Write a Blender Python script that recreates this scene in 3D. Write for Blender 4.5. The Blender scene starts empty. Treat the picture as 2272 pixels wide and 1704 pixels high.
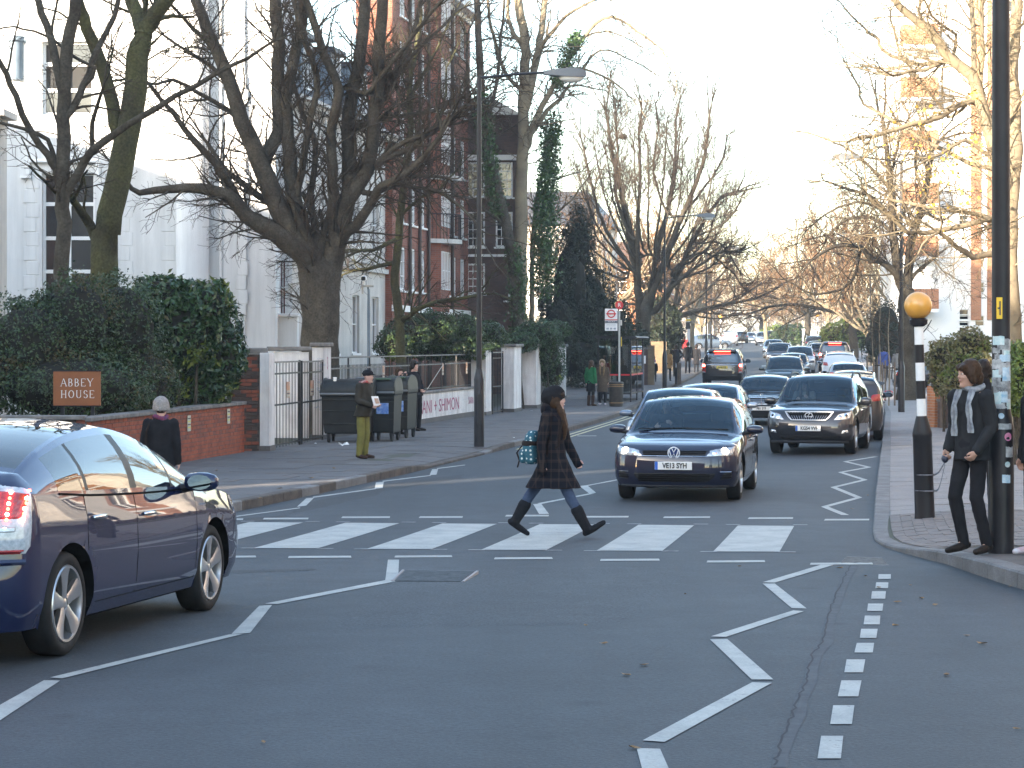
import bpy, bmesh, math, random
import numpy as np
from mathutils import Vector, Matrix, noise

R = math.radians
scene = bpy.context.scene
COL = scene.collection

# ------------------------------------------------------------------ camera
cam_d = bpy.data.cameras.new('camera')
cam = bpy.data.objects.new('camera', cam_d)
COL.objects.link(cam)
cam.location = (0, 0, 1.75)
cam.rotation_euler = (R(90), 0, 0)
cam_d.sensor_fit = 'HORIZONTAL'
cam_d.sensor_width = 36
cam_d.lens = 36 * 4725 / 2272
cam_d.shift_y = (760 - 852) / 2272
cam_d.clip_start = .2
cam_d.clip_end = 9000
scene.camera = cam

# ------------------------------------------------------------------ sky, sun, exposure
SUN_AZ, SUN_EL = 40, 12.5          # degrees to the left of straight behind the camera; height
world = bpy.data.worlds.new('World')
scene.world = world
world.use_nodes = True
wn = world.node_tree.nodes
sky = wn.new('ShaderNodeTexSky')
sky.sky_type = 'NISHITA'
sky.sun_disc = False
sky.sun_elevation = R(SUN_EL)
sky.sun_rotation = R(180 + SUN_AZ)
sky.air_density = 1.0
sky.dust_density = 1.0
sky.ozone_density = 1.0
wn['Background'].inputs['Strength'].default_value = .15
world.node_tree.links.new(sky.outputs[0], wn['Background'].inputs[0])
sun_d = bpy.data.lights.new('sun', 'SUN')
sun_d.energy = 4.2
sun_d.angle = R(.55)
sun_d.color = (1, .84, .66)
sun = bpy.data.objects.new('sun', sun_d)
COL.objects.link(sun)
sv = Vector((math.sin(R(SUN_AZ)) * math.cos(R(SUN_EL)), math.cos(R(SUN_AZ)) * math.cos(R(SUN_EL)), -math.sin(R(SUN_EL))))
sun.rotation_euler = sv.to_track_quat('-Z', 'Y').to_euler()
sun.location = (-40, -50, 40)
scene.view_settings.view_transform = 'Standard'
scene.view_settings.look = 'None'
scene.view_settings.exposure = 2.6
scene.view_settings.gamma = 1
scene.view_settings.use_curve_mapping = False
scene.cycles.use_denoising = True
scene.cycles.max_bounces = 8
scene.cycles.transparent_max_bounces = 16
scene.cycles.sample_clamp_indirect = 6

# ------------------------------------------------------------------ picture <-> place
F, CX, YH = 4725., 1136., 760.
_D = [-80, 0, 13, 16, 20, 25, 30, 40, 50, 75, 100, 139, 170, 210, 250, 290, 330, 420, 600, 1500, 6000]
_Z = [.1, 0, -.15, -.22, -.35, -.42, -.49, -.57, -.63, -.65, -.40, .13, .58, 1.25, 1.66, 1.76, 1.65, 0, -6, -25, -60]
_ty = np.arange(-80, 6001, 1.)
_tz = np.interp(_ty, _D, _Z)
_k = np.hanning(15)[1:-1]
_tz = np.convolve(np.pad(_tz, 6, mode='edge'), _k / _k.sum(), mode='valid')


def gz(y):
 return float(np.interp(y, _ty, _tz))


def at(x, y, d):
 """the point of the place seen at photograph pixel x, y when it is d metres away"""
 return ((x - CX) * d / F, d, 1.75 - (y - YH) * d / F)


def gd(x, y, h=0.):
 """ground point (h above the road) seen at photograph pixel x, y"""
 lo, hi = 4., 285.
 for _ in range(50):
  m = (lo + hi) / 2
  if (y - YH) * m / F > 1.75 - gz(m) - h:
   hi = m
  else:
   lo = m
 return ((x - CX) * m / F, m, gz(m) + h)


_LY = [-60, 5, 27.2, 36.8, 50, 66.9, 73.6, 99.7, 112.6, 153, 200, 250, 330, 420]
_LX = [-16, -7.6, -3.72, -1.93, .35, 3.16, 4.08, 7.47, 9.4, 14.8, 19.8, 24.3, 31, 38]
_RY = [23.3, 25, 31.3, 46.4, 70.8, 107.5, 138, 158, 209, 250, 330, 420]
_RX = [3.96, 4.24, 5.35, 8.05, 12.42, 18.0, 22.3, 24.8, 30., 33.8, 41, 48]


def Lk(y):
 return float(np.interp(y, _LY, _LX))


def Rk(y):
 return float(np.interp(y, _RY, _RX))


def Bw(y):            # the garden-wall line on the left
 return Lk(y) - 4.7


rng = random.Random(7)
nrng = np.random.default_rng(7)


# ------------------------------------------------------------------ mesh building
class MB:
 def __init__(s):
  s.v, s.f = [], []

 def add(s, vs, fs):
  o = len(s.v)
  s.v.extend([tuple(map(float, p)) for p in vs])
  s.f.extend([tuple(i + o for i in f) for f in fs])
  return s

 def box(s, c, d, rz=0., ch=0.):
  x, y, z = d[0] / 2, d[1] / 2, d[2] / 2
  ca, sa = math.cos(rz), math.sin(rz)

  def T(p):
   return (c[0] + p[0] * ca - p[1] * sa, c[1] + p[0] * sa + p[1] * ca, c[2] + p[2])
  if ch <= 0:
   vs = [(-x, -y, -z), (x, -y, -z), (x, y, -z), (-x, y, -z), (-x, -y, z), (x, -y, z), (x, y, z), (-x, y, z)]
   fs = [(3, 2, 1, 0), (4, 5, 6, 7), (0, 1, 5, 4), (1, 2, 6, 5), (2, 3, 7, 6), (3, 0, 4, 7)]
   return s.add([T(p) for p in vs], fs)
  ch = min(ch, x * .95, y * .95, z * .95)
  vs, fs, ix = [], [], {}
  for sx in (-1, 1):
   for sy in (-1, 1):
    for sz in (-1, 1):
     for a in range(3):
      p = [sx * (x - ch), sy * (y - ch), sz * (z - ch)]
      p[a] = (sx * x, sy * y, sz * z)[a]
      ix[sx, sy, sz, a] = len(vs)
      vs.append(T(p))
  for a in range(3):
   b, c2 = (a + 1) % 3, (a + 2) % 3
   for sg in (-1, 1):
    q = []
    for (u, w) in ((-1, -1), (1, -1), (1, 1), (-1, 1)):
     k = [0, 0, 0]
     k[a], k[b], k[c2] = sg, u, w
     q.append(ix[k[0], k[1], k[2], a])
    fs.append(tuple(q if sg > 0 else q[::-1]))
   for u in (-1, 1):
    for w in (-1, 1):
     k0, k1 = [0, 0, 0], [0, 0, 0]
     k0[a], k0[b], k0[c2] = -1, u, w
     k1[a], k1[b], k1[c2] = 1, u, w
     q = [ix[(*k0, b)], ix[(*k1, b)], ix[(*k1, c2)], ix[(*k0, c2)]]
     fs.append(tuple(q if u * w < 0 else q[::-1]))
  for sx in (-1, 1):
   for sy in (-1, 1):
    for sz in (-1, 1):
     t = [ix[sx, sy, sz, a] for a in range(3)]
     fs.append(tuple(t if sx * sy * sz > 0 else t[::-1]))
  return s.add(vs, fs)

 def tube(s, pts, rad, n=8, cap=True, sx=1.):
  P = np.array(pts, float)
  m = len(P)
  rad = np.broadcast_to(np.array(rad, float), (m,))
  T = np.gradient(P, axis=0)
  T /= np.linalg.norm(T, axis=1)[:, None] + 1e-12
  md = np.abs(T).mean(0)
  ref = np.zeros(3)
  ref[int(np.argmin(md))] = 1
  vs = []
  for i in range(m):
   a = np.cross(T[i], ref)
   a /= np.linalg.norm(a) + 1e-12
   b = np.cross(T[i], a)
   for k in range(n):
    w = 2 * math.pi * k / n
    vs.append(P[i] + rad[i] * (math.cos(w) * a * sx + math.sin(w) * b))
  fs = []
  for i in range(m - 1):
   for k in range(n):
    k2 = (k + 1) % n
    fs.append((i * n + k, (i + 1) * n + k, (i + 1) * n + k2, i * n + k2))
  if cap:
   fs.append(tuple(range(n)))
   fs.append(tuple(range((m - 1) * n, m * n))[::-1])
  return s.add(vs, fs)

 def lathe(s, prof, n=24, c=(0, 0, 0), ax='z', cap=True):
  vs, fs = [], []
  for (r, z) in prof:
   for k in range(n):
    w = 2 * math.pi * k / n
    a, b = r * math.cos(w), r * math.sin(w)
    p = (a, b, z) if ax == 'z' else ((z, a, b) if ax == 'x' else (b, z, a))
    vs.append((c[0] + p[0], c[1] + p[1], c[2] + p[2]))
  m = len(prof)
  for i in range(m - 1):
   for k in range(n):
    k2 = (k + 1) % n
    fs.append((i * n + k, i * n + k2, (i + 1) * n + k2, (i + 1) * n + k))
  if cap:
   fs.append(tuple(range(n))[::-1])
   fs.append(tuple(range((m - 1) * n, m * n)))
  return s.add(vs, fs)

 def loft(s, rings, cap=True):
  n = len(rings[0])
  vs = [p for r in rings for p in r]
  fs = []
  for i in range(len(rings) - 1):
   for k in range(n):
    k2 = (k + 1) % n
    fs.append((i * n + k, i * n + k2, (i + 1) * n + k2, (i + 1) * n + k))
  if cap:
   fs.append(tuple(range(n))[::-1])
   fs.append(tuple(range((len(rings) - 1) * n, len(rings) * n)))
  return s.add(vs, fs)

 def ell(s, c, r, nu=12, nv=8):
  rings = []
  for i in range(nv + 1):
   a = -math.pi / 2 + math.pi * i / nv
   q = max(math.cos(a), .02)
   rings.append([(c[0] + r[0] * q * math.cos(2 * math.pi * k / nu), c[1] + r[1] * q * math.sin(2 * math.pi * k / nu), c[2] + r[2] * math.sin(a)) for k in range(nu)])
  return s.loft(rings)

 def prism(s, poly, z0, z1):
  n = len(poly)
  f0 = z0 if callable(z0) else (lambda x, y: z0)
  f1 = z1 if callable(z1) else (lambda x, y: z1)
  vs = [(p[0], p[1], f0(*p)) for p in poly] + [(p[0], p[1], f1(*p)) for p in poly]
  fs = [tuple(range(n))[::-1], tuple(range(n, 2 * n))]
  for k in range(n):
   k2 = (k + 1) % n
   fs.append((k, k2, n + k2, n + k))
  return s.add(vs, fs)

 def grid(s, G, flip=False):
  G = np.asarray(G, float)
  a, b = G.shape[:2]
  fs = []
  for i in range(a - 1):
   for j in range(b - 1):
    q = (i * b + j, (i + 1) * b + j, (i + 1) * b + j + 1, i * b + j + 1)
    fs.append(q[::-1] if flip else q)
  return s.add(G.reshape(-1, 3), fs)

 def mesh(s, name):
  me = bpy.data.meshes.new(name)
  me.from_pydata(s.v, [], s.f)
  return me


def finish(me, smooth=None):
 if smooth is not None:
  me.polygons.foreach_set('use_smooth', [True] * len(me.polygons))
  if smooth < 180:
   me.set_sharp_from_angle(angle=R(smooth))
 return me


def boxuv(me):
 uv = me.uv_layers.new(name='uv')
 vs = me.vertices
 for p in me.polygons:
  n = p.normal
  for li in p.loop_indices:
   c = vs[me.loops[li].vertex_index].co
   if abs(n.z) > .7:
    uv.data[li].uv = (c.x, c.y)
   elif abs(n.x) > abs(n.y):
    uv.data[li].uv = (c.y, c.z)
   else:
    uv.data[li].uv = (c.x, c.z)


CHILD = {}


def link(name, data, parent=None, loc=None, rz=None):
 o = bpy.data.objects.new(name, data)
 COL.objects.link(o)
 if parent is not None:
  o.parent = parent
  CHILD.setdefault(parent.name, []).append(o)
 if loc is not None:
  o.location = loc
 if rz is not None:
  o.rotation_euler[2] = rz
 return o


def obj(name, mb, m, parent=None, smooth=None, loc=None, rz=None, uv=False):
 me = mb.mesh(name) if isinstance(mb, MB) else mb
 finish(me, smooth)
 if uv:
  boxuv(me)
 if m is not None:
  me.materials.append(m)
 return link(name, me, parent, loc, rz)


def tag(o, label=None, cat=None, group=None, kind=None):
 for k, v in (('label', label), ('category', cat), ('group', group), ('kind', kind)):
  if v:
   o[k] = v
 return o


def thing(name, label, cat, loc=(0, 0, 0), rz=0., group=None):
 o = link(name, None, None, loc, rz)
 o.empty_display_size = .2
 return tag(o, label, cat, group)


def copy_tree(o, parent=None):
 c = o.copy()
 COL.objects.link(c)
 c.parent = parent
 if parent is not None:
  CHILD.setdefault(parent.name, []).append(c)
 for ch in CHILD.get(o.name, []):
  copy_tree(ch, c)
 return c


def npmesh(name, V, Q):
 """big mesh from numpy arrays: V (n,3), Q (m,k)"""
 me = bpy.data.meshes.new(name)
 V = np.ascontiguousarray(V, dtype=np.float32)
 Q = np.ascontiguousarray(Q, dtype=np.int32)
 m, k = Q.shape
 me.vertices.add(len(V))
 me.vertices.foreach_set('co', V.ravel())
 me.loops.add(m * k)
 me.loops.foreach_set('vertex_index', Q.ravel())
 me.polygons.add(m)
 me.polygons.foreach_set('loop_start', np.arange(m, dtype=np.int32) * k)
 me.update(calc_edges=True)
 return me


# ------------------------------------------------------------------ materials
MATS = {}


def mat(name, c, c2=None, rough=.8, metal=0., ns=4., lo=.35, hi=.65, bump=0., bs=30., coat=0., spec=.5, emit=None, es=0., world_co=False, detail=6., sheen=0., fine=None, sub=0.):
 if name in MATS:
  return MATS[name]
 m = bpy.data.materials.new(name)
 m.use_nodes = True
 nt = m.node_tree
 N, Lk_ = nt.nodes, nt.links
 b = N['Principled BSDF']
 b.inputs['Roughness'].default_value = rough
 b.inputs['Metallic'].default_value = metal
 b.inputs['Specular IOR Level'].default_value = spec
 b.inputs['Coat Weight'].default_value = coat
 b.inputs['Coat Roughness'].default_value = .03
 if sheen:
  b.inputs['Sheen Weight'].default_value = sheen
 b.inputs['Base Color'].default_value = (*c, 1)
 if emit:
  b.inputs['Emission Color'].default_value = (*emit, 1)
  b.inputs['Emission Strength'].default_value = es
 if c2 is not None or bump:
  if world_co:
   co = N.new('ShaderNodeNewGeometry').outputs['Position']
  else:
   co = N.new('ShaderNodeTexCoord').outputs['Object']
 if c2 is not None:
  t = N.new('ShaderNodeTexNoise')
  t.inputs['Scale'].default_value = ns
  t.inputs['Detail'].default_value = detail
  t.inputs['Roughness'].default_value = .6
  Lk_.new(co, t.inputs['Vector'])
  mr = N.new('ShaderNodeMapRange')
  mr.inputs['From Min'].default_value = lo
  mr.inputs['From Max'].default_value = hi
  Lk_.new(t.outputs['Fac'], mr.inputs['Value'])
  mx = N.new('ShaderNodeMix')
  mx.data_type = 'RGBA'
  mx.inputs[6].default_value = (*c, 1)
  mx.inputs[7].default_value = (*c2, 1)
  Lk_.new(mr.outputs[0], mx.inputs[0])
  out = mx.outputs[2]
  if fine:                       # fine grain multiplied in: (scale, amount)
   t2 = N.new('ShaderNodeTexNoise')
   t2.inputs['Scale'].default_value = fine[0]
   t2.inputs['Detail'].default_value = 2
   Lk_.new(co, t2.inputs['Vector'])
   m2 = N.new('ShaderNodeMapRange')
   m2.inputs['From Min'].default_value = .3
   m2.inputs['From Max'].default_value = .7
   m2.inputs['To Min'].default_value = 1 - fine[1]
   m2.inputs['To Max'].default_value = 1 + fine[1]
   Lk_.new(t2.outputs['Fac'], m2.inputs['Value'])
   v = N.new('ShaderNodeVectorMath')
   v.operation = 'SCALE'
   Lk_.new(out, v.inputs[0])
   Lk_.new(m2.outputs[0], v.inputs['Scale'])
   out = v.outputs[0]
  Lk_.new(out, b.inputs['Base Color'])
 if bump:
  t = N.new('ShaderNodeTexNoise')
  t.inputs['Scale'].default_value = bs
  t.inputs['Detail'].default_value = 5
  Lk_.new(co, t.inputs['Vector'])
  bp = N.new('ShaderNodeBump')
  bp.inputs['Strength'].default_value = min(bump, 1)
  bp.inputs['Distance'].default_value = .02
  Lk_.new(t.outputs['Fac'], bp.inputs['Height'])
  Lk_.new(bp.outputs[0], b.inputs['Normal'])
 MATS[name] = m
 return m


def nodes_of(m):
 return m.node_tree.nodes, m.node_tree.links, m.node_tree.nodes['Principled BSDF']


def brick_mat(name, c1, c2, mortar, bw=.225, bh=.075, rough=.85):
 m = mat(name, c1, rough=rough)
 N, K, b = nodes_of(m)
 uv = N.new('ShaderNodeUVMap')
 t = N.new('ShaderNodeTexBrick')
 t.inputs['Color1'].default_value = (*c1, 1)
 t.inputs['Color2'].default_value = (*c2, 1)
 t.inputs['Mortar'].default_value = (*mortar, 1)
 t.inputs['Scale'].default_value = 1
 t.inputs['Brick Width'].default_value = bw
 t.inputs['Row Height'].default_value = bh
 t.inputs['Mortar Size'].default_value = .006
 t.inputs['Bias'].default_value = -.2
 K.new(uv.outputs[0], t.inputs['Vector'])
 n = N.new('ShaderNodeTexNoise')
 n.inputs['Scale'].default_value = .8
 n.inputs['Detail'].default_value = 8
 K.new(uv.outputs[0], n.inputs['Vector'])
 mr = N.new('ShaderNodeMapRange')
 mr.inputs['From Min'].default_value = .3
 mr.inputs['From Max'].default_value = .7
 mr.inputs['To Min'].default_value = .65
 mr.inputs['To Max'].default_value = 1.25
 K.new(n.outputs['Fac'], mr.inputs['Value'])
 v = N.new('ShaderNodeVectorMath')
 v.operation = 'SCALE'
 K.new(t.outputs['Color'], v.inputs[0])
 K.new(mr.outputs[0], v.inputs['Scale'])
 K.new(v.outputs[0], b.inputs['Base Color'])
 bp = N.new('ShaderNodeBump')
 bp.inputs['Strength'].default_value = .5
 bp.inputs['Distance'].default_value = .01
 bp.invert = True
 K.new(t.outputs['Fac'], bp.inputs['Height'])
 K.new(bp.outputs[0], b.inputs['Normal'])
 return m


def streaks(m, amount, sx=3., sz=.22, drop=(0, 0)):
 """rain streaks and grime that run down a wall, multiplied into its colour"""
 N, K, b = nodes_of(m)
 src = b.inputs['Base Color'].links[0].from_socket
 co = N.new('ShaderNodeNewGeometry').outputs['Position']
 mp = N.new('ShaderNodeVectorMath')
 mp.operation = 'MULTIPLY'
 mp.inputs[1].default_value = (sx, sx, sz)
 K.new(co, mp.inputs[0])
 t = N.new('ShaderNodeTexNoise')
 t.inputs['Scale'].default_value = 1.
 t.inputs['Detail'].default_value = 7
 t.inputs['Roughness'].default_value = .65
 K.new(mp.outputs[0], t.inputs['Vector'])
 mr = N.new('ShaderNodeMapRange')
 for k, v in (('From Min', .38), ('From Max', .62), ('To Min', 1 - amount), ('To Max', 1.)):
  mr.inputs[k].default_value = v
 K.new(t.outputs['Fac'], mr.inputs['Value'])
 v = N.new('ShaderNodeVectorMath')
 v.operation = 'SCALE'
 K.new(src, v.inputs[0])
 K.new(mr.outputs[0], v.inputs['Scale'])
 K.new(v.outputs[0], b.inputs['Base Color'])


def chipped(m, under, sc=11., lo=.33, hi=.40):
 """paint worn through to what lies under it"""
 N, K, b = nodes_of(m)
 src = b.inputs['Base Color'].links[0].from_socket
 co = N.new('ShaderNodeNewGeometry').outputs['Position']
 t = N.new('ShaderNodeTexNoise')
 t.inputs['Scale'].default_value = sc
 t.inputs['Detail'].default_value = 10
 t.inputs['Roughness'].default_value = .75
 K.new(co, t.inputs['Vector'])
 mr = N.new('ShaderNodeMapRange')
 mr.inputs['From Min'].default_value = lo
 mr.inputs['From Max'].default_value = hi
 K.new(t.outputs['Fac'], mr.inputs['Value'])
 mx = N.new('ShaderNodeMix')
 mx.data_type = 'RGBA'
 mx.inputs[6].default_value = (*under, 1)
 K.new(src, mx.inputs[7])
 K.new(mr.outputs[0], mx.inputs[0])
 K.new(mx.outputs[2], b.inputs['Base Color'])


def glass_mat(name, tint, gloss=.1, refl=(1, 1, 1)):
 m = mat(name, tint)
 N, K, b = nodes_of(m)
 out = N['Material Output']
 tr = N.new('ShaderNodeBsdfTransparent')
 tr.inputs[0].default_value = (*tint, 1)
 gl = N.new('ShaderNodeBsdfGlossy')
 gl.inputs['Color'].default_value = (*refl, 1)
 gl.inputs['Roughness'].default_value = .01
 fr = N.new('ShaderNodeFresnel')
 fr.inputs['IOR'].default_value = 1.5
 mr = N.new('ShaderNodeMapRange')
 mr.inputs['From Min'].default_value = 0
 mr.inputs['From Max'].default_value = 1
 mr.inputs['To Min'].default_value = gloss
 mr.inputs['To Max'].default_value = 1
 K.new(fr.outputs[0], mr.inputs['Value'])
 mx = N.new('ShaderNodeMixShader')
 K.new(mr.outputs[0], mx.inputs[0])
 K.new(tr.outputs[0], mx.inputs[1])
 K.new(gl.outputs[0], mx.inputs[2])
 K.new(mx.outputs[0], out.inputs['Surface'])
 return m


WORK = bpy.data.scenes.new('workbench')      # small side scene in which modifiers are evaluated; removed at the end


def baked(o):
 WORK.collection.objects.link(o)
 with bpy.context.temp_override(scene=WORK, view_layer=WORK.view_layers[0]):
  dg = bpy.context.evaluated_depsgraph_get()
 me = bpy.data.meshes.new_from_object(o.evaluated_get(dg))
 bpy.data.objects.remove(o)
 return me


def text_mesh(s, size, depth=.002, align='CENTER', bold=0.):
 c = bpy.data.curves.new('lettering', 'FONT')
 c.body = s
 c.size = size
 c.extrude = depth
 c.align_x = align
 c.align_y = 'CENTER'
 c.resolution_u = 3
 c.offset = bold
 o = bpy.data.objects.new('lettering', c)
 me = baked(o)
 bpy.data.curves.remove(c)
 return me


def lettering(s, size, m, parent, loc, rot=(R(90), 0, 0), sx=1., depth=.002, name='lettering', bold=0.):
 me = text_mesh(s, size, depth, bold=bold)
 me.materials.clear()
 me.materials.append(m)
 o = link(name, me, parent, loc)
 o.rotation_euler = rot
 o.scale = (sx, 1, 1)
 return o
# ================================================================== ground, road, pavements
def asphalt(name, a, b, speck=.35, rough=.75, scale=1.):
 m = mat(name, a, rough=rough)
 N, K, bs = nodes_of(m)
 co = N.new('ShaderNodeNewGeometry').outputs['Position']

 def tex(sc, det, lo, hi, t0, t1, kind='noise'):
  t = N.new('ShaderNodeTexNoise' if kind == 'noise' else 'ShaderNodeTexVoronoi')
  t.inputs['Scale'].default_value = sc * scale
  if kind == 'noise':
   t.inputs['Detail'].default_value = det
  K.new(co, t.inputs['Vector'])
  mr = N.new('ShaderNodeMapRange')
  for k, v in (('From Min', lo), ('From Max', hi), ('To Min', t0), ('To Max', t1)):
   mr.inputs[k].default_value = v
  K.new(t.outputs[0] if kind == 'noise' else t.outputs['Distance'], mr.inputs['Value'])
  return mr.outputs[0], t
 big, _ = tex(.35, 6, .3, .7, 0, 1)
 mid, _ = tex(3., 6, .3, .7, .86, 1.14)
 fin, ft = tex(45., 2, .25, .75, 1 - speck, 1 + speck)
 fin2, _ = tex(160., 1, .25, .75, 1 - speck, 1 + speck)
 # a few pale chippings
 chip, _ = tex(28., 0, .0, .16, 2.1, 1., 'voronoi')
 mx = N.new('ShaderNodeMix')
 mx.data_type = 'RGBA'
 mx.inputs[6].default_value = (*a, 1)
 mx.inputs[7].default_value = (*b, 1)
 K.new(big, mx.inputs[0])
 out = mx.outputs[2]
 # wheel-polished lanes along the road and old oil drips
 st = N.new('ShaderNodeMapping')
 st.inputs['Rotation'].default_value = (0, 0, R(9.5))
 st.inputs['Scale'].default_value = (1.1, .035, 1)
 K.new(co, st.inputs['Vector'])
 tr = N.new('ShaderNodeTexNoise')
 tr.inputs['Scale'].default_value = 1.
 tr.inputs['Detail'].default_value = 4
 K.new(st.outputs[0], tr.inputs['Vector'])
 mt = N.new('ShaderNodeMapRange')
 for k, v in (('From Min', .3), ('From Max', .7), ('To Min', .84), ('To Max', 1.14)):
  mt.inputs[k].default_value = v
 K.new(tr.outputs['Fac'], mt.inputs['Value'])
 vo = N.new('ShaderNodeTexVoronoi')
 vo.inputs['Scale'].default_value = .9
 K.new(co, vo.inputs['Vector'])
 mo = N.new('ShaderNodeMapRange')
 for k, v in (('From Min', .03), ('From Max', .12), ('To Min', .62), ('To Max', 1.)):
  mo.inputs[k].default_value = v
 K.new(vo.outputs['Distance'], mo.inputs['Value'])
 for s in (mid, fin, fin2, chip, mt.outputs[0], mo.outputs[0]):
  v = N.new('ShaderNodeVectorMath')
  v.operation = 'SCALE'
  K.new(out, v.inputs[0])
  K.new(s, v.inputs['Scale'])
  out = v.outputs[0]
 K.new(out, bs.inputs['Base Color'])
 bp = N.new('ShaderNodeBump')
 bp.inputs['Strength'].default_value = .6
 bp.inputs['Distance'].default_value = .006
 K.new(ft.outputs[0], bp.inputs['Height'])
 K.new(bp.outputs[0], bs.inputs['Normal'])
 return m


M_road = asphalt('asphalt', (.030, .0355, .040), (.043, .050, .056))
M_patch = asphalt('asphalt_patch', (.029, .034, .039), (.043, .050, .056), speck=.7)
M_patch2 = asphalt('asphalt_dark', (.022, .024, .026), (.033, .035, .037), speck=.6)
M_paint = mat('road_paint', (.40, .405, .37), (.25, .258, .245), rough=.7, ns=2.6, lo=.40, hi=.78, world_co=True, detail=9, fine=(60, .12))
chipped(M_paint, (.10, .105, .11))
M_paint_old = mat('worn_paint', (.38, .39, .38), (.13, .135, .14), rough=.7, ns=9, lo=.45, hi=.75, world_co=True, detail=9)
M_yellow = mat('yellow_paint', (.55, .50, .28), (.4, .37, .24), rough=.7, ns=5, world_co=True)
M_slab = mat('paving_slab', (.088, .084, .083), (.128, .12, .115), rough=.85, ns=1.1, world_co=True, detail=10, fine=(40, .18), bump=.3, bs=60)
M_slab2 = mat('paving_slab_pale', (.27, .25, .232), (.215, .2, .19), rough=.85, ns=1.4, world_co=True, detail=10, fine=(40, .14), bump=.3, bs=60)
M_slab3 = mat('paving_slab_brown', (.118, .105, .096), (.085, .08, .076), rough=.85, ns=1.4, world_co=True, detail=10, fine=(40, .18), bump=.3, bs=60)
M_block = mat('block_paver', (.20, .172, .155), (.135, .125, .118), rough=.85, ns=6, world_co=True, detail=8, fine=(60, .15))
M_bed = mat('joint_sand', (.075, .07, .06), (.06, .07, .04), rough=.95, ns=5, world_co=True)
M_kerb = mat('granite_kerb', (.18, .178, .175), (.115, .11, .105), rough=.8, ns=3, world_co=True, fine=(90, .25), bump=.3, bs=40)
M_kerb_brown = mat('sandstone_kerb', (.115, .092, .074), (.06, .05, .042), rough=.9, ns=3, world_co=True, fine=(60, .25), bump=.4, bs=30)
M_soil = mat('garden_soil', (.05, .04, .028), (.035, .045, .02), rough=.95, ns=2, world_co=True)
M_grass = mat('far_ground', (.06, .06, .035), (.09, .075, .045), rough=.95, ns=.2, world_co=True)

# the wide ground
ys = list(range(-80, 421, 20)) + [500, 600, 800, 1000, 1500, 2000]
G = [[(x, y, gz(y) - .25) for x in (-1500, -800, -200, -60, 0, 80, 200, 800, 1500)] for y in ys]
tag(obj('ground', MB().grid(G, True), M_grass), kind='structure')
G = [[(x, y, gz(y)) for x in np.linspace(-45, 75, 13)] for y in range(-45, 421, 1)]
road = tag(obj('road', MB().grid(G, True), M_road), kind='structure')


def sheet_quad(q, n=8, m=2, lift=.005):
 """a painted sheet on the road; q = four (x, y) ground corners"""
 q = [np.array(p[:2], float) for p in q]
 rows = []
 for i in range(n + 1):
  t = i / n
  a, b = q[0] + (q[3] - q[0]) * t, q[1] + (q[2] - q[1]) * t
  rows.append([(*(a + (b - a) * k / m), 0) for k in range(m + 1)])
 G = np.array(rows)
 for i in range(n + 1):
  for k in range(m + 1):
   G[i, k, 2] = gz(G[i, k, 1]) + lift
 e1, e2 = q[1] - q[0], q[3] - q[0]
 return MB().grid(G, e1[0] * e2[1] - e1[1] * e2[0] > 0)


def px_quad(name, pts, m=M_paint, lift=.005, n=8):
 if name != 'tarmac_patch':
  return obj(name, sheet_quad([gd(*p) for p in pts], n=n, lift=lift), m, road)
 n, k = 26, 26
 mb = sheet_quad([gd(*p) for p in pts], n=n, m=k, lift=lift)
 for i in range(n + 1):
  for j in range(k + 1):
   if i in (0, n) or j in (0, k):
    x, y, z = mb.v[i * (k + 1) + j]
    x, y = x + rng.uniform(-.05, .05), y + rng.uniform(-.07, .07)
    mb.v[i * (k + 1) + j] = (x, y, gz(y) + .001)
 return obj(name, mb, m, road)


def conv(x0, y0, sc):
 return lambda *pts: [(x0 + a / sc, y0 + b / sc) for a, b in pts]


def stroke(name, pts, w, m=M_paint, lift=.005):
 """a painted line of width w along ground points"""
 out = []
 for a, b in zip(pts[:-1], pts[1:]):
  a, b = np.array(a[:2]), np.array(b[:2])
  d = (b - a) / (np.linalg.norm(b - a) + 1e-9)
  nn = np.array((-d[1], d[0])) * w / 2
  out.append(obj(name, sheet_quad([a - nn, a + nn, b + nn, b - nn], lift=lift), m, road))
 return out


# zebra stripes
d_s = (np.array((.66, 3.83)) / 3.83)
for k in range(-1, 5):
 a = np.array((-2.66, 21.94)) + np.array((1.1725, -.1125)) * k
 w = np.array((.665, -.03))
 px = [a, a + w, a + w + d_s * 3.72, a + d_s * 3.76]
 obj('zebra_stripe', sheet_quad(px, n=10, m=3), M_paint, road)
 for (o, s) in ((a + np.array((-.14, -.03)), 0), (a + w + np.array((-.02, -.05)), 0), (a + d_s * 3.9 + np.array((-.16, 0)), 1), (a + w + d_s * 3.86 + np.array((-.02, .03)), 1)):
  obj('stud_mark', sheet_quad([o, o + np.array((.17, -.008)), o + np.array((.19, .045)), o + np.array((.02, .05))], n=1), M_paint_old, road)
# give-way dashes before and after
for (x0, x1, y) in ((508, 566.5, 1235.5), (641, 778, 1236), (877, 1002, 1235), (1098, 1224.6, 1239), (1333, 1462, 1242.5), (1569.7, 1696, 1246), (1799, 1935, 1251)):
 px_quad('dash', [(x0, y - 1.2), (x1, y - 2), (x1 + 2, y + 2.3), (x0 - 2, y + 3)])
for (x0, x1, y) in ((489, 540, 1152.5), (586, 684.6, 1151), (760, 865.6, 1148), (932, 1027, 1147.7), (1123.5, 1218, 1144.5), (1301.5, 1395, 1147), (1474, 1576, 1148), (1662, 1760, 1150), (1831, 1929, 1153.4)):
 px_quad('dash', [(x0, y - 1.2), (x1, y - 1.5), (x1 - 1, y + 2), (x0 - 3, y + 2.3)])
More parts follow.
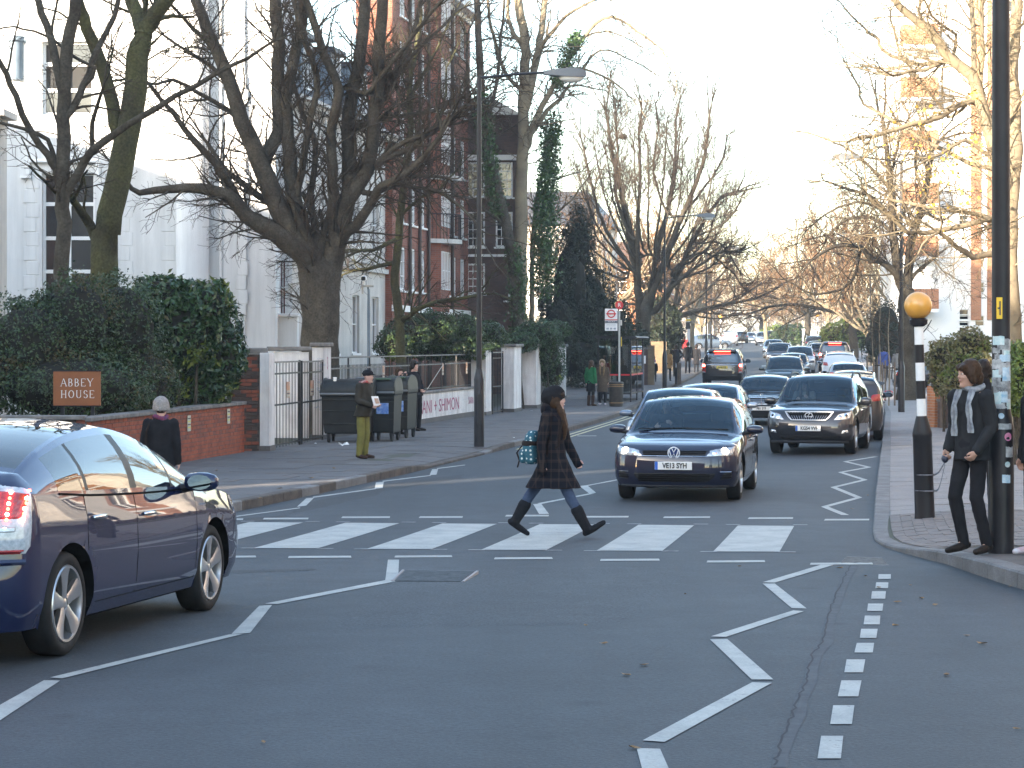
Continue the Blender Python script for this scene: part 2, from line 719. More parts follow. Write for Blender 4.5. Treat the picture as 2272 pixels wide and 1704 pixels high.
# centre zigzag before the crossing
D = lambda *pts: [(a * 1.02712, b * 1.02712) for a, b in pts]
for q in (D((838, 1210), (862, 1210), (860, 1252), (832, 1256)), D((834, 1254), (860, 1256), (600, 1306), (572, 1305)), D((560, 1310), (588, 1308), (540, 1369), (500, 1371)),
   D((495, 1372), (525, 1371), (135, 1467), (108, 1465)), D((95, 1471), (130, 1472), (0, 1558), (-48, 1552)), D((-60, 1556), (-20, 1560), (-460, 1690), (-520, 1680))):
 px_quad('zigzag_line', q, n=12)
c8 = conv(1350, 1100, 2.399)
for q in (c8((1130, 370), (1200, 370), (885, 465), (820, 463)), c8((820, 470), (885, 470), (1055, 603), (975, 601)), c8((985, 613), (1040, 618), (625, 755), (545, 752)),
   c8((540, 768), (632, 766), (878, 982), (762, 982)), c8((765, 997), (870, 1000), (300, 1315), (182, 1307)), c8((150, 1348), (275, 1352), (340, 1500), (190, 1500))):
 px_quad('zigzag_line', q)
for q in (((1438, 420), (1503, 420), (1503, 445), (1436, 445)), ((1425, 464), (1490, 464), (1488, 494), (1421, 494)), ((1403, 511), (1477, 511), (1473, 551), (1398, 551)), ((1382, 577), (1463, 577), (1458, 616), (1377, 616)),
   ((1365, 641), (1447, 641), (1444, 688), (1358, 688)), ((1345, 712), (1433, 712), (1426, 760), (1338, 760)), ((1322, 787), (1414, 787), (1407, 838), (1309, 838)), ((1268, 875), (1367, 875), (1355, 944), (1255, 944)),
   ((1240, 987), (1347, 987), (1330, 1072), (1221, 1072)), ((1196, 1120), (1309, 1120), (1296, 1220), (1180, 1220)), ((1132, 1283), (1250, 1283), (1237, 1403), (1113, 1403))):
 px_quad('junction_dash', c8(*q), n=3)
c6 = conv(1100, 850, 4.366)
for q in (c6((810, 1000), (885, 992), (972, 1065), (905, 1072)), c6((850, 998), (1180, 934), (1190, 942), (880, 1000)), c6((400, 1168), (910, 1070), (960, 1072), (440, 1174)), c6((362, 1175), (440, 1172), (515, 1270), (420, 1272))):
 px_quad('zigzag_line', q)
cz = conv(1380, 830, 3.814)
stroke('zigzag_line', [gd(*p) for p in cz((2150, 700), (1890, 742), (2090, 790), (1850, 833), (2055, 897), (1790, 960), (2005, 1047), (1715, 1125), (1890, 1195))], .1)
cl = conv(400, 980, 3.687)
for q in (cl((330, 626), (980, 541), (980, 547), (330, 634)), cl((955, 535), (1030, 525), (1095, 460), (1030, 465)), cl((1085, 452), (1600, 383), (1600, 390), (1085, 462)), cl((1590, 387), (1655, 382), (1665, 330), (1600, 335)),
   cl((1655, 322), (2050, 275), (2050, 281), (1655, 330)), cl((2040, 275), (2095, 272), (2110, 225), (2060, 228)), cl((2100, 218), (2330, 190), (2330, 195), (2100, 225))):
 px_quad('zigzag_line', q)
# yellow lines along the far left kerb, white marks
for o in (.28, .5):
 stroke('yellow_line', [(Lk(y) + o, y) for y in range(47, 88, 5)], .085, M_yellow)
px_quad('dash', c6((790, 511), (975, 510), (975, 515), (790, 516)))
px_quad('dash', [(1690, 811), (1713, 811), (1713, 813), (1690, 813)])
stroke('centre_line', [(27.0, 205), (29.2, 232)], .15)
# tarmac patches and the sealed crack
px_quad('tarmac_patch', [(900, 1262), (1560, 1256), (1390, 1385), (740, 1392)], M_patch, .0025, 14)
px_quad('tarmac_patch', [(400, 1268), (690, 1262), (700, 1266), (420, 1275)], M_patch2, .0025, 4)
for q in (cl((960, 520), (1640, 370), (1640, 430), (900, 590)), cl((1660, 350), (2300, 270), (2300, 300), (1560, 420)), cl((330, 640), (900, 600), (500, 680), (330, 690))):
 px_quad('tarmac_patch', q, M_patch2, .0025, 10)
crk = [gd(*p) for p in c8((1290, 375), (1245, 450), (1215, 530), (1190, 580), (1165, 690), (1140, 780), (1085, 850), (1068, 920), (1050, 990), (1010, 1090), (975, 1180), (940, 1260), (900, 1380), (880, 1450))]
M_seal = mat('crack_seal', (.062, .068, .075), (.036, .041, .047), rough=.8, ns=10, world_co=True, detail=9)
M_crack = mat('crack_dark', (.026, .028, .032), rough=.9)
stroke('sealed_crack', [(p[0] + .02 + rng.uniform(-.015, .015), p[1]) for p in crk], .07, M_seal, .003)
fine = []
for a, b in zip(crk[:-1], crk[1:]):
 for k in range(6):
  t = k / 6
  fine.append((a[0] + (b[0] - a[0]) * t + rng.uniform(-.012, .012), a[1] + (b[1] - a[1]) * t))
stroke('crack', fine, .011, M_crack, .0045)
# tyre-worn strip: oil drips and leaves
M_leaf = mat('dead_leaf', (.28, .17, .07), (.16, .09, .04), ns=30)
M_litter = mat('litter_paper', (.7, .7, .68), rough=.8)


def fleck(name, x, y, r, m, label, cat, h=0., group=None):
 mb = MB()
 n = 6
 pts = [(r * (1 + rng.uniform(-.4, .4)) * math.cos(2 * math.pi * k / n), .6 * r * math.sin(2 * math.pi * k / n), rng.uniform(0, .35) * r) for k in range(n)]
 mb.add([(p[0], p[1], p[2] + .004) for p in pts] + [(0, 0, .002)], [(k, (k + 1) % n, n) for k in range(n)])
 g = gd(x, y, h)
 return tag(obj(name, mb, m, None, loc=(g[0], g[1], g[2] + .004), rz=rng.uniform(0, 6)), label, cat, group)


lf = [(1990, 1338), (2045, 1330), (2075, 1345), (2145, 1412), (2180, 1430), (2020, 1300), (2240, 1303), (1985, 1390), (2255, 1620), (1640, 1258), (1300, 1390), (585, 1650), (1405, 1662), (1520, 1320), (2100, 1500), (1920, 1280), (1865, 1262), (1950, 1305), (1890, 1130), (1925, 1100), (1430, 1478), (1390, 1500), (1340, 1430)]
for (x, y) in lf:
 fleck('fallen_leaf', x, y, rng.uniform(.02, .04), M_leaf, 'small brown fallen leaf lying on the grey tarmac', 'leaf', 0, 'fallen leaves on the road')
for (x, y) in ((575, 1107), (480, 1045), (620, 1085), (690, 1062), (740, 1040)):
 fleck('fallen_leaf', x, y, .05, M_leaf, 'small brown fallen leaf lying on the paving slabs', 'leaf', .13, 'fallen leaves on the pavement')

# drain cover in the tarmac
q = [gd(*p) for p in ((868, 1291), (1030, 1292), (1062, 1274), (892, 1272))]
dc = thing('drain_cover', 'ribbed iron drain cover with pale side frames set in tarmac', 'drain cover', (q[0][0], q[0][1], gz(q[0][1])))
M_iron = mat('cast_iron', (.11, .12, .13), (.06, .065, .07), rough=.55, metal=.5, ns=12)
M_pframe = mat('cover_frame', (.3, .28, .27), rough=.7)
qq = [np.array((p[0] - q[0][0], p[1] - q[0][1])) for p in q]


def lerpq(u, v):
 a = qq[0] + (qq[1] - qq[0]) * u
 b = qq[3] + (qq[2] - qq[3]) * u
 return a + (b - a) * v


def qpoly(u0, u1, v0, v1, z0, z1):
 return MB().prism([lerpq(u0, v0), lerpq(u1, v0), lerpq(u1, v1), lerpq(u0, v1)], z0, z1)


obj('plate', qpoly(.03, .97, 0, 1, -.02, .004), M_iron, dc)
for k in range(12):
 obj('rib', qpoly(.05, .95, (k + .2) / 12, (k + .65) / 12, .004, .012), M_iron, dc)
for u in (0, .97):
 obj('side_frame', qpoly(u, u + .03, 0, 1, -.02, .012), M_pframe, dc)
gq = [gd(*p) for p in ((1865, 1248), (1975, 1256), (1955, 1240), (1880, 1238))]
M_gul = mat('gully_iron', (.16, .16, .15), (.08, .08, .08), rough=.7, ns=20)
gu = thing('gully_grate', 'small iron gully grate against the right-angled kerb corner', 'gully grate', (gq[0][0], gq[0][1], gz(gq[0][1])))
for k in range(7):
 a = [np.array((p[0] - gq[0][0], p[1] - gq[0][1])) for p in gq]
 t0, t1 = k / 7, (k + .5) / 7
 obj('bar', MB().prism([a[0] + (a[3] - a[0]) * t0, a[1] + (a[2] - a[1]) * t0, a[1] + (a[2] - a[1]) * t1, a[0] + (a[3] - a[0]) * t1], -.02, .008), M_gul, gu)

# ---- kerbs and pavements
KRY = [7.2, 7.6, 9, 11, 13.6, 16, 18, 20, 21.2, 22.1, 23, 24.2] + _RY[1:]
KRX = [12, 9.5, 7, 5.6, 4.6, 4.25, 4.13, 4.08, 3.93, 3.86, 3.92, 4.1] + _RX[1:]


def kx(y):
 return float(np.interp(y, KRY, KRX))


def khR(y):
 return float(np.interp(y, [0, 18.5, 20.5, 21.6, 23, 26, 29, 400], [.14, .14, .10, .045, .03, .04, .11, .12]))


def khL(y):
 return float(np.interp(y, [0, 37.5, 39.3, 45, 47, 400], [.13, .13, .045, .045, .115, .12]))


def pzR(x, y):
 t = min(1., max(0., (x - kx(y)) / 1.1))
 return gz(y) + khR(y) + (.125 - khR(y)) * t


def pzL(x, y):
 t = min(1., max(0., (Lk(y) - x) / 1.1))
 return gz(y) + khL(y) + (.13 - khL(y)) * t


yr = [7.3 + .25 * k for k in range(int((60 - 7.3) / .25))] + list(range(60, 421, 4))
offs = [0.1, .3, .6, 1.1, 2.2, 4, 6, 10, 30]
G = [[(kx(y) + o, y, pzR(kx(y) + o, y) - .012) for o in offs] for y in yr]
pav_r = tag(obj('pavement_right', MB().grid(G, True), M_bed), kind='structure')
G = [[(kx(y) + o, y, pzR(kx(y) + o, y) - .004) for o in (.1, 1.2, 5, 11)] for y in [51, 55] + list(range(60, 421, 4))]
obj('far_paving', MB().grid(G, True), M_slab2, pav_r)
G = [[(kx(y) + o, y, pzR(kx(y) + o, y) - .004) for o in (5.2, 7, 11, 30)] for y in [7.3 + .5 * k for k in range(88)]]
obj('garden_soil', MB().grid(G, True), M_soil, pav_r)
yl = [-20 + .5 * k for k in range(160)] + list(range(60, 421, 4))
G = [[(Lk(y) - o, y, pzL(Lk(y) - o, y) - .012) for o in (40, 10, 6, 4.7, 2.2, 1.1, .6, .3, .1)] for y in yl]
pav_l = tag(obj('pavement_left', MB().grid(G, True), M_bed), kind='structure')
G = [[(Lk(y) - o, y, pzL(Lk(y) - o, y) - .004) for o in (4.75, 2, 1.2, .1)] for y in [62] + list(range(64, 421, 4))]
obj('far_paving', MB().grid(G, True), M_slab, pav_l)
G = [[(Lk(y) - o, y, pzL(Lk(y) - o, y) - .004) for o in (60, 20, 9, 5.0)] for y in list(range(34, 421, 4))]
obj('garden_soil', MB().grid(G, True), M_soil, pav_l)


def slab4(c, zf, drop=.03, g=.004, jz=.003, split=1):
 """a paving piece from four ground corners (x, y)"""
 c = [np.array(p, float) for p in c]
 m = sum(c) / 4
 c = [p + (m - p) / (np.linalg.norm(m - p) + 1e-9) * g for p in c]
 dz = rng.uniform(-jz, jz)
 tl = (rng.uniform(-jz, jz), rng.uniform(-jz, jz))
 top = [(p[0], p[1], zf(p[0], p[1]) + dz + tl[0] * (p[0] - m[0]) + tl[1] * (p[1] - m[1])) for p in c]
 lo = [(p[0], p[1], p[2] - drop) for p in top]
 return MB().add(top + lo, [(0, 1, 2, 3), (0, 4, 5, 1), (1, 5, 6, 2), (2, 6, 7, 3), (3, 7, 4, 0)])


def kerb_run(fx, fh, ya, yb, step, side, m, par, w=.16, seed=0):
 y = ya
 while y < yb:
  y2 = min(yb, y + step)
  pts = np.linspace(y, y2, 4)
  mb = MB()
  g = .006
  rings = []
  for q in pts:
   qq_ = min(max(q, y + g), y2 - g)
   x, h, z = fx(qq_), fh(qq_), gz(qq_)
   r = .015
   ring = [(x, qq_, z - .1), (x, qq_, z + max(h - r, .004)), (x + side * r, qq_, z + h + .001), (x + side * w, qq_, z + h + .002), (x + side * w, qq_, z - .1)]
   rings.append(ring if side > 0 else ring[::-1])
  mb.loft(rings)
  obj('kerb_stone', mb, m if rng.random() > .25 or m is M_kerb else M_kerb, par)
  y = y2


kerb_run(Lk, khL, 6, 62, .92, -1, M_kerb_brown, pav_l)
kerb_run(kx, khR, 7.3, 12, .55, 1, M_kerb, pav_r, .2)
kerb_run(kx, khR, 12, 52, .92, 1, M_kerb, pav_r, .2)
for (fx, fh, ya, sd, mm, par) in ((Lk, khL, 62, -1, M_kerb_brown, pav_l), (kx, khR, 52, 1, M_kerb, pav_r)):
 rings = []
 for y in list(range(ya, 421, 3)):
  x, h, z = fx(y), fh(y), gz(y)
  r = [(x, y, z - .1), (x, y, z + h - .01), (x + sd * .02, y, z + h + .001), (x + sd * .18, y, z + h + .002), (x + sd * .18, y, z - .1)]
  rings.append(r if sd > 0 else r[::-1])
 obj('far_kerb', MB().loft(rings), mm, par)
# left paving slabs
y = 26.2
row = 0
while y < 62:
 dy = .72 if row % 3 else .9
 v = .17
 first = True
 while v < 4.68:
  wv = rng.choice((.62, .78, .95)) if not first else rng.choice((.5, .8))
  first = False
  v2 = min(v + wv, 4.7)
  if 4.7 - v2 < .25:
   v2 = 4.7
  mm = M_slab if rng.random() < .78 else M_slab3
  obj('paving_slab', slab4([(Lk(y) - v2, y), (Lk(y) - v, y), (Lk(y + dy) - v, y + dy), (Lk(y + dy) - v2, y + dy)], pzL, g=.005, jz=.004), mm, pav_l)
  v = v2
 y += dy
 row += 1
# right paving slabs
y = 26.3
row = 0
while y < 51:
 dy = .6 if y < 38 else .9
 v = .2
 off = 0 if row % 2 else .45
 while v < 5.2:
  v2 = min(v + (.9 if v > .21 else .45 + off), 5.2)
  obj('paving_slab', slab4([(kx(y) + v, y), (kx(y) + v2, y), (kx(y + dy) + v2, y + dy), (kx(y + dy) + v, y + dy)], pzR, g=.004, jz=.003), M_slab2, pav_r)
  v = v2
 y += dy
 row += 1
# block pavers round the beacon: columns along the kerb
blocks = []
v = .2
ci = 0
while v < 5:
 y = 21.0 + (.12 if ci % 2 else 0) - v * .28
 while y < 26.25:
  blocks.append((v, y))
  y += .225
 v += .125
 ci += 1
blocks.sort(key=lambda b: (b[0] + kx(b[1])) + .2 * b[1])
rest = MB()
for i, (v, y) in enumerate(blocks):
 y2 = min(y + .225, 26.29)
 if y2 - y < .05 or kx(y) + v < kx(y) + .19 or y < 14:
  continue
 w1, w2 = .3 * math.sin(y * 1.1) * .03, .3 * math.sin(y2 * 1.1) * .03
 mbk = slab4([(kx(y) + v + w1, y), (kx(y) + v + .125 + w1, y), (kx(y2) + v + .125 + w2, y2), (kx(y2) + v + w2, y2)], pzR, g=.004, jz=.004, drop=.02)
 if i < 300:
  obj('block_paver', mbk, M_block, pav_r)
 else:
  rest.add(mbk.v, mbk.f)
tag(obj('block_paving', rest, M_block, pav_r), kind='stuff')
# larger flags on the corner nearer the camera
y = 8
while y < 20.6:
 v = .2
 while v < 4.5:
  yy = min(y + .6, 21.0 - .28 * (v + .3) - .02)
  if yy - y > .1:
   obj('paving_slab', slab4([(kx(y) + v, y), (kx(y) + v + .6, y), (kx(yy) + v + .6, yy), (kx(yy) + v, yy)], pzR, g=.004, jz=.003), M_slab3, pav_r)
  v += .6
 y += .6
# ================================================================== walls, gates, railings, buildings
M_stucco = mat('white_stucco', (.76, .76, .74), (.66, .66, .64), rough=.8, ns=.7, world_co=True, detail=10, lo=.4, hi=.85)
M_cream = mat('cream_stucco', (.62, .59, .54), (.50, .47, .43), rough=.8, ns=.8, world_co=True, detail=10)
streaks(M_stucco, .16)
streaks(M_cream, .2)
M_trim = mat('white_trim', (.78, .78, .76), rough=.5)
M_white_wall = mat('white_wall_paint', (.74, .72, .70), (.60, .55, .54), rough=.8, ns=2.4, world_co=True, detail=12, lo=.45, hi=.8, bump=.15, bs=12)
streaks(M_white_wall, .3, 4., .5)
chipped(M_white_wall, (.2, .18, .17), 5., .30, .36)
M_coping = mat('stone_coping', (.23, .21, .19), (.11, .105, .10), rough=.9, ns=4, world_co=True, detail=9, bump=.3, bs=20)
M_brick_red = brick_mat('red_brick', (.27, .085, .048), (.19, .058, .036), (.2, .15, .12))
M_brick_dark = brick_mat('dark_brick', (.12, .07, .055), (.075, .05, .045), (.07, .06, .055))
M_brick_org = brick_mat('orange_brick', (.42, .17, .07), (.33, .12, .05), (.35, .3, .25))
M_brick_stock = brick_mat('stock_brick', (.20, .14, .075), (.15, .10, .055), (.14, .12, .1))
M_brick_pc = mat('brick_piece', (.34, .085, .035), (.19, .048, .026), rough=.85, ns=5, world_co=True, detail=8, fine=(50, .2))
M_brick_pc2 = mat('brick_piece_dark', (.15, .05, .034), (.24, .07, .04), rough=.85, ns=5, world_co=True, detail=8)
M_brick_blk = mat('brick_piece_sooty', (.075, .05, .042), (.04, .034, .033), rough=.9, ns=5, world_co=True, detail=8)
M_mortar = mat('mortar', (.13, .095, .08), (.075, .06, .055), rough=.95, ns=5, world_co=True)
M_slate = mat('roof_slate', (.06, .065, .075), (.035, .038, .045), rough=.6, ns=6, world_co=True, bump=.3, bs=8)
M_lead = mat('lead_cheek', (.16, .21, .26), (.12, .16, .2), rough=.5, ns=3)
M_wglass = mat('window_glass', (.022, .024, .026), rough=.04, spec=.9)
M_wred = mat('curtain_red', (.13, .03, .035), rough=.3, coat=.6)
M_curt = mat('curtain_pale', (.42, .40, .36), (.25, .24, .22), rough=.6, ns=3)
M_black = mat('black_iron', (.012, .013, .015), (.024, .024, .026), rough=.5, ns=8, spec=.3)
M_railtop = mat('worn_rail', (.2, .19, .18), (.06, .06, .06), rough=.6, ns=9)
M_pipe = mat('drainpipe', (.03, .018, .016), rough=.5)

ROAD_RZ = math.atan2(1, .168)


def wall_holes(w, h, holes, reveal=.14, z0=0., x0=0.):
 """front face of a wall at local y = 0 with reveals into +y; holes: (x, z, w, h)"""
 mb = MB()
 xs = sorted({x0, x0 + w} | {a for q in holes for a in (q[0], q[0] + q[2])})
 zs = sorted({z0, z0 + h} | {a for q in holes for a in (q[1], q[1] + q[3])})
 for i in range(len(xs) - 1):
  for k in range(len(zs) - 1):
   cx_, cz_ = (xs[i] + xs[i + 1]) / 2, (zs[k] + zs[k + 1]) / 2
   if any(q[0] < cx_ < q[0] + q[2] and q[1] < cz_ < q[1] + q[3] for q in holes):
    continue
   mb.add([(xs[i], 0, zs[k]), (xs[i + 1], 0, zs[k]), (xs[i + 1], 0, zs[k + 1]), (xs[i], 0, zs[k + 1])], [(0, 1, 2, 3)])
 for (x, z, a, b) in holes:
  r = reveal
  mb.add([(x, 0, z), (x + a, 0, z), (x + a, 0, z + b), (x, 0, z + b), (x, r, z), (x + a, r, z), (x + a, r, z + b), (x, r, z + b)],
    [(0, 4, 5, 1), (1, 5, 6, 2), (2, 6, 7, 3), (3, 7, 4, 0)])
 return mb


_wcache = {}


def window(par, x, z, w, h, nx, ny, fm=None, gm=None, y=.1, bar=.05, mun=.028, single=True, sill=True, rowz=None, label=None):
 fm, gm = fm or M_trim, gm or M_wglass
 key = (round(w, 3), round(h, 3), nx, ny, fm.name, bar, str(rowz))
 if key not in _wcache:
  mb = MB()
  for (cx_, cz_, sx_, sz_) in ((w / 2, bar / 2, w, bar), (w / 2, h - bar / 2, w, bar), (bar / 2, h / 2, bar, h - 2 * bar), (w - bar / 2, h / 2, bar, h - 2 * bar)):
   mb.box((cx_, 0, cz_), (sx_, .07, sz_))
  for i in range(1, nx):
   mb.box((w * i / nx, 0, h / 2), (mun if single else bar * 1.3, .05, h - 2 * bar))
  for zz in (rowz or [h * i / ny for i in range(1, ny)]):
   mb.box((w / 2, 0, zz), (w - 2 * bar, .054, mun * 1.3 if single else bar * 1.5))
  if sill:
   mb.box((w / 2, -.06, -.035), (w + .16, .22, .07))
  me = mb.mesh('window')
  me.materials.append(fm)
  _wcache[key] = me
 o = link('window', _wcache[key], par, (x, y, z))
 if single:
  obj('pane', MB().add([(0, .03, 0), (w, .03, 0), (w, .03, h), (0, .03, h)], [(0, 1, 2, 3)]), gm, o)
 else:
  zz = [0] + (rowz or [h * i / ny for i in range(1, ny)]) + [h]
  for i in range(nx):
   for k in range(len(zz) - 1):
    a, b = w * i / nx + .012, w * (i + 1) / nx - .012
    t = rng.uniform(-.012, .012)
    obj('pane', MB().add([(a, .028 + t, zz[k]), (b, .028 - t, zz[k]), (b, .032 - t, zz[k + 1]), (a, .032 + t, zz[k + 1])], [(0, 1, 2, 3)]), gm if not callable(gm) else gm(), o)
 return o


def bricks(par, length, height, x0=0., z0=0., y0=0., limit=300, mats=None, course=.075, bw=.225, state=None, depth=.05):
 """individual bricks on the local -y face of a wall; past the limit they are one part"""
 mats = mats or (M_brick_pc, M_brick_pc, M_brick_pc, M_brick_pc2)
 cache = {}
 rest = MB()
 n = 0
 rows = int(height / course)
 todo = []
 for r in range(rows):
  x = -(.5 * bw if r % 2 else 0.)
  while x < length - .02:
   a, b = max(x, 0) + .005, min(x + bw, length) - .005
   if b - a > .03:
    todo.append((a, b, r))
   x += bw
 todo.sort(key=lambda t: (-t[2], -t[0]))
 for (a, b, r) in todo:
  w = round(b - a, 3)
  if n < limit:
   mm = rng.choice(mats)
   kk = (w, mm.name)
   if kk not in cache:
    me = MB().box((0, 0, 0), (w, depth, course - .011), ch=.004).mesh('brick')
    me.materials.append(mm)
    cache[kk] = me
   o = link('brick', cache[kk], par, (x0 + (a + b) / 2, y0 + rng.uniform(-.0035, .0035), z0 + (r + .5) * course))
   n += 1
  else:
   rest.box((x0 + (a + b) / 2, y0 + rng.uniform(-.003, .003), z0 + (r + .5) * course), (w, depth, course - .011))
 if rest.v:
  tag(obj('brickwork', rest, mats[0], par), kind='stuff')


# ---- low brick garden wall with the hedge behind
wl = 9.49
gw = thing('brick_garden_wall', 'low red brick garden wall with stone coping in front of the hedge', 'wall', (-6.7, 33.6, gz(38) + .08), math.atan2(9.4, 1.3))
obj('core', MB().box((wl / 2, .115, .44), (wl, .2, 1.0)), M_mortar, gw)
bricks(gw, wl, .98, z0=.0, y0=.03)
x = 0
while x < wl:
 w = min(.62, wl - x)
 obj('coping', MB().box((x + w / 2, .11, 1.005), (w - .006, .33, .07), ch=.012), M_coping, gw)
 x += .62
gr = thing('brick_return_wall', 'short return of the brick wall with a stone coping below the nameboard', 'wall', (-10.7, 33.58, gz(34) + .08))
obj('core', MB().box((2, .115, .44), (3.96, .2, 1.0)), M_mortar, gr)
bricks(gr, 3.97, .98, y0=.03, mats=(M_brick_pc2, M_brick_pc2, M_brick_blk), limit=160)
for k in range(6):
 obj('coping', MB().box((.33 + .66 * k, .11, 1.005), (.654, .33, .07), ch=.012), M_coping, gr)

# ---- paper notices on the brick wall
M_notice = mat('notice_paper', (.55, .54, .42), (.42, .42, .36), rough=.7, ns=8)
M_noticey = mat('notice_yellow', (.62, .58, .1), rough=.7)
M_ink = mat('ink', (.05, .05, .06), rough=.7)
for (lx, lz, nm) in ((5.55, .74, 'weathered paper notice with yellow stripes on the brick wall'), (8.25, .78, 'pale paper notice with a yellow arrow beside the dark pier')):
 p = Vector((lx, .0, lz))
 a = math.atan2(9.4, 1.3)
 w_ = (-6.7 + lx * math.cos(a) + .012 * math.sin(a), 33.6 + lx * math.sin(a) - .012 * math.cos(a), gz(38) + .08 + lz)
 t = thing('wall_notice', nm, 'notice', w_, a)
 obj('sheet', MB().box((0, 0, 0), (.2, .006, .29)), M_notice, t)
 for k in range(4):
  obj('print_line', MB().box((0, -.0045, .09 - .055 * k), (.16, .002, .022)), M_noticey if k % 2 else M_ink, t)

# ---- dark pier, white gate pillars, gate
gp = thing('brick_gate_pier', 'tall sooty brick gate pier with a flat stone cap beside the hedge', 'pier', (-5.75, 43.35, gz(43.3) + .1), R(4))
obj('core', MB().box((.3, .31, .95), (.58, .55, 2.1)), M_mortar, gp)
bricks(gp, .6, 2.02, y0=.025, mats=(M_brick_blk, M_brick_blk, M_brick_pc2), limit=200)
obj('cap', MB().box((.25, .3, 2.07), (1.0, .74, .12), ch=.02), M_coping, gp)
M_graf = mat('graffiti_pink', (.36, .10, .17), rough=.8)
M_graf2 = mat('graffiti_purple', (.10, .06, .2), rough=.8)
M_graf3 = mat('graffiti_blue', (.16, .26, .4), rough=.8)


def scribble(par, y, x0, x1, z0, z1, n, m, w=.006, name='scribble'):
 """felt-pen scribbles on a painted wall, one small stroke mesh"""
 mb = MB()
 for _ in range(n):
  x, z = rng.uniform(x0, x1), rng.uniform(z0, z1)
  k = rng.randint(3, 6)
  pts = [(x + rng.uniform(0, .02) + i * rng.uniform(.012, .03), z + rng.uniform(-.03, .03)) for i in range(k)]
  for a, b in zip(pts[:-1], pts[1:]):
   mb.add([(a[0], y, a[1]), (b[0], y, b[1]), (b[0], y, b[1] + w), (a[0], y, a[1] + w)], [(0, 1, 2, 3)])
 return obj(name, mb, m, par)


def white_pillar(label, x, y, wx, wy, h, rz, capw=.08, cap=True, name='gate_pillar', foot=True):
 t = thing(name, label, 'pillar', (x, y, gz(y) + .1), rz)
 obj('shaft', MB().box((wx / 2, wy / 2, h / 2 + .05), (wx, wy, h), ch=.01), M_white_wall, t)
 if foot:
  obj('foot', MB().box((wx / 2, wy / 2, .06), (wx + .03, wy + .03, .16)), M_slab3, t)
 if cap:
  obj('cap', MB().box((wx / 2, wy / 2, h + .1), (wx + 2 * capw, wy + 2 * capw, .1), ch=.02), M_coping, t)
 return t


white_pillar('narrow white painted gate pillar against the sooty brick pier', -5.13, 43.3, .2, .5, 1.98, R(-6), cap=False)
p2 = white_pillar('white gate pillar with pink scrawled letters and a wide dark cap', -4.62, 49.2, .27, .72, 2.12, R(-9.5), capw=.05)
for k, (s_, m_, zz, sz) in enumerate((('S', M_graf, 1.78, .3), ('M', M_graf2, 1.25, .42), ('Y', M_graf2, .75, .4))):
 lt = lettering(s_, sz, m_, p2, (.277, .36, zz), (R(90), 0, R(90)), depth=.001)
 lt.scale = (.55, 1.4, 1)
scribble(p2, -.003, .02, .2, .7, 1.9, 60, M_graf3, .005)
rw = thing('white_return_wall', 'white painted wall stub with a stained cap seen through the gate', 'wall', (-5.55, 50.15, gz(50) + .1))
obj('panel', MB().box((.3, .1, 1.0), (.9, .2, 2.1)), M_white_wall, rw)
obj('cap', MB().box((.35, .1, 2.13), (1.15, .34, .1), ch=.02), M_coping, rw)


def bar_mesh(h, r=.009, n=6):
 me = MB().lathe([(r, 0), (r, h)], n).mesh('bar')
 me.materials.append(M_black)
 return me


def iron_gate(label, ax, ay, bx, by, h, n, rails, z0=.06, group=None, name='iron_gate'):
 L_ = math.hypot(bx - ax, by - ay)
 t = thing(name, label, 'gate', (ax, ay, gz((ay + by) / 2) + .1), math.atan2(by - ay, bx - ax), group)
 bm = bar_mesh(h - z0)
 for k in range(n):
  link('bar', bm, t, (L_ * (k + .5) / n, 0, z0))
 for z in rails:
  obj('rail', MB().box((L_ / 2, 0, z), (L_, .03, .035)), M_railtop if z == max(rails) else M_black, t)
 for x in (0, L_):
  obj('stile', MB().box((x, 0, h / 2), (.05, .04, h + .04)), M_black, t)
 return t


iron_gate('black iron gate leaf with a paper notice between white pillars', -4.95, 43.9, -4.63, 46.4, 1.85, 9, (.12, .95, 1.6, 1.84))
iron_gate('black iron gate leaf hinged to the scrawled white pillar', -4.6, 46.6, -4.36, 49.0, 1.85, 13, (.12, .95, 1.6, 1.84))
M_poster = mat('poster_orange', (.5, .2, .08), (.4, .36, .3), rough=.7, ns=3)


def notice(x, y, z, lab, rz, w=.2, h=.34):
 t = thing('railing_notice', lab, 'notice', (x, y, z), rz, None)
 obj('sheet', MB().box((0, 0, 0), (w, .006, h)), M_poster, t)
 for k in range(3):
  obj('print_line', MB().box((0, -.0045, -.03 - .05 * k), (w * .86, .002, .02)), M_ink if k % 2 else M_notice, t)


# ---- low graffiti wall with railing
ra, rb = np.array((-4.28, 50.1)), np.array((-1.15, 66.0))
rl = float(np.linalg.norm(rb - ra))
rrz = math.atan2(*(rb - ra)[::-1])
sl = (gz(66) - gz(50)) / rl
gwall = thing('graffiti_wall', 'low white painted wall scrawled with pink names under the railing', 'wall', (*ra, gz(55) + .1), rrz)
obj('panel', MB().box((rl / 2, .13, .44), (rl, .26, .84), ch=.01), M_white_wall, gwall)
obj('plinth', MB().box((rl / 2, .125, .06), (rl, .29, .2)), M_slab3, gwall)
for k in range(int(rl / .9)):
 obj('coping', MB().box((.45 + .9 * k, .13, .89), (.894, .36, .07), ch=.014), M_coping, gwall)
lt = lettering('ANI + SHIMON', .62, M_graf, gwall, (11.6, -.006, .46), (R(90), 0, 0), depth=.001)
lt.scale = (1.15, .85, 1)
lettering('SARA', .3, M_graf, gwall, (15.6, -.006, .5), (R(90), 0, 0), depth=.001)
scribble(gwall, -.006, .3, 15.5, .2, .8, 200, M_graf3, .006)
rail = thing('iron_railing', 'black iron railing with two top rails along the low white wall', 'railing', (*ra, gz(55) + 1.02), rrz)
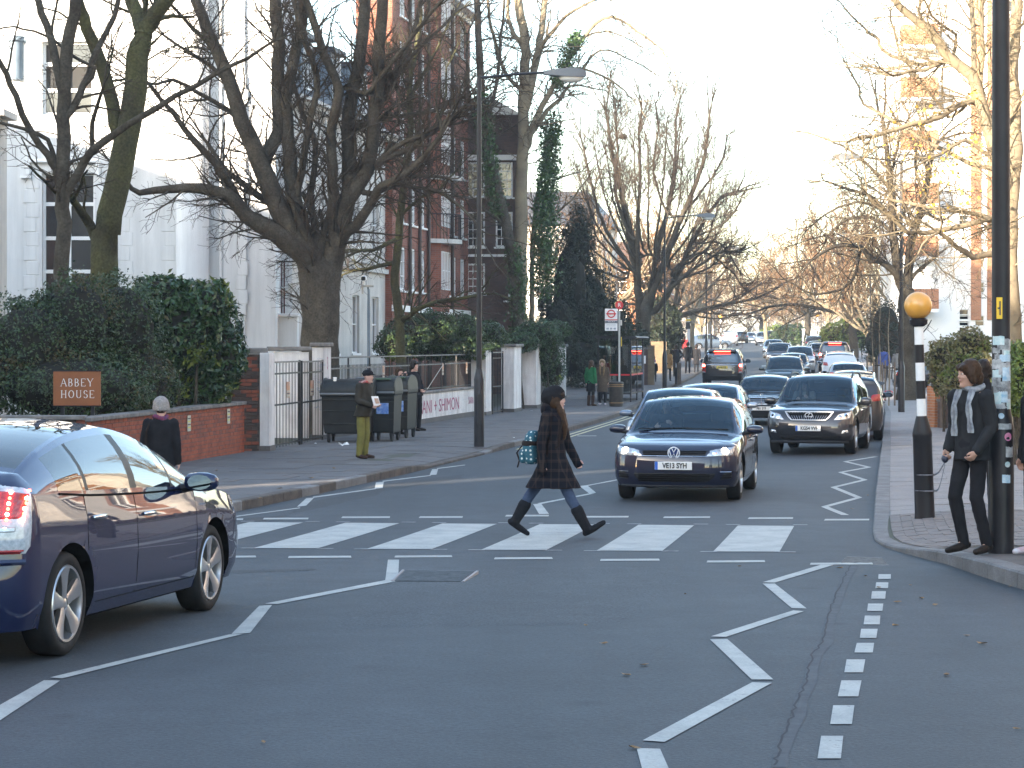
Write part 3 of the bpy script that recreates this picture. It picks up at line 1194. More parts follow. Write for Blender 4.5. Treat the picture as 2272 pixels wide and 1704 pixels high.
bm = bar_mesh(.82)
nb = int(rl / .125)
for k in range(nb):
 link('bar', bm, rail, (.06 + .125 * k, .13, 0))
for z, m_ in ((.06, M_black), (.74, M_railtop), (1.0, M_railtop)):
 obj('rail', MB().box((rl / 2, .13, z), (rl, .03, .035)), m_, rail)
for k in range(9):
 obj('post', MB().box((.05 + k * rl / 8.05, .13, .46), (.035, .035, 1.1)), M_black, rail)
for k, (fr, lab) in enumerate(((.30, 'orange notice tied to the railing above the black bins'), (.52, 'yellowed notice tied to the railing behind the photographer'), (.72, 'small notice on the railing above the scrawled wall'), (.92, 'last small notice on the railing near the lamp post'))):
 q = ra + (rb - ra) * fr
 notice(q[0] + .03, q[1], gz(q[1]) + 1.62, lab, rrz)
for (x, y, lab) in ((-4.78, 45.2, 'orange notice tied to the first gate leaf'), (-4.5, 47.6, 'orange notice tied to the second gate leaf')):
 notice(x + .03, y, gz(y) + 1.35, lab, rrz, .22)

# ---- front walls further along
SP = R(-9.5)
white_pillar('white wall pillar at the end of the railing behind the lamp post', -1.3, 66.2, .5, .95, 2.15, SP)
iron_gate('narrow black iron garden gate between white pillars', -.62, 67.3, -.3, 69.2, 2.0, 3, (.1, .9, 1.8, 1.98), name='garden_gate')
white_pillar('white pillar beyond the narrow gate with a dark base', -.35, 69.4, .42, 1.5, 2.1, SP)
white_pillar('plain white pillar overhung by the evergreen shrub', .35, 73.5, .5, 1.0, 2.1, SP)
M_board = mat('dark_boarding', (.05, .04, .035), (.03, .027, .025), rough=.8, ns=6)
bd = thing('board_gate', 'dark boarded side gate between the white pillars', 'gate', (.95, 75.4, gz(76) + .1), ROAD_RZ)
for k in range(14):
 obj('board', MB().box((.09 + .18 * k, 0, .72), (.17, .04, 1.44)), M_board, bd)
for (y0, y1, hh, lab) in ((78.5, 83, .95, 'low white front wall stained with brown streaks'), (84.5, 88.5, .95, 'low white front wall beside the bus stop')):
 x0, x1 = Bw(y0) + .85, Bw(y1) + .85
 t = thing('front_wall', lab, 'wall', (x0, y0, gz(y0) + .1), math.atan2(y1 - y0, x1 - x0))
 l_ = math.hypot(y1 - y0, x1 - x0)
 obj('panel', MB().box((l_ / 2, .1, hh / 2), (l_, .2, hh), ch=.01), M_white_wall, t)
 obj('cap', MB().box((l_ / 2, .1, hh + .03), (l_ + .06, .28, .06), ch=.01), M_white_wall, t)
white_pillar('white square pillar with a moulded cap near the bus stop', Bw(83.3) + .8, 83.3, .6, .6, 2.0, SP)
bw2 = thing('brick_side_wall', 'brown brick wall carrying the street nameplate by the side road', 'wall', (at(1405, 800, 101)[0], 101, gz(101) + .1), R(6))
obj('panel', MB().box((.2, .15, .85), (1.0, .3, 1.7)), M_brick_dark, bw2, uv=True)
obj('pier', MB().box((.86, .15, .95), (.32, .4, 1.9)), M_brick_stock, bw2, uv=True)
obj('cap', MB().box((.3, .15, 1.76), (1.3, .4, .08)), M_coping, bw2)
bw3 = thing('brick_far_wall', 'yellow brick garden wall across the mouth of the side road', 'wall', (at(1448, 800, 121)[0], 121, gz(121) + .1), R(3))
obj('panel', MB().box((.3, .15, .9), (1.0, .3, 1.85)), M_brick_stock, bw3, uv=True)

# ================================================================== buildings
# ---- white villa behind the hedge (camera-facing front at 60 m)
def xp(px, d):
 return (px - CX) * d / F


def zp(py, d):
 return 1.75 - (py - YH) * d / F


dV = 60.
vg = gz(60) + .1
villa = thing('white_villa', 'white stucco villa with tall mullioned windows behind the dark hedge', 'building', (0, dV, 0))
wx0, wx1 = xp(93, dV), xp(210, dV)
holes = [(wx0, zp(680, dV), wx1 - wx0, zp(383, dV) - zp(680, dV)), (wx0, zp(254, dV), xp(206, dV) - wx0, zp(92, dV) - zp(254, dV))]
obj('wall', wall_holes(xp(392, dV) - xp(60, dV), 13.2 - vg, holes, .3, vg, xp(60, dV)), M_stucco, villa)
rows = [zp(v, dV) - zp(680, dV) for v in (602, 528, 452)]
gmx = lambda: rng.choice((M_wglass, M_wglass, M_wglass2))
M_wglass2 = mat('window_glass_pale', (.05, .05, .048), rough=.05, spec=.9)
w1 = window(villa, holes[0][0], holes[0][1], holes[0][2], holes[0][3], 2, 4, y=.2, bar=.07, single=False, rowz=rows, gm=M_wglass)
w2 = window(villa, holes[1][0], holes[1][1], holes[1][2], holes[1][3], 2, 3, y=.2, bar=.07, single=False, rowz=[zp(199, dV) - zp(254, dV), zp(141, dV) - zp(254, dV)], gm=M_wglass2)
hx0, hx1 = xp(60, dV), xp(222, dV)
hz = zp(358, dV)
obj('hood_mould', MB().box(((hx0 + hx1) / 2, -.06, hz), (hx1 - hx0, .16, .09), ch=.02).box((hx0 + .05, -.06, hz - .22), (.1, .16, .36)).box((hx1 - .05, -.06, hz - .22), (.1, .16, .36)).box((hx0 - .02, -.06, hz - .43), (.3, .16, .09)), M_trim, villa)
obj('string_course', MB().box(((xp(60, dV) + xp(392, dV)) / 2, -.03, zp(277, dV)), (xp(392, dV) - xp(60, dV), .08, .1)), M_stucco, villa)
# quoins: proud blocks either side
for (px, a) in ((273, 1), (373, 1), (66, 1)):
 for k in range(17):
  z = zp(690, dV) + k * .405
  if z < 9:
   obj('quoin', MB().box((xp(px, dV) + (.09 if k % 2 else 0) * a, -.004, z), (.36, .03, .385), ch=.008), M_stucco, villa)
tr = xp(427, dV)
obj('turret', MB().lathe([(.5, vg), (.5, vg + .3), (.46, vg + .35), (.45, 13.6)], 28, (tr, .05, 0)), M_stucco, villa, smooth=40)
obj('wing', MB().box(((xp(455, dV) + xp(540, dV)) / 2, 1.6, vg + 6.3), (xp(540, dV) - xp(455, dV), 2.6, 12.6)), M_stucco, villa)
for k in range(17):
 z = zp(690, dV) + k * .405
 obj('quoin', MB().box((xp(531, dV) + (.05 if k % 2 else 0), .295, z), (.3, .03, .385), ch=.008), M_stucco, villa)
obj('downpipe', MB().tube([(xp(487, dV), .24, vg), (xp(487, dV), .24, 12.5)], .04, 8), M_trim, villa)
obj('left_wing', MB().box(((xp(-300, dV) + xp(62, dV)) / 2, 2.0, vg + 4.6), (xp(62, dV) - xp(-300, dV), 3.9, 9.2)), M_stucco, villa)
for k, px in enumerate((28, 66)):
 cx_ = xp(px, dV)
 obj('chimney_pot', MB().lathe([(.2, 9.2), (.2, 10.25), (.26, 10.3), (.26, 10.42), (.2, 10.45)], 12, (cx_, .4, 0)), M_lead, villa, smooth=40)
obj('eaves', MB().box((xp(10, 52) - 1.0, -8, zp(255, 52)), (2.3, 1.4, .16)).box((xp(10, 52) - 1.05, -8, zp(268, 52)), (2.0, 1.1, .14)), M_cream, villa)
obj('neighbour_wall', MB().box((xp(-2, 52) - 1.0, -7.6, 2.8), (2.0, .8, 9)), M_cream, villa)
obj('back_block', MB().box((xp(230, dV), 5.2, vg + 6.2), (9.6, 9.6, 12.4)), M_stucco, villa)
obj('roof', MB().loft([[(xp(392, dV) + .2, .3, 12.4), (xp(392, dV) + .2, 10, 12.4), (xp(60, dV) - 2.6, 10, 12.4), (xp(60, dV) - 2.6, .3, 12.4)], [(xp(300, dV), 4, 14.5), (xp(300, dV), 6, 14.5), (xp(150, dV), 6, 14.5), (xp(150, dV), 4, 14.5)]]), M_slate, villa)

# ---- cream studio building, mansard roof
dS = 62.
sx = xp(646, dS)
sg = gz(66) + .1
studio = thing('studio_building', 'cream stucco house with a slate mansard roof and arched doorway', 'building', (sx, dS, 0), ROAD_RZ)
eav = zp(223, dS)
Ls = 13.5
sh = [(1.6, 1.4, 1.0, 1.9), (1.6, 4.9, 1.0, 1.7), (4.6, 1.4, 1.0, 1.9), (4.6, 4.9, 1.0, 1.7), (7.4, 1.4, 1.0, 1.9), (7.4, 4.9, 1.0, 1.7), (10.2, 1.4, 1.0, 1.9), (10.2, 4.9, 1.0, 1.7)]
obj('wall', wall_holes(Ls, eav - sg, sh, .18, sg), M_cream, studio)
for (a, b, c_, d_) in sh:
 window(studio, a, b, c_, d_, 2, 2, y=.12)
obj('string_course', MB().box((Ls / 2, -.06, 4.2), (Ls + .1, .14, .16)).box((Ls / 2, -.05, 4.42), (Ls + .06, .1, .08)), M_cream, studio)
obj('cornice', MB().box((Ls / 2, -.14, eav), (Ls + .3, .3, .14)).box((Ls / 2, -.2, eav + .12), (Ls + .4, .44, .1)), M_cream, studio)
obj('gable_wall', MB().add([(0, 0, sg), (0, 9, sg), (0, 9, eav), (0, 0, eav)], [(0, 3, 2, 1)]), M_cream, studio)
obj('roof', MB().loft([[(-.1, -.2, eav + .17), (Ls, -.2, eav + .17), (Ls, 9, eav + .17), (-.1, 9, eav + .17)], [(.1, 1.25, eav + 2.2), (Ls, 1.25, eav + 2.2), (Ls, 8, eav + 2.2), (.1, 8, eav + 2.2)], [(.2, 2.2, eav + 2.6), (Ls, 2.2, eav + 2.6), (Ls, 7, eav + 2.6), (.2, 7, eav + 2.6)]]), M_slate, studio)
for x in (2.1, 5.6, 9.2):
 obj('dormer', MB().box((x, .85, eav + 1.2), (1.3, 1.5, 1.75)), M_lead, studio)
 window(studio, x - .42, eav + .55, .84, 1.35, 2, 2, y=.06, sill=False)
 obj('dormer_roof', MB().prism([(x - .8, -.05), (x + .8, -.05), (x + .8, 1.8), (x - .8, 1.8)], eav + 2.08, eav + 2.24), M_slate, studio)
obj('downpipe', MB().tube([(3.7, -.06, sg), (3.7, -.06, eav)], .05, 8), M_trim, studio)
# gate-end front of the studio facing down the road
sfront = thing('studio_porch', 'white porch end with pointed arch doorway and tall red-brown window', 'building', (0, dS - .25, 0))
px0, px1 = xp(541, dS), xp(650, dS)
ax0, ax1 = xp(570, dS), xp(606, dS)
bx0, bx1 = xp(615, dS), xp(636, dS)
hol = [(ax0, sg, ax1 - ax0, zp(590, dS) - sg), (bx0, zp(698, dS), bx1 - bx0, zp(578, dS) - zp(698, dS))]
obj('wall', wall_holes(px1 - px0, 13.5 - sg, hol, .35, sg, px0), M_stucco, sfront)
obj('side_wall', MB().box((px1 - .15, 1.2, (13.5 + eav) / 2 + .5), (.3, 2.38, 13.5 - eav + 1)), M_stucco, sfront)
arch = []
for k in range(9):
 a = math.pi * k / 8
 arch.append((ax0 + (ax1 - ax0) * (.5 - .5 * math.cos(a)), zp(590, dS) + .62 * math.sin(a) ** .8))
for q, (dy, ww, m_) in enumerate(((-.07, .07, M_trim), (-.02, .05, M_trim))):
 obj('arch_mould', MB().tube([(x, dy, z) for x, z in [(ax0, sg + .1)] + arch + [(ax1, sg + .1)]], ww, 6), m_, sfront)
mb = MB()
mb.add([(x, -.003, z) for x, z in arch], [tuple(range(len(arch)))])
obj('tympanum', mb, M_cream, sfront)
obj('door', MB().add([(ax0, .3, sg), (ax1, .3, sg), (ax1, .3, zp(588, dS)), (ax0, .3, zp(588, dS))], [(0, 1, 2, 3)]), M_cream, sfront)
window(sfront, bx0, zp(698, dS), bx1 - bx0, zp(578, dS) - zp(698, dS), 3, 2, y=.1, gm=M_wred, sill=False, bar=.03)
obj('ledge', MB().box((xp(618, dS), -.35, zp(700, dS)), (1.35, .7, .1), ch=.02).box((xp(618, dS), -.3, (zp(700, dS) + sg) / 2), (1.25, .55, zp(704, dS) - sg)), M_stucco, sfront)
M_lamp = mat('lantern_glass', (.6, .6, .55), rough=.2)
for px in (577.5, 648):
 t = thing('wall_lantern', 'small square wall lantern on the white porch beside the %s' % ('arch' if px < 600 else 'tree trunk'), 'lantern', (xp(px, dS), dS - .42, zp(640, dS)))
 obj('glass', MB().box((0, 0, 0), (.13, .13, .28)), M_lamp, t)
 obj('frame', MB().box((0, 0, .16), (.17, .17, .04)).box((0, 0, -.16), (.15, .15, .04)).box((0, .08, -.05), (.04, .1, .3)), M_trim, t)

# ---- red brick mansion block
mx, my = -4.16, 74.
mg = gz(80) + .1
mans = thing('brick_mansion_block', 'tall red brick mansion block with white sash windows and drainpipes', 'building', (mx, my, 0), ROAD_RZ)
Lm = 14.6
mh = []
rowsz = [1.3, 3.6, 6.0, 8.4, 10.9, 13.3]
cols = [1.2, 2.9, 4.6, 9.2, 7, 7, 10.7, 12.5]
for r_, z in enumerate(rowsz):
 for c_, x in enumerate(cols):
  if c_ in (4, 5):
   continue
  mh.append((x, z, .9 if c_ != 3 else .8, 1.55))
obj('wall', wall_holes(Lm, 15.6 - mg, mh, .16, mg), M_brick_red, mans, uv=True)
for i, (a, b, c_, d_) in enumerate(mh):
 window(mans, a, b, c_, d_, 2, 3, y=.07, bar=.09, gm=M_curt if i % 5 == 2 else M_wglass)
obj('side_wall', MB().add([(0, 0, mg), (0, 1.3, mg), (0, 1.3, 15.6), (0, 0, 15.6)], [(0, 3, 2, 1)]), M_brick_red, mans, uv=True)
obj('cornice', MB().box((Lm / 2, -.2, 15.3), (Lm + .5, .6, .35)), M_trim, mans)
for z in (2.95, 15.0):
 obj('string_course', MB().box((Lm / 2, -.05, z), (Lm + .1, .12, .22)), M_trim, mans)
obj('bay', MB().loft([[(6.2, 0, z), (6.5, -.4, z), (8.2, -.4, z), (8.5, 0, z)] for z in (2.9, 15.5)]), M_brick_red, mans, uv=True)
for r_, z in enumerate(rowsz):
 for x in (6.6, 7.15, 7.7):
  window(mans, x, z + .15, .42, 1.45, 1, 2, y=-.42, bar=.04, sill=False)
for k, z in enumerate((5.5, 7.9, 10.4)):
 b = obj('balcony', MB().loft([[(6.0 + 2.7 * i / 12, -1.0 * math.sin(math.pi * i / 12) - .05, z + q) for i in range(13)] for q in (0, .16)]), M_cream, mans)
 for i in range(1, 24):
  a = math.pi * i / 24
  obj('baluster', MB().tube([(6.0 + 2.7 * i / 24, -.95 * math.sin(a) - .05, z + .16), (6.0 + 2.7 * i / 24, -.95 * math.sin(a) - .05, z + 1.1)], .012, 4), M_black, b)
 obj('rail', MB().tube([(6.0 + 2.7 * i / 24, -.95 * math.sin(math.pi * i / 24) - .05, z + 1.1) for i in range(25)], .022, 5), M_black, b)
for x in (2.5, 4.2, 5.8, 8.8, 10.4):
 obj('drainpipe', MB().tube([(x, -.09, mg), (x, -.09, 15)], .065, 8), M_pipe, mans)
# the projecting wing that faces down the road
dW = 88.
wing = thing('brick_wing', 'projecting brick wing with white pediment and many-paned windows behind trees', 'building', (0, dW, 0))
wxa, wxb = xp(1026, dW), xp(1150, dW)
wh = [(xp(1036, dW), zp(548, dW), xp(1076, dW) - xp(1036, dW), 1.45), (xp(1036, dW), zp(652, dW), xp(1076, dW) - xp(1036, dW), 1.25), (xp(1036, dW), zp(438, dW), xp(1076, dW) - xp(1036, dW), 1.45), (xp(1100, dW), zp(438, dW), .7, 1.45), (xp(1100, dW), zp(548, dW), .7, 1.45)]
obj('wall', wall_holes(wxb - wxa, zp(255, dW) - mg, wh, .15, mg, wxa), M_brick_dark, wing, uv=True)
for i, (a, b, c_, d_) in enumerate(wh):
 window(wing, a, b, c_, d_, 3, 4, y=.06, bar=.07, gm=M_wred if i == 1 else M_wglass)
obj('pediment', MB().add([(wxa - .15, -.2, zp(255, dW)), (wxb + .15, -.2, zp(255, dW)), ((wxa + wxb) / 2, -.2, zp(215, dW)), (wxa - .15, .6, zp(255, dW)), (wxb + .15, .6, zp(255, dW)), ((wxa + wxb) / 2, .6, zp(215, dW))], [(0, 1, 2), (0, 3, 4, 1), (1, 4, 5, 2), (2, 5, 3, 0)]), M_trim, wing)
obj('string_course', MB().box(((wxa + wxb) / 2, -.05, zp(350, dW)), (wxb - wxa + .1, .2, .22)).box(((wxa + wxb) / 2, -.05, zp(567, dW)), (wxb - wxa + .06, .12, .1)), M_trim, wing)
obj('body', MB().box(((wxa + wxb) / 2 - .05, 9.1, (zp(258, dW) + mg) / 2), (wxb - wxa - .15, 18, zp(258, dW) - mg - .2)), M_brick_dark, wing, uv=True)


def plain_house(name, label, x, y, w, d, h, m, roofm, cols_, rows_, rz=0., roof=2.2, win=(1.0, 1.6), cat='building', fm=None, gm=None, sides=(0,)):
 g = gz(y) - .2
 t = thing(name, label, cat, (x, y, g), rz)
 for sdx, (ln, ox, oy, rr) in enumerate(((w, 0, 0, 0), (d, w, 0, R(90)), (w, w, d, R(180)), (d, 0, d, R(270)))):
  hs = []
  if sdx in sides:
   nc = max(1, int(round(cols_ * ln / w)))
   for r_ in range(rows_):
    for c_ in range(nc):
     hs.append((ln * (c_ + .5) / nc - win[0] / 2, 1.0 + r_ * (h - .6) / rows_, win[0], win[1]))
  o = obj('wall', wall_holes(ln, h, hs, .15), m, t, uv=True)
  o.location = (ox, oy, 0)
  o.rotation_euler[2] = rr
  for q in hs:
   window(o, q[0], q[1], q[2], q[3], 2, 2, y=.08, fm=fm, gm=gm)
 e = .35
 if roof > 0:
  obj('roof', MB().loft([[(-e, -e, h), (w + e, -e, h), (w + e, d + e, h), (-e, d + e, h)], [(w * .2, d * .35, h + roof), (w * .8, d * .35, h + roof), (w * .8, d * .65, h + roof), (w * .2, d * .65, h + roof)]]), roofm, t)
 else:
  obj('roof', MB().box((w / 2, d / 2, h + .15), (w + .3, d + .3, .3)), roofm, t)
 return t


M_rooftile = mat('roof_tile', (.12, .07, .05), (.08, .05, .04), rough=.85, ns=2)
# ---- white flats on the right, sunlit
M_flat_white = mat('flats_render', (.78, .77, .74), rough=.7)
fx0, fx1, dF = xp(2035, 118), xp(2420, 118), 118.
fg = gz(118)
flats = thing('white_flats', 'sunlit white block of flats with orange brick panels and small windows', 'building', (0, dF, 0))
fh = [(xp(px, dF), zp(py, dF), .55, .6) for px, py in ((2163, 650), (2163, 724), (2128, 724), (2128, 738), (2128, 710), (2163, 575), (2128, 575), (2163, 500), (2128, 500))]
fh += [(xp(2215, dF) + 1.6 * k, zp(724, dF) + 2.9 * r_, 1.0, 1.3) for k in range(3) for r_ in range(7)]
obj('wall', wall_holes(fx1 - fx0, 24 - fg, fh, .2, fg, fx0), M_flat_white, flats)
for (a, b, c_, d_) in fh:
 window(flats, a, b, c_, d_, 1, 2, y=.1)
for (px, wpx) in ((2165, 22), (2195, 10)):
 obj('brick_panel', MB().box((xp(px, dF), -.04, 13.5), (wpx * dF / F, .12, 21)), M_brick_org, flats, uv=True)
for r_ in range(6):
 z = zp(690, dF) + r_ * 2.9
 b = obj('balcony', MB().box((fx0 - .1, -.6, z), (2.1, 1.3, .2)), M_flat_white, flats)
 obj('balcony_panel', MB().box((fx0 - .1, -1.2, z + .65), (2.1, .1, 1.1)), M_brick_org, b, uv=True)
obj('body', MB().box(((fx0 + fx1) / 2, 6.3, (24 + fg) / 2), (fx1 - fx0 - .1, 11.8, 23.4 - fg)), M_flat_white, flats)
obj('terrace_wall', MB().box(((fx0 + fx1) / 2, -6, zp(742, 112)), (fx1 - fx0 + 2, .25, .3)).box(((fx0 + fx1) / 2, -5.9, fg + .5), (fx1 - fx0 + 2, .2, 1.4)), M_flat_white, flats)
# ---- houses further up and behind
plain_house('pale_house', 'pale rendered house half hidden behind the dark conifers', -1.5, 128, 7, 8, 9, M_cream, M_slate, 3, 3, rz=R(-9))
plain_house('brick_far_house', 'brick house among the bare trees beyond the bus shelter', 2.5, 160, 9, 10, 7, M_brick_org, M_rooftile, 4, 3, rz=R(-9), sides=(0, 1))
plain_house('white_far_house', 'white house behind the sunlit trees up the hill', 42, 190, 12, 9, 8, M_flat_white, M_slate, 4, 2, rz=R(-8), sides=(0, 3))
plain_house('brick_hill_house', 'red brick villa on the hill beyond the second beacon', 47, 255, 14, 9, 8, M_brick_org, M_rooftile, 5, 2, rz=R(-6), sides=(0, 3))
plain_house('terrace_far', 'long brick terrace on the far left side of the hill', 4, 225, 10, 40, 7, M_brick_org, M_rooftile, 3, 3, rz=R(-8), sides=(0, 1))
plain_house('crest_house', 'pale house glimpsed through trees past the brow of the hill', 12, 380, 24, 10, 9, M_cream, M_rooftile, 6, 2, sides=(0,))
# ================================================================== cars
def paint(name, c, metal=.35):
 m = mat('paint_' + name, c, rough=.4 if metal >= .6 else .55, metal=metal if metal >= .6 else 0., coat=1., spec=.5 if metal >= .6 else .2)
 m.node_tree.nodes['Principled BSDF'].inputs['Coat IOR'].default_value = 1.65
 m.node_tree.nodes['Principled BSDF'].inputs['Coat Roughness'].default_value = .012
 return m


M_cglass = glass_mat('car_glass', (.50, .60, .62), gloss=.03, refl=(.75, .92, 1))
M_cglass_dark = glass_mat('car_glass_dark', (.10, .12, .13), gloss=.12, refl=(.9, .97, 1))
M_tyre = mat('tyre_rubber', (.012, .012, .013), (.022, .022, .022), rough=.75, ns=9, spec=.2)
M_alloy = mat('alloy_wheel', (.55, .55, .56), rough=.28, metal=.85)
M_plastic = mat('black_trim', (.010, .010, .011), rough=.5, spec=.3)
M_seam = mat('panel_gap', (.004, .004, .004), rough=.9, spec=.1)
M_chrome = mat('chrome', (.75, .76, .78), rough=.08, metal=1.)
M_emblem = mat('emblem_silver', (.72, .73, .75), rough=.3)
M_mirror = mat('mirror_glass', (.22, .28, .34), rough=.02, metal=1.)
M_inter = mat('car_interior', (.022, .023, .026), rough=.8, spec=.2)
M_lens = mat('lamp_lens', (.55, .58, .6), (.3, .32, .34), rough=.08, metal=.4, coat=1., ns=18)
M_reflector = mat('lamp_reflector', (.8, .82, .84), rough=.05, metal=1.)
M_lit = mat('headlamp_lit', (1, .95, .85), emit=(1, .86, .66), es=4.)
M_litdim = mat('headlamp_dim', (1, .95, .85), emit=(1, .9, .75), es=2.5)
M_redlens = mat('tail_lens', (.28, .012, .012), (.42, .03, .02), rough=.1, coat=1., ns=30)
M_redlit = mat('tail_lit', (.8, .05, .03), emit=(1, .06, .03), es=5.)
M_redhot = mat('tail_hot', (1, .6, .5), emit=(1, .55, .42), es=9.)
M_clearlens = mat('clear_lens', (.55, .6, .64), (.35, .4, .44), rough=.1, coat=1., ns=40)
M_plate_w = mat('plate_white', (.72, .72, .70), rough=.4)
M_plate_y = mat('plate_yellow', (.72, .52, .05), rough=.4)
M_plate_b = mat('plate_blue', (.02, .12, .5), rough=.4)
M_ptext = mat('plate_text', (.01, .01, .012), rough=.5)
M_orange = mat('indicator', (.6, .22, .02), rough=.15, coat=1.)
M_badge = mat('badge_blue', (.02, .05, .16), rough=.2, coat=1.)
M_tax = mat('tax_disc', (.2, .5, .35), (.6, .7, .65), rough=.5, ns=30)


def interp(pts, x):
 return np.interp(x, [p[0] for p in pts], [p[1] for p in pts])


def sm(pts, n=6):
 """resample a polyline smoothly (Catmull-Rom), keep ends"""
 P = [pts[0]] + list(pts) + [pts[-1]]
 out = []
 for i in range(1, len(P) - 2):
  a, b, c, d = (np.array(q, float) for q in P[i - 1:i + 3])
  for k in range(n):
   t = k / n
   out.append(tuple(.5 * ((2 * b) + (c - a) * t + (2 * a - 5 * b + 4 * c - d) * t * t + (3 * b - a - 3 * c + d) * t ** 3)))
 out.append(tuple(pts[-1]))
 o2 = [out[0]]
 for q in out[1:]:
  if q[0] > o2[-1][0] + 1e-4:
   o2.append(q)
 return o2


SIDE_T = [0, .25, .5, .85, 1.0]


class Car:
 def __init__(s, **k):
  s.__dict__.update(dict(L=4.2, W=1.76, H=1.47, fo=.85, wb=2.6, wr=.315, sill=.2, rf=.71, p=2.8, bulge=.93, shoulder=.955, spokes=5, rails=False, crown=.06), **k)
  s.top = sm(s.top)
  s.belt = sm(s.belt)
  s.nose = sm(s.nose, 4)
  s.tail = sm(s.tail, 4)
  s.hw = s.W / 2
  s.ra = s.wr + .055
  s.s0 = min(.46, s.fo - s.ra - .04)
  ro = s.L - s.fo - s.wb
  s.s1 = s.L - min(.42, ro - s.ra - .04)
  s.axf, s.axr = s.fo, s.fo + s.wb

 def section(s, x):
  zt, zb = float(interp(s.top, x)), float(interp(s.belt, x))
  zb = min(zb, zt - .05)
  e = min(x / s.L, 1 - x / s.L)
  hw = s.hw * float(np.interp(x, [0, .5, 1.1, s.L - 1.1, s.L - .4, s.L], [.955, .985, 1, 1, .975, .93]))
  zs = s.sill + .02
  ys, zz, tg = [], [], []
  for t in np.linspace(0, 1, 13):
   f = np.interp(t, [0, .18, .5, .8, 1.0], [s.bulge, .985, 1.0, .99, s.shoulder])
   ys.append(hw * f)
   zz.append(zs + (zb - zs) * t)
   tg.append(('side', t))
  h = np.clip((zt - zb) / (s.H - float(interp(s.belt, s.L * .5)) + 1e-6), 0, 1)
  re = hw * (.90 - (.90 - s.rf) * h ** .9)
  cr = s.crown * (.6 + .4 * h)
  ze = zt - cr
  y0, z0 = ys[-1], zz[-1]
  for t in (.1, .3, .5, .7, .9, 1.0):
   bow = .05 * h * math.sin(math.pi * t)
   ys.append(y0 + (re - y0) * t + bow)
   zz.append(z0 + (ze - z0) * t)
   tg.append(('green', t))
  for t in (.05, .22, .42, .62, .82, 1.0):
   ys.append(re * (1 - t))
   zz.append(zt - cr * (1 - t) ** 2.2)
   tg.append(('top', t))
  return np.array(ys), np.array(zz), tg

 def nose_pt(s, y, z, off=0.):
  ys, zz, _ = s.section(s.s0)
  Y = np.interp(z, zz, ys)
  t = min(abs(y) / Y, .9995)
  sf = float(interp(s.nose, z))
  x = sf + (s.s0 - sf) * (1 - (1 - t ** s.p) ** (1 / s.p))
  return np.array((y, x - s.L / 2, z))

 def tail_pt(s, y, z, off=0.):
  ys, zz, _ = s.section(s.s1)
  Y = np.interp(z, zz, ys)
  t = min(abs(y) / Y, .9995)
  sf = float(interp(s.tail, z))
  r = s.L - s.s1
  x = sf + (r - sf) * (1 - (1 - t ** s.p) ** (1 / s.p))
  return np.array((y, s.L - x - s.L / 2, z))

 def arc_pt(s, front, th, z):
  xe = s.s0 if front else s.s1
  ys, zz, _ = s.section(xe)
  Y = np.interp(z, zz, ys)
  a = min(abs(th), math.pi / 2)
  y = math.copysign(Y * math.sin(a) ** (2 / s.p), th)
  sf = float(interp(s.nose if front else s.tail, z))
  r = s.s0 if front else s.L - s.s1
  x = sf + (r - sf) * (1 - math.cos(a) ** (2 / s.p))
  return np.array((y, (x if front else s.L - x) - s.L / 2, z))

 def side_pt(s, x, z, sg=1):
  ys, zz, _ = s.section(x)
  return np.array((sg * np.interp(z, zz[:19], ys[:19]), x - s.L / 2, z))

 def patch(s, fn, q, n=7, m=5, off=.006):
  """surface patch over corners q (y, z) on fn, raised by off"""
  xe = s.s0 if fn == s.nose_pt else s.s1
  ys_, zz_, _ = s.section(xe)

  def th(y, z):
   t_ = min(abs(y) / np.interp(z, zz_, ys_), 1.)
   return math.copysign(min(math.asin(t_ ** (s.p / 2)), R(86)), y)

  def fn(a_, z, fn=fn):
   return s.arc_pt(fn == s.nose_pt, a_, z)
  q = [np.array((th(*p), p[1]), float) for p in q]
  rows = []
  for i in range(n + 1):
   t = i / n
   a, b = q[0] + (q[1] - q[0]) * t, q[3] + (q[2] - q[3]) * t
   row = []
   for k in range(m + 1):
    c = a + (b - a) * k / m
    e = .004
    p0 = fn(c[0], c[1])
    n1 = np.cross(fn(c[0] + e, c[1]) - p0, fn(c[0], c[1] + e) - p0)
    n1 /= np.linalg.norm(n1) + 1e-12
    ctr = np.array((0, 0, .6))
    if np.dot(n1, p0 - ctr) < 0:
     n1 = -n1
    o = off
    if i in (0, n) or k in (0, m):
     o = -.004
    row.append(p0 + n1 * o)
   rows.append(row)
  return MB().grid(np.array(rows))

 def build(s, name, label, mp, loc, rz, plate_f=None, plate_r=None, group=None, glass=None, doors=True, lit=False, brake=False, detail=True, label_cat='car'):
  glass = glass or M_cglass
  t = thing(name, label, label_cat, loc, rz, group)
  key = [s.s0, s.s1, *s.ws, *s.rg, *s.sg] + [a for p in s.pillars for a in p] + [a for d in s.doors for a in d]
  xs = list(np.arange(s.s0, s.s1, .045))
  xs = [x for x in xs if all(abs(x - k) > .014 for k in key)] + [k for k in key if s.s0 <= k <= s.s1]
  for ax in (s.axf, s.axr):
   xs = [x for x in xs]
  xs = sorted(set(round(x, 4) for x in xs))
  secs = [s.section(x) for x in xs]
  nr = len(secs[0][0])
  tg = secs[0][2]
  V = {1: np.zeros((len(xs), nr, 3)), -1: np.zeros((len(xs), nr, 3))}
  ins = np.zeros((len(xs), nr), bool)
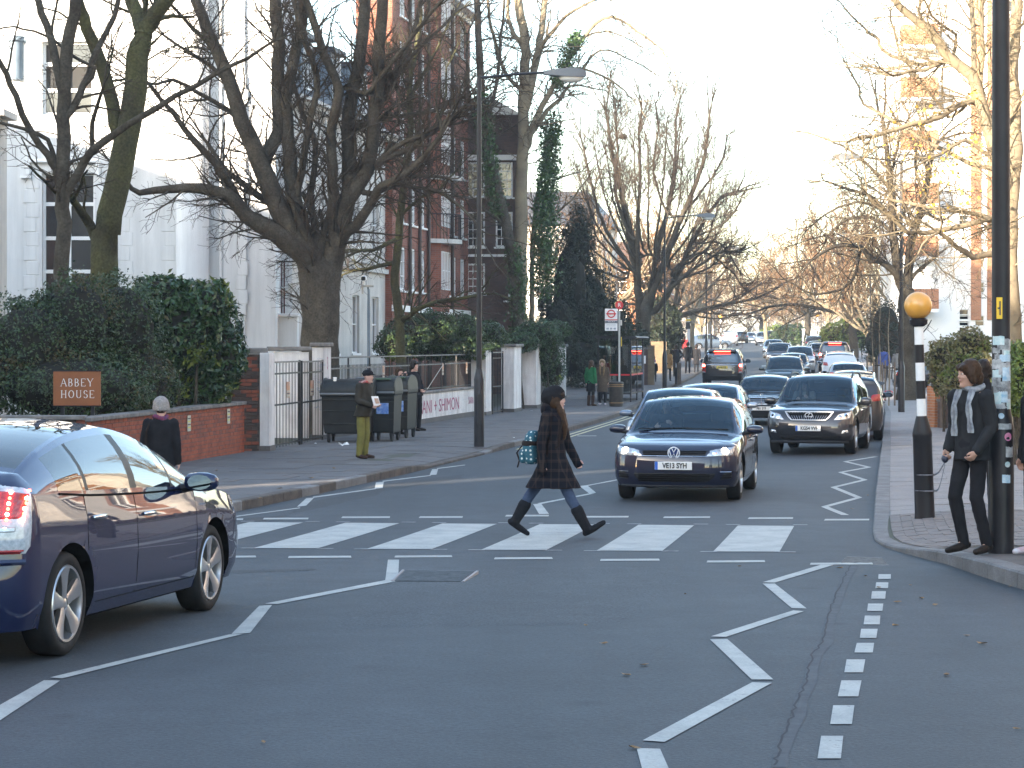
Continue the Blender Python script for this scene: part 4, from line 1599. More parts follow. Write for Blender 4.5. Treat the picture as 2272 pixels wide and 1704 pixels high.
  for i, x in enumerate(xs):
   ys, zz, _ = secs[i]
   for j in range(nr):
    px_, pz_ = x, zz[j]
    if tg[j][0] == 'side':
     for ax in (s.axf, s.axr):
      d = math.hypot(px_ - ax, pz_ - s.wr)
      if d < s.ra:
       ins[i, j] = True
       if d > 1e-6:
        k = s.ra / d
        qx, qz = ax + (px_ - ax) * k, s.wr + (pz_ - s.wr) * k
        px_, pz_ = qx, max(qz, s.sill)
    for sg in (1, -1):
     V[sg][i, j] = (sg * ys[j], px_ - s.L / 2, pz_)
  parts = {}

  def put(k, quad, flip):
   mb = parts.setdefault(k, MB())
   mb.add(quad if not flip else quad[::-1], [(0, 1, 2, 3)])
  for i in range(len(xs) - 1):
   xm = (xs[i] + xs[i + 1]) / 2
   hgt = secs[i][1][18] - secs[i][1][12]
   for j in range(nr - 1):
    kind, tt = tg[j + 1]
    k = 'body'
    if kind == 'side':
     if ins[i, j] and ins[i + 1, j] and ins[i, j + 1] and ins[i + 1, j + 1]:
      continue
     for di, (a, b) in enumerate(s.doors):
      if a < xm < b and j >= 1:
       k = ('door', di)
    elif kind == 'green' and .1 < tt <= .91 and s.sg[0] < xm < s.sg[1] and hgt > .1:
     if any(a < xm < b for a, b in s.pillars):
      k = ('pillar', [i_ for i_, (a, b) in enumerate(s.pillars) if a < xm < b][0])
     else:
      gi = sum(1 for a, b in s.pillars if xm > b)
      k = ('side_window', gi)
    elif kind == 'top' and tt > .06:
     if s.ws[0] < xm < s.ws[1]:
      k = 'windscreen'
     elif s.rg[0] < xm < s.rg[1]:
      k = 'rear_window'
    for sg in (1, -1):
     q = [V[sg][i, j], V[sg][i + 1, j], V[sg][i + 1, j + 1], V[sg][i, j + 1]]
     kk = (k[0], k[1], sg) if isinstance(k, tuple) else k
     put(kk, q, sg < 0)

  def weld(mb):
   me = mb.mesh('m')
   bm_ = bmesh.new()
   bm_.from_mesh(me)
   bmesh.ops.remove_doubles(bm_, verts=bm_.verts, dist=.0008)
   bm_.to_mesh(me)
   bm_.free()
   return me
  # nose and tail caps
  for fn, xe, bd in ((s.nose_pt, s.s0, 0), (s.tail_pt, s.s1, 1)):
   ys, zz, _ = s.section(xe)
   tt = np.concatenate([-np.sin(np.linspace(math.pi / 2, 0, 14)), np.sin(np.linspace(0, math.pi / 2, 14))[1:]])
   G = []
   for j in range(nr):
    row = []
    for t_ in tt:
     y = ys[j] * t_
     z = zz[j]
     sf = float(interp(s.nose if bd == 0 else s.tail, z))
     r = s.s0 if bd == 0 else s.L - s.s1
     if tg[j][0] == 'top':
      sf = max(sf, r - (r - sf) * (1 - tg[j][1]) - 0)
     x = sf + (r - sf) * (1 - (1 - min(abs(t_), 1) ** s.p) ** (1 / s.p))
     row.append((y, (x if bd == 0 else s.L - x) - s.L / 2, z))
    G.append(row)
   parts['body'].grid(G, flip=(bd == 1))
  body = None
  names = {'windscreen': ('windscreen', glass), 'rear_window': ('rear_window', glass if not brake else M_cglass_dark), 'pillar': ('pillar', M_plastic), 'body': ('body', mp)}
  for k, mb in parts.items():
   if isinstance(k, tuple):
    if k[0] == 'door':
     o = obj('door', weld(mb), mp, t, smooth=35)
     if s.handles:
      a, b = s.doors[k[1]]
      hx = b - .17
      hz_ = float(interp(s.belt, hx)) - .13
      p = s.side_pt(hx, hz_, k[2])
      hb = MB()
      hb.tube([p + (k[2] * .004, -.09, 0), p + (k[2] * .03, -.06, .004), p + (k[2] * .033, .05, .004), p + (k[2] * .004, .085, 0)], [.012, .014, .014, .012], 8)
      obj('handle', hb, M_chrome if s.handles == 'chrome' else mp, o, smooth=60)
    elif k[0] == 'pillar':
     obj('pillar', weld(mb), M_plastic, t, smooth=35)
    else:
     obj('side_window', weld(mb), glass if k[1] == 0 or not s.privacy else M_cglass_dark, t, smooth=60)
   else:
    nm, mm = names[k]
    o = obj(nm, weld(mb), mm, t, smooth=35)
    if k == 'body':
     body = o
  # seams
  if doors:
   for sg in (1, -1):
    for x in sorted({a for d_ in s.doors for a in d_[:1]} | {s.doors[-1][1]}):
     zb = float(interp(s.belt, x))
     pts = [s.side_pt(x, z, sg) + (sg * -.002, 0, 0) for z in np.linspace(s.sill + .1, zb, 9) if all(math.hypot(x - ax, z - s.wr) > s.ra for ax in (s.axf, s.axr))]
     if len(pts) > 2:
      obj('panel_gap', MB().tube(pts, .0045, 5), M_seam, t)
    xx = np.linspace(s.doors[0][0], s.doors[-1][1], 12)
    obj('panel_gap', MB().tube([s.side_pt(x, s.sill + .1, sg) + (sg * -.002, 0, 0) for x in xx if all(math.hypot(x - ax, s.sill + .1 - s.wr) > s.ra for ax in (s.axf, s.axr))], .0045, 5), M_seam, t)
    obj('belt_strip', MB().tube([s.side_pt(x, float(interp(s.belt, x)) + .004, sg) + (sg * .001, 0, .003) for x in np.linspace(s.sg[0], s.sg[1], 16)], .008, 5), M_seam, t)
  # arches, wells, underbody
  mb = MB()
  for ax in (s.axf, s.axr):
   for sg in (1, -1):
    pts, inn = [], []
    for a in np.linspace(R(-8), R(188), 22):
     x, z = ax + s.ra * math.cos(a), s.wr + s.ra * math.sin(a)
     z = max(z, s.sill)
     p = s.side_pt(x, z, sg)
     pts.append(p)
     inn.append((sg * s.hw * .55, p[1], p[2]))
    obj('wheel_well', MB().grid([pts, inn]), M_seam, t)
  ub = MB()
  ub.box((0, 0, s.sill + .12), (s.W * .8, s.L - 1.3 * .55, .22))
  ub.box((0, (s.axf + s.axr) / 2 - s.L / 2, s.sill + .06), (s.W * .88, s.wb - 2 * s.ra - .05, .12))
  obj('underbody', ub, M_seam, t)
  # wheels
  for ax in (s.axf, s.axr):
   for sg in (1, -1):
    wheel(t, (sg * (s.hw - .035 - (.095 if s.wr < .33 else .11)), ax - s.L / 2, s.wr), s.wr, sg, s.spokes, s.wr * s.rimf)
  # mirrors
  mxs = s.sg[0] + .12
  zb = float(interp(s.belt, mxs)) + .07
  for sg in (1, -1):
   p = s.side_pt(mxs, zb - .06, sg)
   mb = MB()
   c = p + (sg * .15, -.01, .05)
   rings = []
   for (dx, sc) in ((-.115, .55), (-.09, .88), (-.02, 1), (.05, .96), (.1, .75), (.12, .4)):
    rings.append([(c[0] + sg * dx, c[1] + .055 * sc * math.cos(a) + (.02 if math.cos(a) < 0 else .03), c[2] + s.mir * sc * math.sin(a)) for a in np.linspace(0, 2 * math.pi, 13)[:-1]])
   if sg < 0:
    rings = [r[::-1] for r in rings]
   mb.loft(rings)
   o = obj('mirror', mb, mp, t, smooth=50)
   obj('stalk', MB().tube([p + (sg * -.01, 0, 0), p + (sg * .09, 0, .015)], [.035, .028], 8), M_plastic, o)
   g_ = []
   for a in np.linspace(0, 2 * math.pi, 15)[:-1]:
    g_.append((c[0] + sg * .005 + .088 * math.cos(a), c[1] + .088, c[2] + s.mir * .8 * math.sin(a)))
   obj('mirror_glass', MB().add(g_, [tuple(range(14))[::-1]]), M_mirror, o)
  # interior: dash, seats
  wsb = s.ws[0] - s.L / 2
  zbelt = float(interp(s.belt, s.L * .45))
  mb = MB()
  mb.box((0, wsb + .42, zbelt - .12), (s.W * .8, .6, .2), ch=.05)
  mb.box((0, .45, zbelt - .5), (s.W * .78, 2.4, .1))
  obj('dashboard', mb, M_inter, t)
  sx = s.W * .21
  ys_ = s.ws[0] + 1.28 - s.L / 2
  for x in (-sx, sx):
   mb = MB()
   mb.loft([[(x - a, ys_ + o_ - .06, z), (x + a, ys_ + o_ - .06, z), (x + a, ys_ + o_ + .07, z), (x - a, ys_ + o_ + .07, z)] for (z, a, o_) in ((zbelt - .45, .24, -.02), (zbelt - .1, .25, .02), (zbelt + .08, .21, .06), (zbelt + .12, .16, .07))])
   mb.box((x, ys_ + .1, zbelt + .22), (.25, .1, .19), ch=.04)
   obj('seat', mb, M_inter, t)
  obj('rear_seat', MB().box((0, ys_ + .95, zbelt - .1), (s.W * .68, .16, .5), ch=.05).box((-sx, ys_ + 1.0, zbelt + .2), (.24, .09, .16), ch=.03).box((sx, ys_ + 1.0, zbelt + .2), (.24, .09, .16), ch=.03), M_inter, t)
  # wheel on the right-hand side (car's right = -x when nose is -y)
  cx_ = -sx
  obj('steering_wheel', MB().tube([(cx_ + .18 * math.cos(a), wsb + .78 + .06 * math.sin(a), zbelt - .02 + .17 * math.sin(a)) for a in np.linspace(0, 2 * math.pi, 19)], .015, 6, cap=False), M_inter, t)
  obj('rear_view_mirror', MB().box((0, s.ws[1] - s.L / 2 - .12, s.H - .17), (.24, .03, .07), ch=.012), M_inter, t)
  obj('wiper', MB().tube([(-s.W * .36, wsb + .03, float(interp(s.top, s.ws[0])) + .015), (s.W * .05, wsb + .05, float(interp(s.top, s.ws[0])) + .03)], .009, 5).tube([(s.W * .02, wsb + .03, float(interp(s.top, s.ws[0])) + .02), (s.W * .36, wsb + .06, float(interp(s.top, s.ws[0])) + .015)], .009, 5), M_plastic, t)
  # roof rails
  if s.rails:
   for sg in (1, -1):
    xx = np.linspace(s.ws[1] + .15, s.rg[0] - .1, 8)
    pts = []
    for i, x in enumerate(xx):
     ys, zz, _ = s.section(x)
     pts.append((sg * (ys[18] - .01), x - s.L / 2, zz[18] + (.075 if 0 < i < 7 else .0)))
    obj('roof_rail', MB().tube(pts, .022, 7), M_chrome if s.rails == 'chrome' else M_plastic, t, smooth=60)
  # front
  s.front(s, t, mp, lit)
  s.rear(s, t, mp, brake)
  for (txt, fn, zz_, mm, ex) in ((plate_f, s.nose_pt, s.pz[0], M_plate_w, 0), (plate_r, s.tail_pt, s.pz[1], M_plate_y, 1)):
   if txt is None:
    continue
   c = fn(0, zz_)
   sg = -1 if ex == 0 else 1
   po = obj('number_plate', MB().box((0, 0, 0), (.52, .016, .112), ch=.004), mm, t, loc=(0, c[1] + sg * .03, zz_))
   if ex == 0 and s.euro:
    obj('plate_band', MB().box((-.237, sg * .009, 0), (.04, .003, .11)), M_plate_b, po)
   if txt:
    o = lettering(txt, .1, M_ptext, po, ((.02 if s.euro and ex == 0 else 0), sg * .011, -.001), (R(90), 0, 0 if ex == 0 else math.pi), sx=.82, depth=.001, bold=.0035)
  return t


_whc = {}


def wheel(par, loc, r, sg, spokes, rr):
 key = (round(r, 3), sg, spokes, round(rr, 3))
 if key not in _whc:
  w = .19 if r < .33 else .22
  ty = MB()
  ty.lathe([(rr * .98, w * -.5 + .02), (rr + .012, -w / 2), (r * .9, -w / 2 - .002), (r * .975, -w * .43), (r, -w * .3), (r, w * .3), (r * .975, w * .43), (r * .9, w / 2 + .002), (rr + .012, w / 2), (rr * .98, w / 2 - .02), (rr * .9, 0)], 36, ax='x', cap=False)
  me = finish(ty.mesh('wheel'), 50)
  me.materials.append(M_tyre)
  rm = MB()
  o = sg * w / 2
  ang0 = .2
  rm.lathe([(rr * 1.02, o - sg * .008), (rr * .99, o + sg * .003), (rr * .93, o + sg * .001), (rr * .9, o - sg * .03), (rr * .88, o - sg * .12)], 36, ax='x', cap=False)
  rm.lathe([(.001, o - sg * .014), (rr * .1, o - sg * .014), (rr * .18, o - sg * .022), (rr * .2, o - sg * .05)], 20, ax='x', cap=False)
  for k in range(spokes):
   a = 2 * math.pi * k / spokes + ang0
   u = np.array((0, math.cos(a), math.sin(a)))
   v = np.array((0, -math.sin(a), math.cos(a)))
   X = np.array((sg, 0, 0))
   wd = rr * (1.35 / spokes)
   ring = []
   for (rad_, ww, dx) in ((rr * .14, wd * .55, -.02), (rr * .45, wd * .62, -.014), (rr * .75, wd * .9, -.01), (rr * .96, wd * 1.15, -.004)):
    c = u * rad_ + X * (w / 2 + dx)
    ring.append([c - v * ww, c - v * ww * .6 + X * .006, c + v * ww * .6 + X * .006, c + v * ww, c + v * ww * .8 - X * .035, c - v * ww * .8 - X * .035])
   if sg < 0:
    ring = [q[::-1] for q in ring]
   rm.loft(ring)
  me2 = finish(rm.mesh('rim'), 40)
  me2.materials.append(M_alloy)
  dk = MB().lathe([(.001, o - sg * .1), (rr * .92, o - sg * .1)], 24, ax='x', cap=False)
  for k in range(5):
   a = 2 * math.pi * k / 5
   dk.lathe([(.012, o - sg * .03), (.012, o - sg * .018), (.001, o - sg * .017)], 6, (0, rr * .11 * math.cos(a), rr * .11 * math.sin(a)), ax='x', cap=False)
  me3 = dk.mesh('brake_disc')
  me3.materials.append(M_inter)
  _whc[key] = (me, me2, me3)
 a, b, c = _whc[key]
 o = link('wheel', a, par, loc)
 link('rim', b, o)
 link('brake_disc', c, o)
 return o


def no_front(s, t, mp, lit):
 pass


def lamp_pair(s, t, fn, quad, m, name, off=.008, n=7, mm=5):
 out = []
 for sg in (1, -1):
  q = [(sg * a, b) for a, b in quad]
  out.append(obj(name, s.patch(fn, q, n, mm, off), m, t, smooth=50))
 return out


def disc_on(fn, y, z, r, m, par, name, off=.012, n=14, push=0.):
 c = fn(y, z)
 e = .01
 n1 = np.cross(fn(y + e, z) - c, fn(y, z + e) - c)
 n1 /= np.linalg.norm(n1)
 if np.dot(n1, c - np.array((0, 0, .6))) < 0:
  n1 = -n1
 u = fn(y + e, z) - c
 u /= np.linalg.norm(u)
 v = np.cross(n1, u)
 c = c + n1 * off
 rim = [c + (u * math.cos(a) + v * math.sin(a)) * r for a in np.linspace(0, 2 * math.pi, n + 1)[:-1]]
 mb = MB().add(rim + [c + n1 * .01], [(k, (k + 1) % n, n) for k in range(n)])
 return obj(name, mb, m, par)


def front_golf(s, t, mp, lit):
 hl = lamp_pair(s, t, s.nose_pt, [(.40, .655), (.80, .70), (.775, .80), (.46, .70)] if False else [(.42, .64), (.81, .655), (.83, .79), (.50, .745)], M_lens, 'headlight')
 for o, sg in zip(hl, (1, -1)):
  disc_on(s.nose_pt, sg * .70, .715, .052, M_lit if lit else M_reflector, o, 'bulb', .012)
  disc_on(s.nose_pt, sg * .56, .69, .036, M_reflector, o, 'reflector', .012)
 g = obj('grille', s.patch(s.nose_pt, [(-.44, .645), (.44, .645), (.48, .73), (-.48, .73)], 12, 4, .006), M_plastic, t)
 for z in (.665, .69, .713):
  obj('grille_bar', MB().tube([s.nose_pt(y, z) + (0, -.012, 0) for y in np.linspace(-.44, .44, 13)], .005, 5), M_seam, g)
 obj('grille_strip', MB().tube([s.nose_pt(y, .648) + (0, -.012, 0) for y in np.linspace(-.46, .46, 13)], .0045, 6), M_chrome, g)
 # round emblem with the two letters
 c = s.nose_pt(0, .69) + (0, -.022, 0)
 em = obj('emblem', MB().tube([(c[0] + .08 * math.cos(a), c[1], c[2] + .08 * math.sin(a)) for a in np.linspace(0, 2 * math.pi, 25)], .009, 6, cap=False), M_emblem, t, smooth=60)
 obj('disc', MB().add([(c[0] + .078 * math.cos(a), c[1] + .004, c[2] + .078 * math.sin(a)) for a in np.linspace(0, 2 * math.pi, 21)[:-1]], [tuple(range(20))]), M_badge, em)
 for seg in (((-.03, .066), (0, .01), (.03, .066)), ((-.064, .04), (-.03, -.064), (0, -.008), (.03, -.064), (.064, .04))):
  obj('letter', MB().tube([(c[0] + a, c[1] - .003, c[2] + b) for a, b in seg], .008, 5), M_emblem, em)
 obj('intake', s.patch(s.nose_pt, [(-.48, .275), (.48, .275), (.62, .42), (-.62, .42)], 14, 5, .006), M_plastic, t)
 for z in (.305, .335, .365, .395):
  obj('intake_slat', MB().tube([s.nose_pt(y, z) + (0, -.014, 0) for y in np.linspace(-.5, .5, 13)], .006, 5), M_seam, t)
 for q in lamp_pair(s, t, s.nose_pt, [(.62, .30), (.80, .33), (.80, .45), (.68, .42)], M_plastic, 'fog_recess', .005):
  for z in (.345, .375, .405):
   pass
 for sg in (1, -1):
  for z in (.35, .39, .43):
   obj('fog_slat', MB().tube([s.nose_pt(sg * y, z) + (0, -.014, 0) for y in np.linspace(.64, .79, 6)], .005, 5), M_chrome if z == .43 else M_seam, t)
 obj('lower_lip', MB().tube([s.nose_pt(y, .225) + (0, -.01, 0) for y in np.linspace(-.75, .75, 15)], .02, 6), M_plastic, t)


def rear_plain(s, t, mp, brake):
 z = s.tl
 q = lamp_pair(s, t, s.tail_pt, [(s.hw * .62, z), (s.hw * .93, z + .02), (s.hw * .9, z + .2), (s.hw * .66, z + .18)], M_redlit if brake else M_redlens, 'tail_light')
 obj('bumper_strip', MB().tube([s.tail_pt(y, .48) + (0, .008, 0) for y in np.linspace(-s.hw * .85, s.hw * .85, 13)], .014, 6), M_plastic, t)
 obj('rear_valance', s.patch(s.tail_pt, [(-.6, .25), (.6, .25), (.6, .38), (-.6, .38)], 8, 3, .006), M_plastic, t)


def front_plain(s, t, mp, lit):
 z = s.hl
 hl = lamp_pair(s, t, s.nose_pt, [(s.hw * .52, z), (s.hw * .9, z + .015), (s.hw * .9, z + .13), (s.hw * .56, z + .11)], M_lens, 'headlight')
 for o, sg in zip(hl, (1, -1)):
  disc_on(s.nose_pt, sg * s.hw * .74, z + .065, .045, M_litdim if lit else M_reflector, o, 'bulb')
 g = obj('grille', s.patch(s.nose_pt, [(-s.hw * .42, z), (s.hw * .42, z), (s.hw * .46, z + .1), (-s.hw * .46, z + .1)], 10, 3, .006), M_plastic, t)
 obj('grille_strip', MB().tube([s.nose_pt(y, z + .05) + (0, -.012, 0) for y in np.linspace(-s.hw * .42, s.hw * .42, 9)], .008, 6), M_chrome, g)
 obj('intake', s.patch(s.nose_pt, [(-.55, .27), (.55, .27), (.58, .4), (-.58, .4)], 10, 3, .006), M_plastic, t)


def front_merc(s, t, mp, lit):
 z = .60
 hl = lamp_pair(s, t, s.nose_pt, [(.37, z), (.80, z + .01), (.80, z + .15), (.37, z + .15)], M_lens, 'headlight')
 g = obj('grille', s.patch(s.nose_pt, [(-.31, .585), (.31, .585), (.34, .79), (-.34, .79)], 8, 4, .02), M_plastic, t)
 for zz in (.625, .665, .705, .745):
  obj('grille_bar', MB().tube([s.nose_pt(y, zz) + (0, -.03, 0) for y in np.linspace(-.31, .31, 7)], .006, 5), M_chrome, g)
 obj('grille_frame', MB().tube([s.nose_pt(a, b) + (0, -.032, 0) for a, b in ((-.31, .585), (.31, .585), (.345, .8), (-.345, .8), (-.31, .585))], .016, 6).tube([s.nose_pt(0, b) + (0, -.034, 0) for b in (.59, .79)], .008, 6), M_chrome, g)
 c = s.nose_pt(0, .82) + (0, .02, .06)
 obj('star', MB().tube([(c[0] + .035 * math.cos(a), c[1], c[2] + .035 * math.sin(a)) for a in np.linspace(0, 2 * math.pi, 17)], .004, 5, cap=False).tube([(0, c[1], c[2] - .07), (0, c[1], c[2])], .004, 5), M_chrome, t)
 obj('bumper_strip', MB().tube([s.nose_pt(y, .43) + (0, -.008, 0) for y in np.linspace(-.8, .8, 13)], .02, 6), M_plastic, t)
 obj('intake', s.patch(s.nose_pt, [(-.55, .24), (.55, .24), (.58, .33), (-.58, .33)], 10, 3, .006), M_plastic, t)


def front_rx(s, t, mp, lit):
 hl = lamp_pair(s, t, s.nose_pt, [(.50, .73), (.83, .75), (.86, .92), (.60, .86)], M_lens, 'headlight', .01)
 for o, sg in zip(hl, (1, -1)):
  disc_on(s.nose_pt, sg * .76, .815, .058, M_reflector, o, 'reflector', .014)
  disc_on(s.nose_pt, sg * .76, .815, .03, M_inter, o, 'projector', .026)
  disc_on(s.nose_pt, sg * .64, .79, .042, M_reflector, o, 'reflector', .014)
 g = obj('grille', s.patch(s.nose_pt, [(-.36, .735), (.36, .735), (.49, .90), (-.49, .90)], 12, 5, .008), M_seam, t)
 for k in range(17):
  y = (k - 8) / 8
  obj('grille_bar', MB().tube([s.nose_pt(y * .35, .74) + (0, -.016, 0), s.nose_pt(y * .475, .895) + (0, -.016, 0)], .005, 5), M_alloy, g)
 obj('grille_frame', MB().tube([s.nose_pt(a, b) + (0, -.018, 0) for a, b in [(y, .90) for y in np.linspace(.5, -.5, 11)] + [(-.43, .80), (-.36, .735)] + [(y, .73) for y in np.linspace(-.34, .34, 9)] + [(.36, .735), (.43, .80), (.5, .90)]], .012, 6), M_emblem, g)
 c = s.nose_pt(0, .825) + (0, -.03, 0)
 em = obj('emblem', MB().tube([(c[0] + .078 * math.cos(a), c[1], c[2] + .056 * math.sin(a)) for a in np.linspace(0, 2 * math.pi, 25)], .008, 6, cap=False), M_emblem, t, smooth=60)
 obj('letter', MB().tube([(c[0] + .022, c[1], c[2] + .046), (c[0] - .03, c[1], c[2] - .026), (c[0] + .066, c[1], c[2] - .026)], .008, 6), M_emblem, em)
 for o, sg in zip(lamp_pair(s, t, s.nose_pt, [(.66, .45), (.82, .47), (.80, .53), (.70, .52)], M_lens, 'fog_lamp', .01), (1, -1)):
  disc_on(s.nose_pt, sg * .745, .492, .026, M_reflector, o, 'reflector', .014)
 obj('intake', s.patch(s.nose_pt, [(-.6, .30), (.6, .30), (.66, .43), (-.66, .43)], 12, 3, .006), M_plastic, t)
 obj('lower_lip', MB().tube([s.nose_pt(y, .27) + (0, -.008, 0) for y in np.linspace(-.8, .8, 13)], .03, 6), M_plastic, t)


def rear_rr(s, t, mp, brake):
 q = lamp_pair(s, t, s.tail_pt, [(.74, .70), (.955, .70), (.95, 1.16), (.76, 1.16)], M_redlens, 'tail_light', .01)
 for o, sg in zip(q, (1, -1)):
  obj('lit_element', s.patch(s.tail_pt, [(sg * .79, 1.0), (sg * .91, 1.0), (sg * .91, 1.1), (sg * .79, 1.1)], 4, 4, .016), M_redhot, o)
  obj('lit_ring', s.patch(s.tail_pt, [(sg * .76, .95), (sg * .945, .95), (sg * .94, 1.14), (sg * .765, 1.14)], 4, 4, .013), M_redlit, o)
  obj('clear_element', s.patch(s.tail_pt, [(sg * .76, .72), (sg * .945, .72), (sg * .945, .78), (sg * .76, .78)], 4, 2, .013), M_clearlens, o)
 obj('rear_window', s.patch(s.tail_pt, [(-.76, 1.18), (.76, 1.18), (.66, 1.66), (-.66, 1.66)], 12, 8, .006), M_cglass_dark, t, smooth=60)
 obj('spoiler', MB().loft([[(a, s.L / 2 - .26 + o_, z) for a in np.linspace(-.66, .66, 9)] + [(a, s.L / 2 - .5, z + .03) for a in np.linspace(.62, -.62, 9)] for (o_, z) in ((0, 1.70), (.05, 1.745), (-.05, 1.79))]), mp, t, smooth=50)
 obj('high_brake_light', MB().box((0, s.L / 2 - .19, 1.715), (.78, .04, .035), ch=.008), M_redlit, t)
 obj('chrome_bar', MB().tube([s.tail_pt(y, 1.09) + (0, .012, 0) for y in np.linspace(-.74, .74, 11)], .013, 6), M_chrome, t)
 o = lettering('RANGE ROVER', .085, M_chrome, t, (0, s.tail_pt(0, 1.135)[1] + .022, 1.14), (R(90), 0, math.pi), sx=1.35)
 for sg in (1, -1):
  obj('badge', MB().box((sg * .56, s.tail_pt(.56, 1.02)[1] + .012, 1.02), (.13, .01, .022)), M_chrome, t)
 obj('bumper', s.patch(s.tail_pt, [(-.95, .36), (.95, .36), (.95, .62), (-.95, .62)], 14, 4, .01), M_plastic, t)


def rear_prius(s, t, mp, brake):
 q = lamp_pair(s, t, s.tail_pt, [(.46, .66), (.835, .66), (.85, 1.05), (.62, 1.10)], M_clearlens, 'tail_light', .014, 10, 8)
 for o, sg in zip(q, (1, -1)):
  obj('red_element', s.patch(s.tail_pt, [(sg * .50, .845), (sg * .80, .845), (sg * .81, 1.03), (sg * .64, 1.06)], 8, 6, .02), M_redlens, o)
  for i in range(4):
   for k in range(6):
    y, z = .60 + .065 * i, .865 + .03 * k
    if y < .66 + .0 and k > 3:
     continue
    disc_on(s.tail_pt, sg * y, z, .011, M_redhot if (i + k) % 2 else M_redlit, o, 'led', .026, 8)
  obj('white_element', s.patch(s.tail_pt, [(sg * .50, .78), (sg * .79, .78), (sg * .79, .84), (sg * .50, .84)], 8, 3, .02), M_lens, o)
  obj('red_base', s.patch(s.tail_pt, [(sg * .48, .665), (sg * .82, .665), (sg * .82, .70), (sg * .48, .70)], 8, 2, .02), M_redlens, o)
 obj('lower_glass', s.patch(s.tail_pt, [(-.58, .92), (.58, .92), (.55, 1.03), (-.55, 1.03)], 10, 3, .006), M_cglass_dark, t)
 obj('bumper_shelf', MB().tube([s.tail_pt(y, .62) + (0, .004, 0) for y in np.linspace(-.82, .82, 17)], .02, 6), mp, t)
 obj('rear_valance', s.patch(s.tail_pt, [(-.6, .22), (.6, .22), (.62, .34), (-.62, .34)], 10, 3, .006), M_plastic, t)


GOLF = Car(L=4.25, W=1.80, H=1.455, fo=.88, wb=2.635, wr=.316, rimf=.68, mir=.062, handles='body', privacy=False, euro=True, pz=(.515, .75), hl=.65, tl=.8,
   top=[(.0, .70), (.2, .80), (.5, .87), (.9, .925), (1.18, .965), (1.5, 1.17), (1.9, 1.40), (2.2, 1.445), (2.6, 1.455), (3.3, 1.435), (3.7, 1.36), (4.0, 1.08), (4.2, .95)],
   belt=[(0, .66), (.5, .80), (1.2, .90), (2.2, .93), (3.4, .965), (4.2, .95)],
   nose=[(.18, .09), (.3, .03), (.45, .0), (.58, .01), (.66, .035), (.74, .09), (.80, .2), (.86, .45)], tail=[(.2, .08), (.4, .0), (.6, .01), (.8, .05), (.95, .12), (1.05, .25), (1.2, .42)],
   ws=(1.2, 1.93), rg=(3.62, 3.95), sg=(1.42, 3.62), pillars=[(2.42, 2.52), (3.3, 3.36)], doors=[(1.3, 2.46), (2.5, 3.3)], front=front_golf, rear=rear_plain)
RX = Car(L=4.73, W=1.85, H=1.68, fo=.93, wb=2.715, wr=.362, rimf=.64, sill=.28, mir=.085, handles='body', privacy=True, euro=True, pz=(.56, .9), hl=.78, tl=.9, rails='dark', rf=.73,
   top=[(.0, .84), (.2, .93), (.6, 1.0), (1.0, 1.04), (1.25, 1.08), (1.6, 1.32), (2.0, 1.58), (2.3, 1.655), (2.9, 1.68), (3.7, 1.64), (4.05, 1.55), (4.45, 1.15), (4.7, 1.05)],
   belt=[(0, .84), (.5, .95), (1.2, 1.02), (2.4, 1.05), (3.6, 1.1), (4.7, 1.05)],
   nose=[(.26, .1), (.4, .03), (.55, .0), (.68, .02), (.78, .07), (.9, .17), (.98, .4)], tail=[(.26, .08), (.5, .0), (.7, .02), (.9, .04), (1.05, .08), (1.2, .25), (1.3, .42)],
   ws=(1.28, 2.08), rg=(4.02, 4.33), sg=(1.5, 4.02), pillars=[(2.58, 2.68), (3.5, 3.57)], doors=[(1.4, 2.63), (2.67, 3.55)], front=front_rx, rear=rear_plain)
MERC = Car(L=4.74, W=1.78, H=1.43, fo=.86, wb=2.8, wr=.315, rimf=.66, mir=.065, handles='body', privacy=False, euro=False, pz=(.50, .7), hl=.6, tl=.72, rf=.70,
   top=[(.0, .80), (.15, .83), (.6, .88), (1.3, .95), (1.55, 1.06), (1.95, 1.32), (2.2, 1.40), (2.7, 1.43), (3.2, 1.40), (3.5, 1.28), (3.9, 1.04), (4.3, .99), (4.7, .93)],
   belt=[(0, .74), (.5, .83), (1.3, .90), (2.4, .92), (3.6, .93), (4.7, .88)],
   nose=[(.18, .08), (.35, .02), (.5, .0), (.6, .03), (.7, .04), (.8, .06), (.86, .44)], tail=[(.2, .06), (.45, .0), (.7, .02), (.85, .04), (.93, .08), (1.0, .42)],
   ws=(1.4, 2.1), rg=(3.25, 3.82), sg=(1.6, 3.6), pillars=[(2.52, 2.62), (3.28, 3.34)], doors=[(1.5, 2.57), (2.6, 3.4)], front=front_merc, rear=rear_plain)
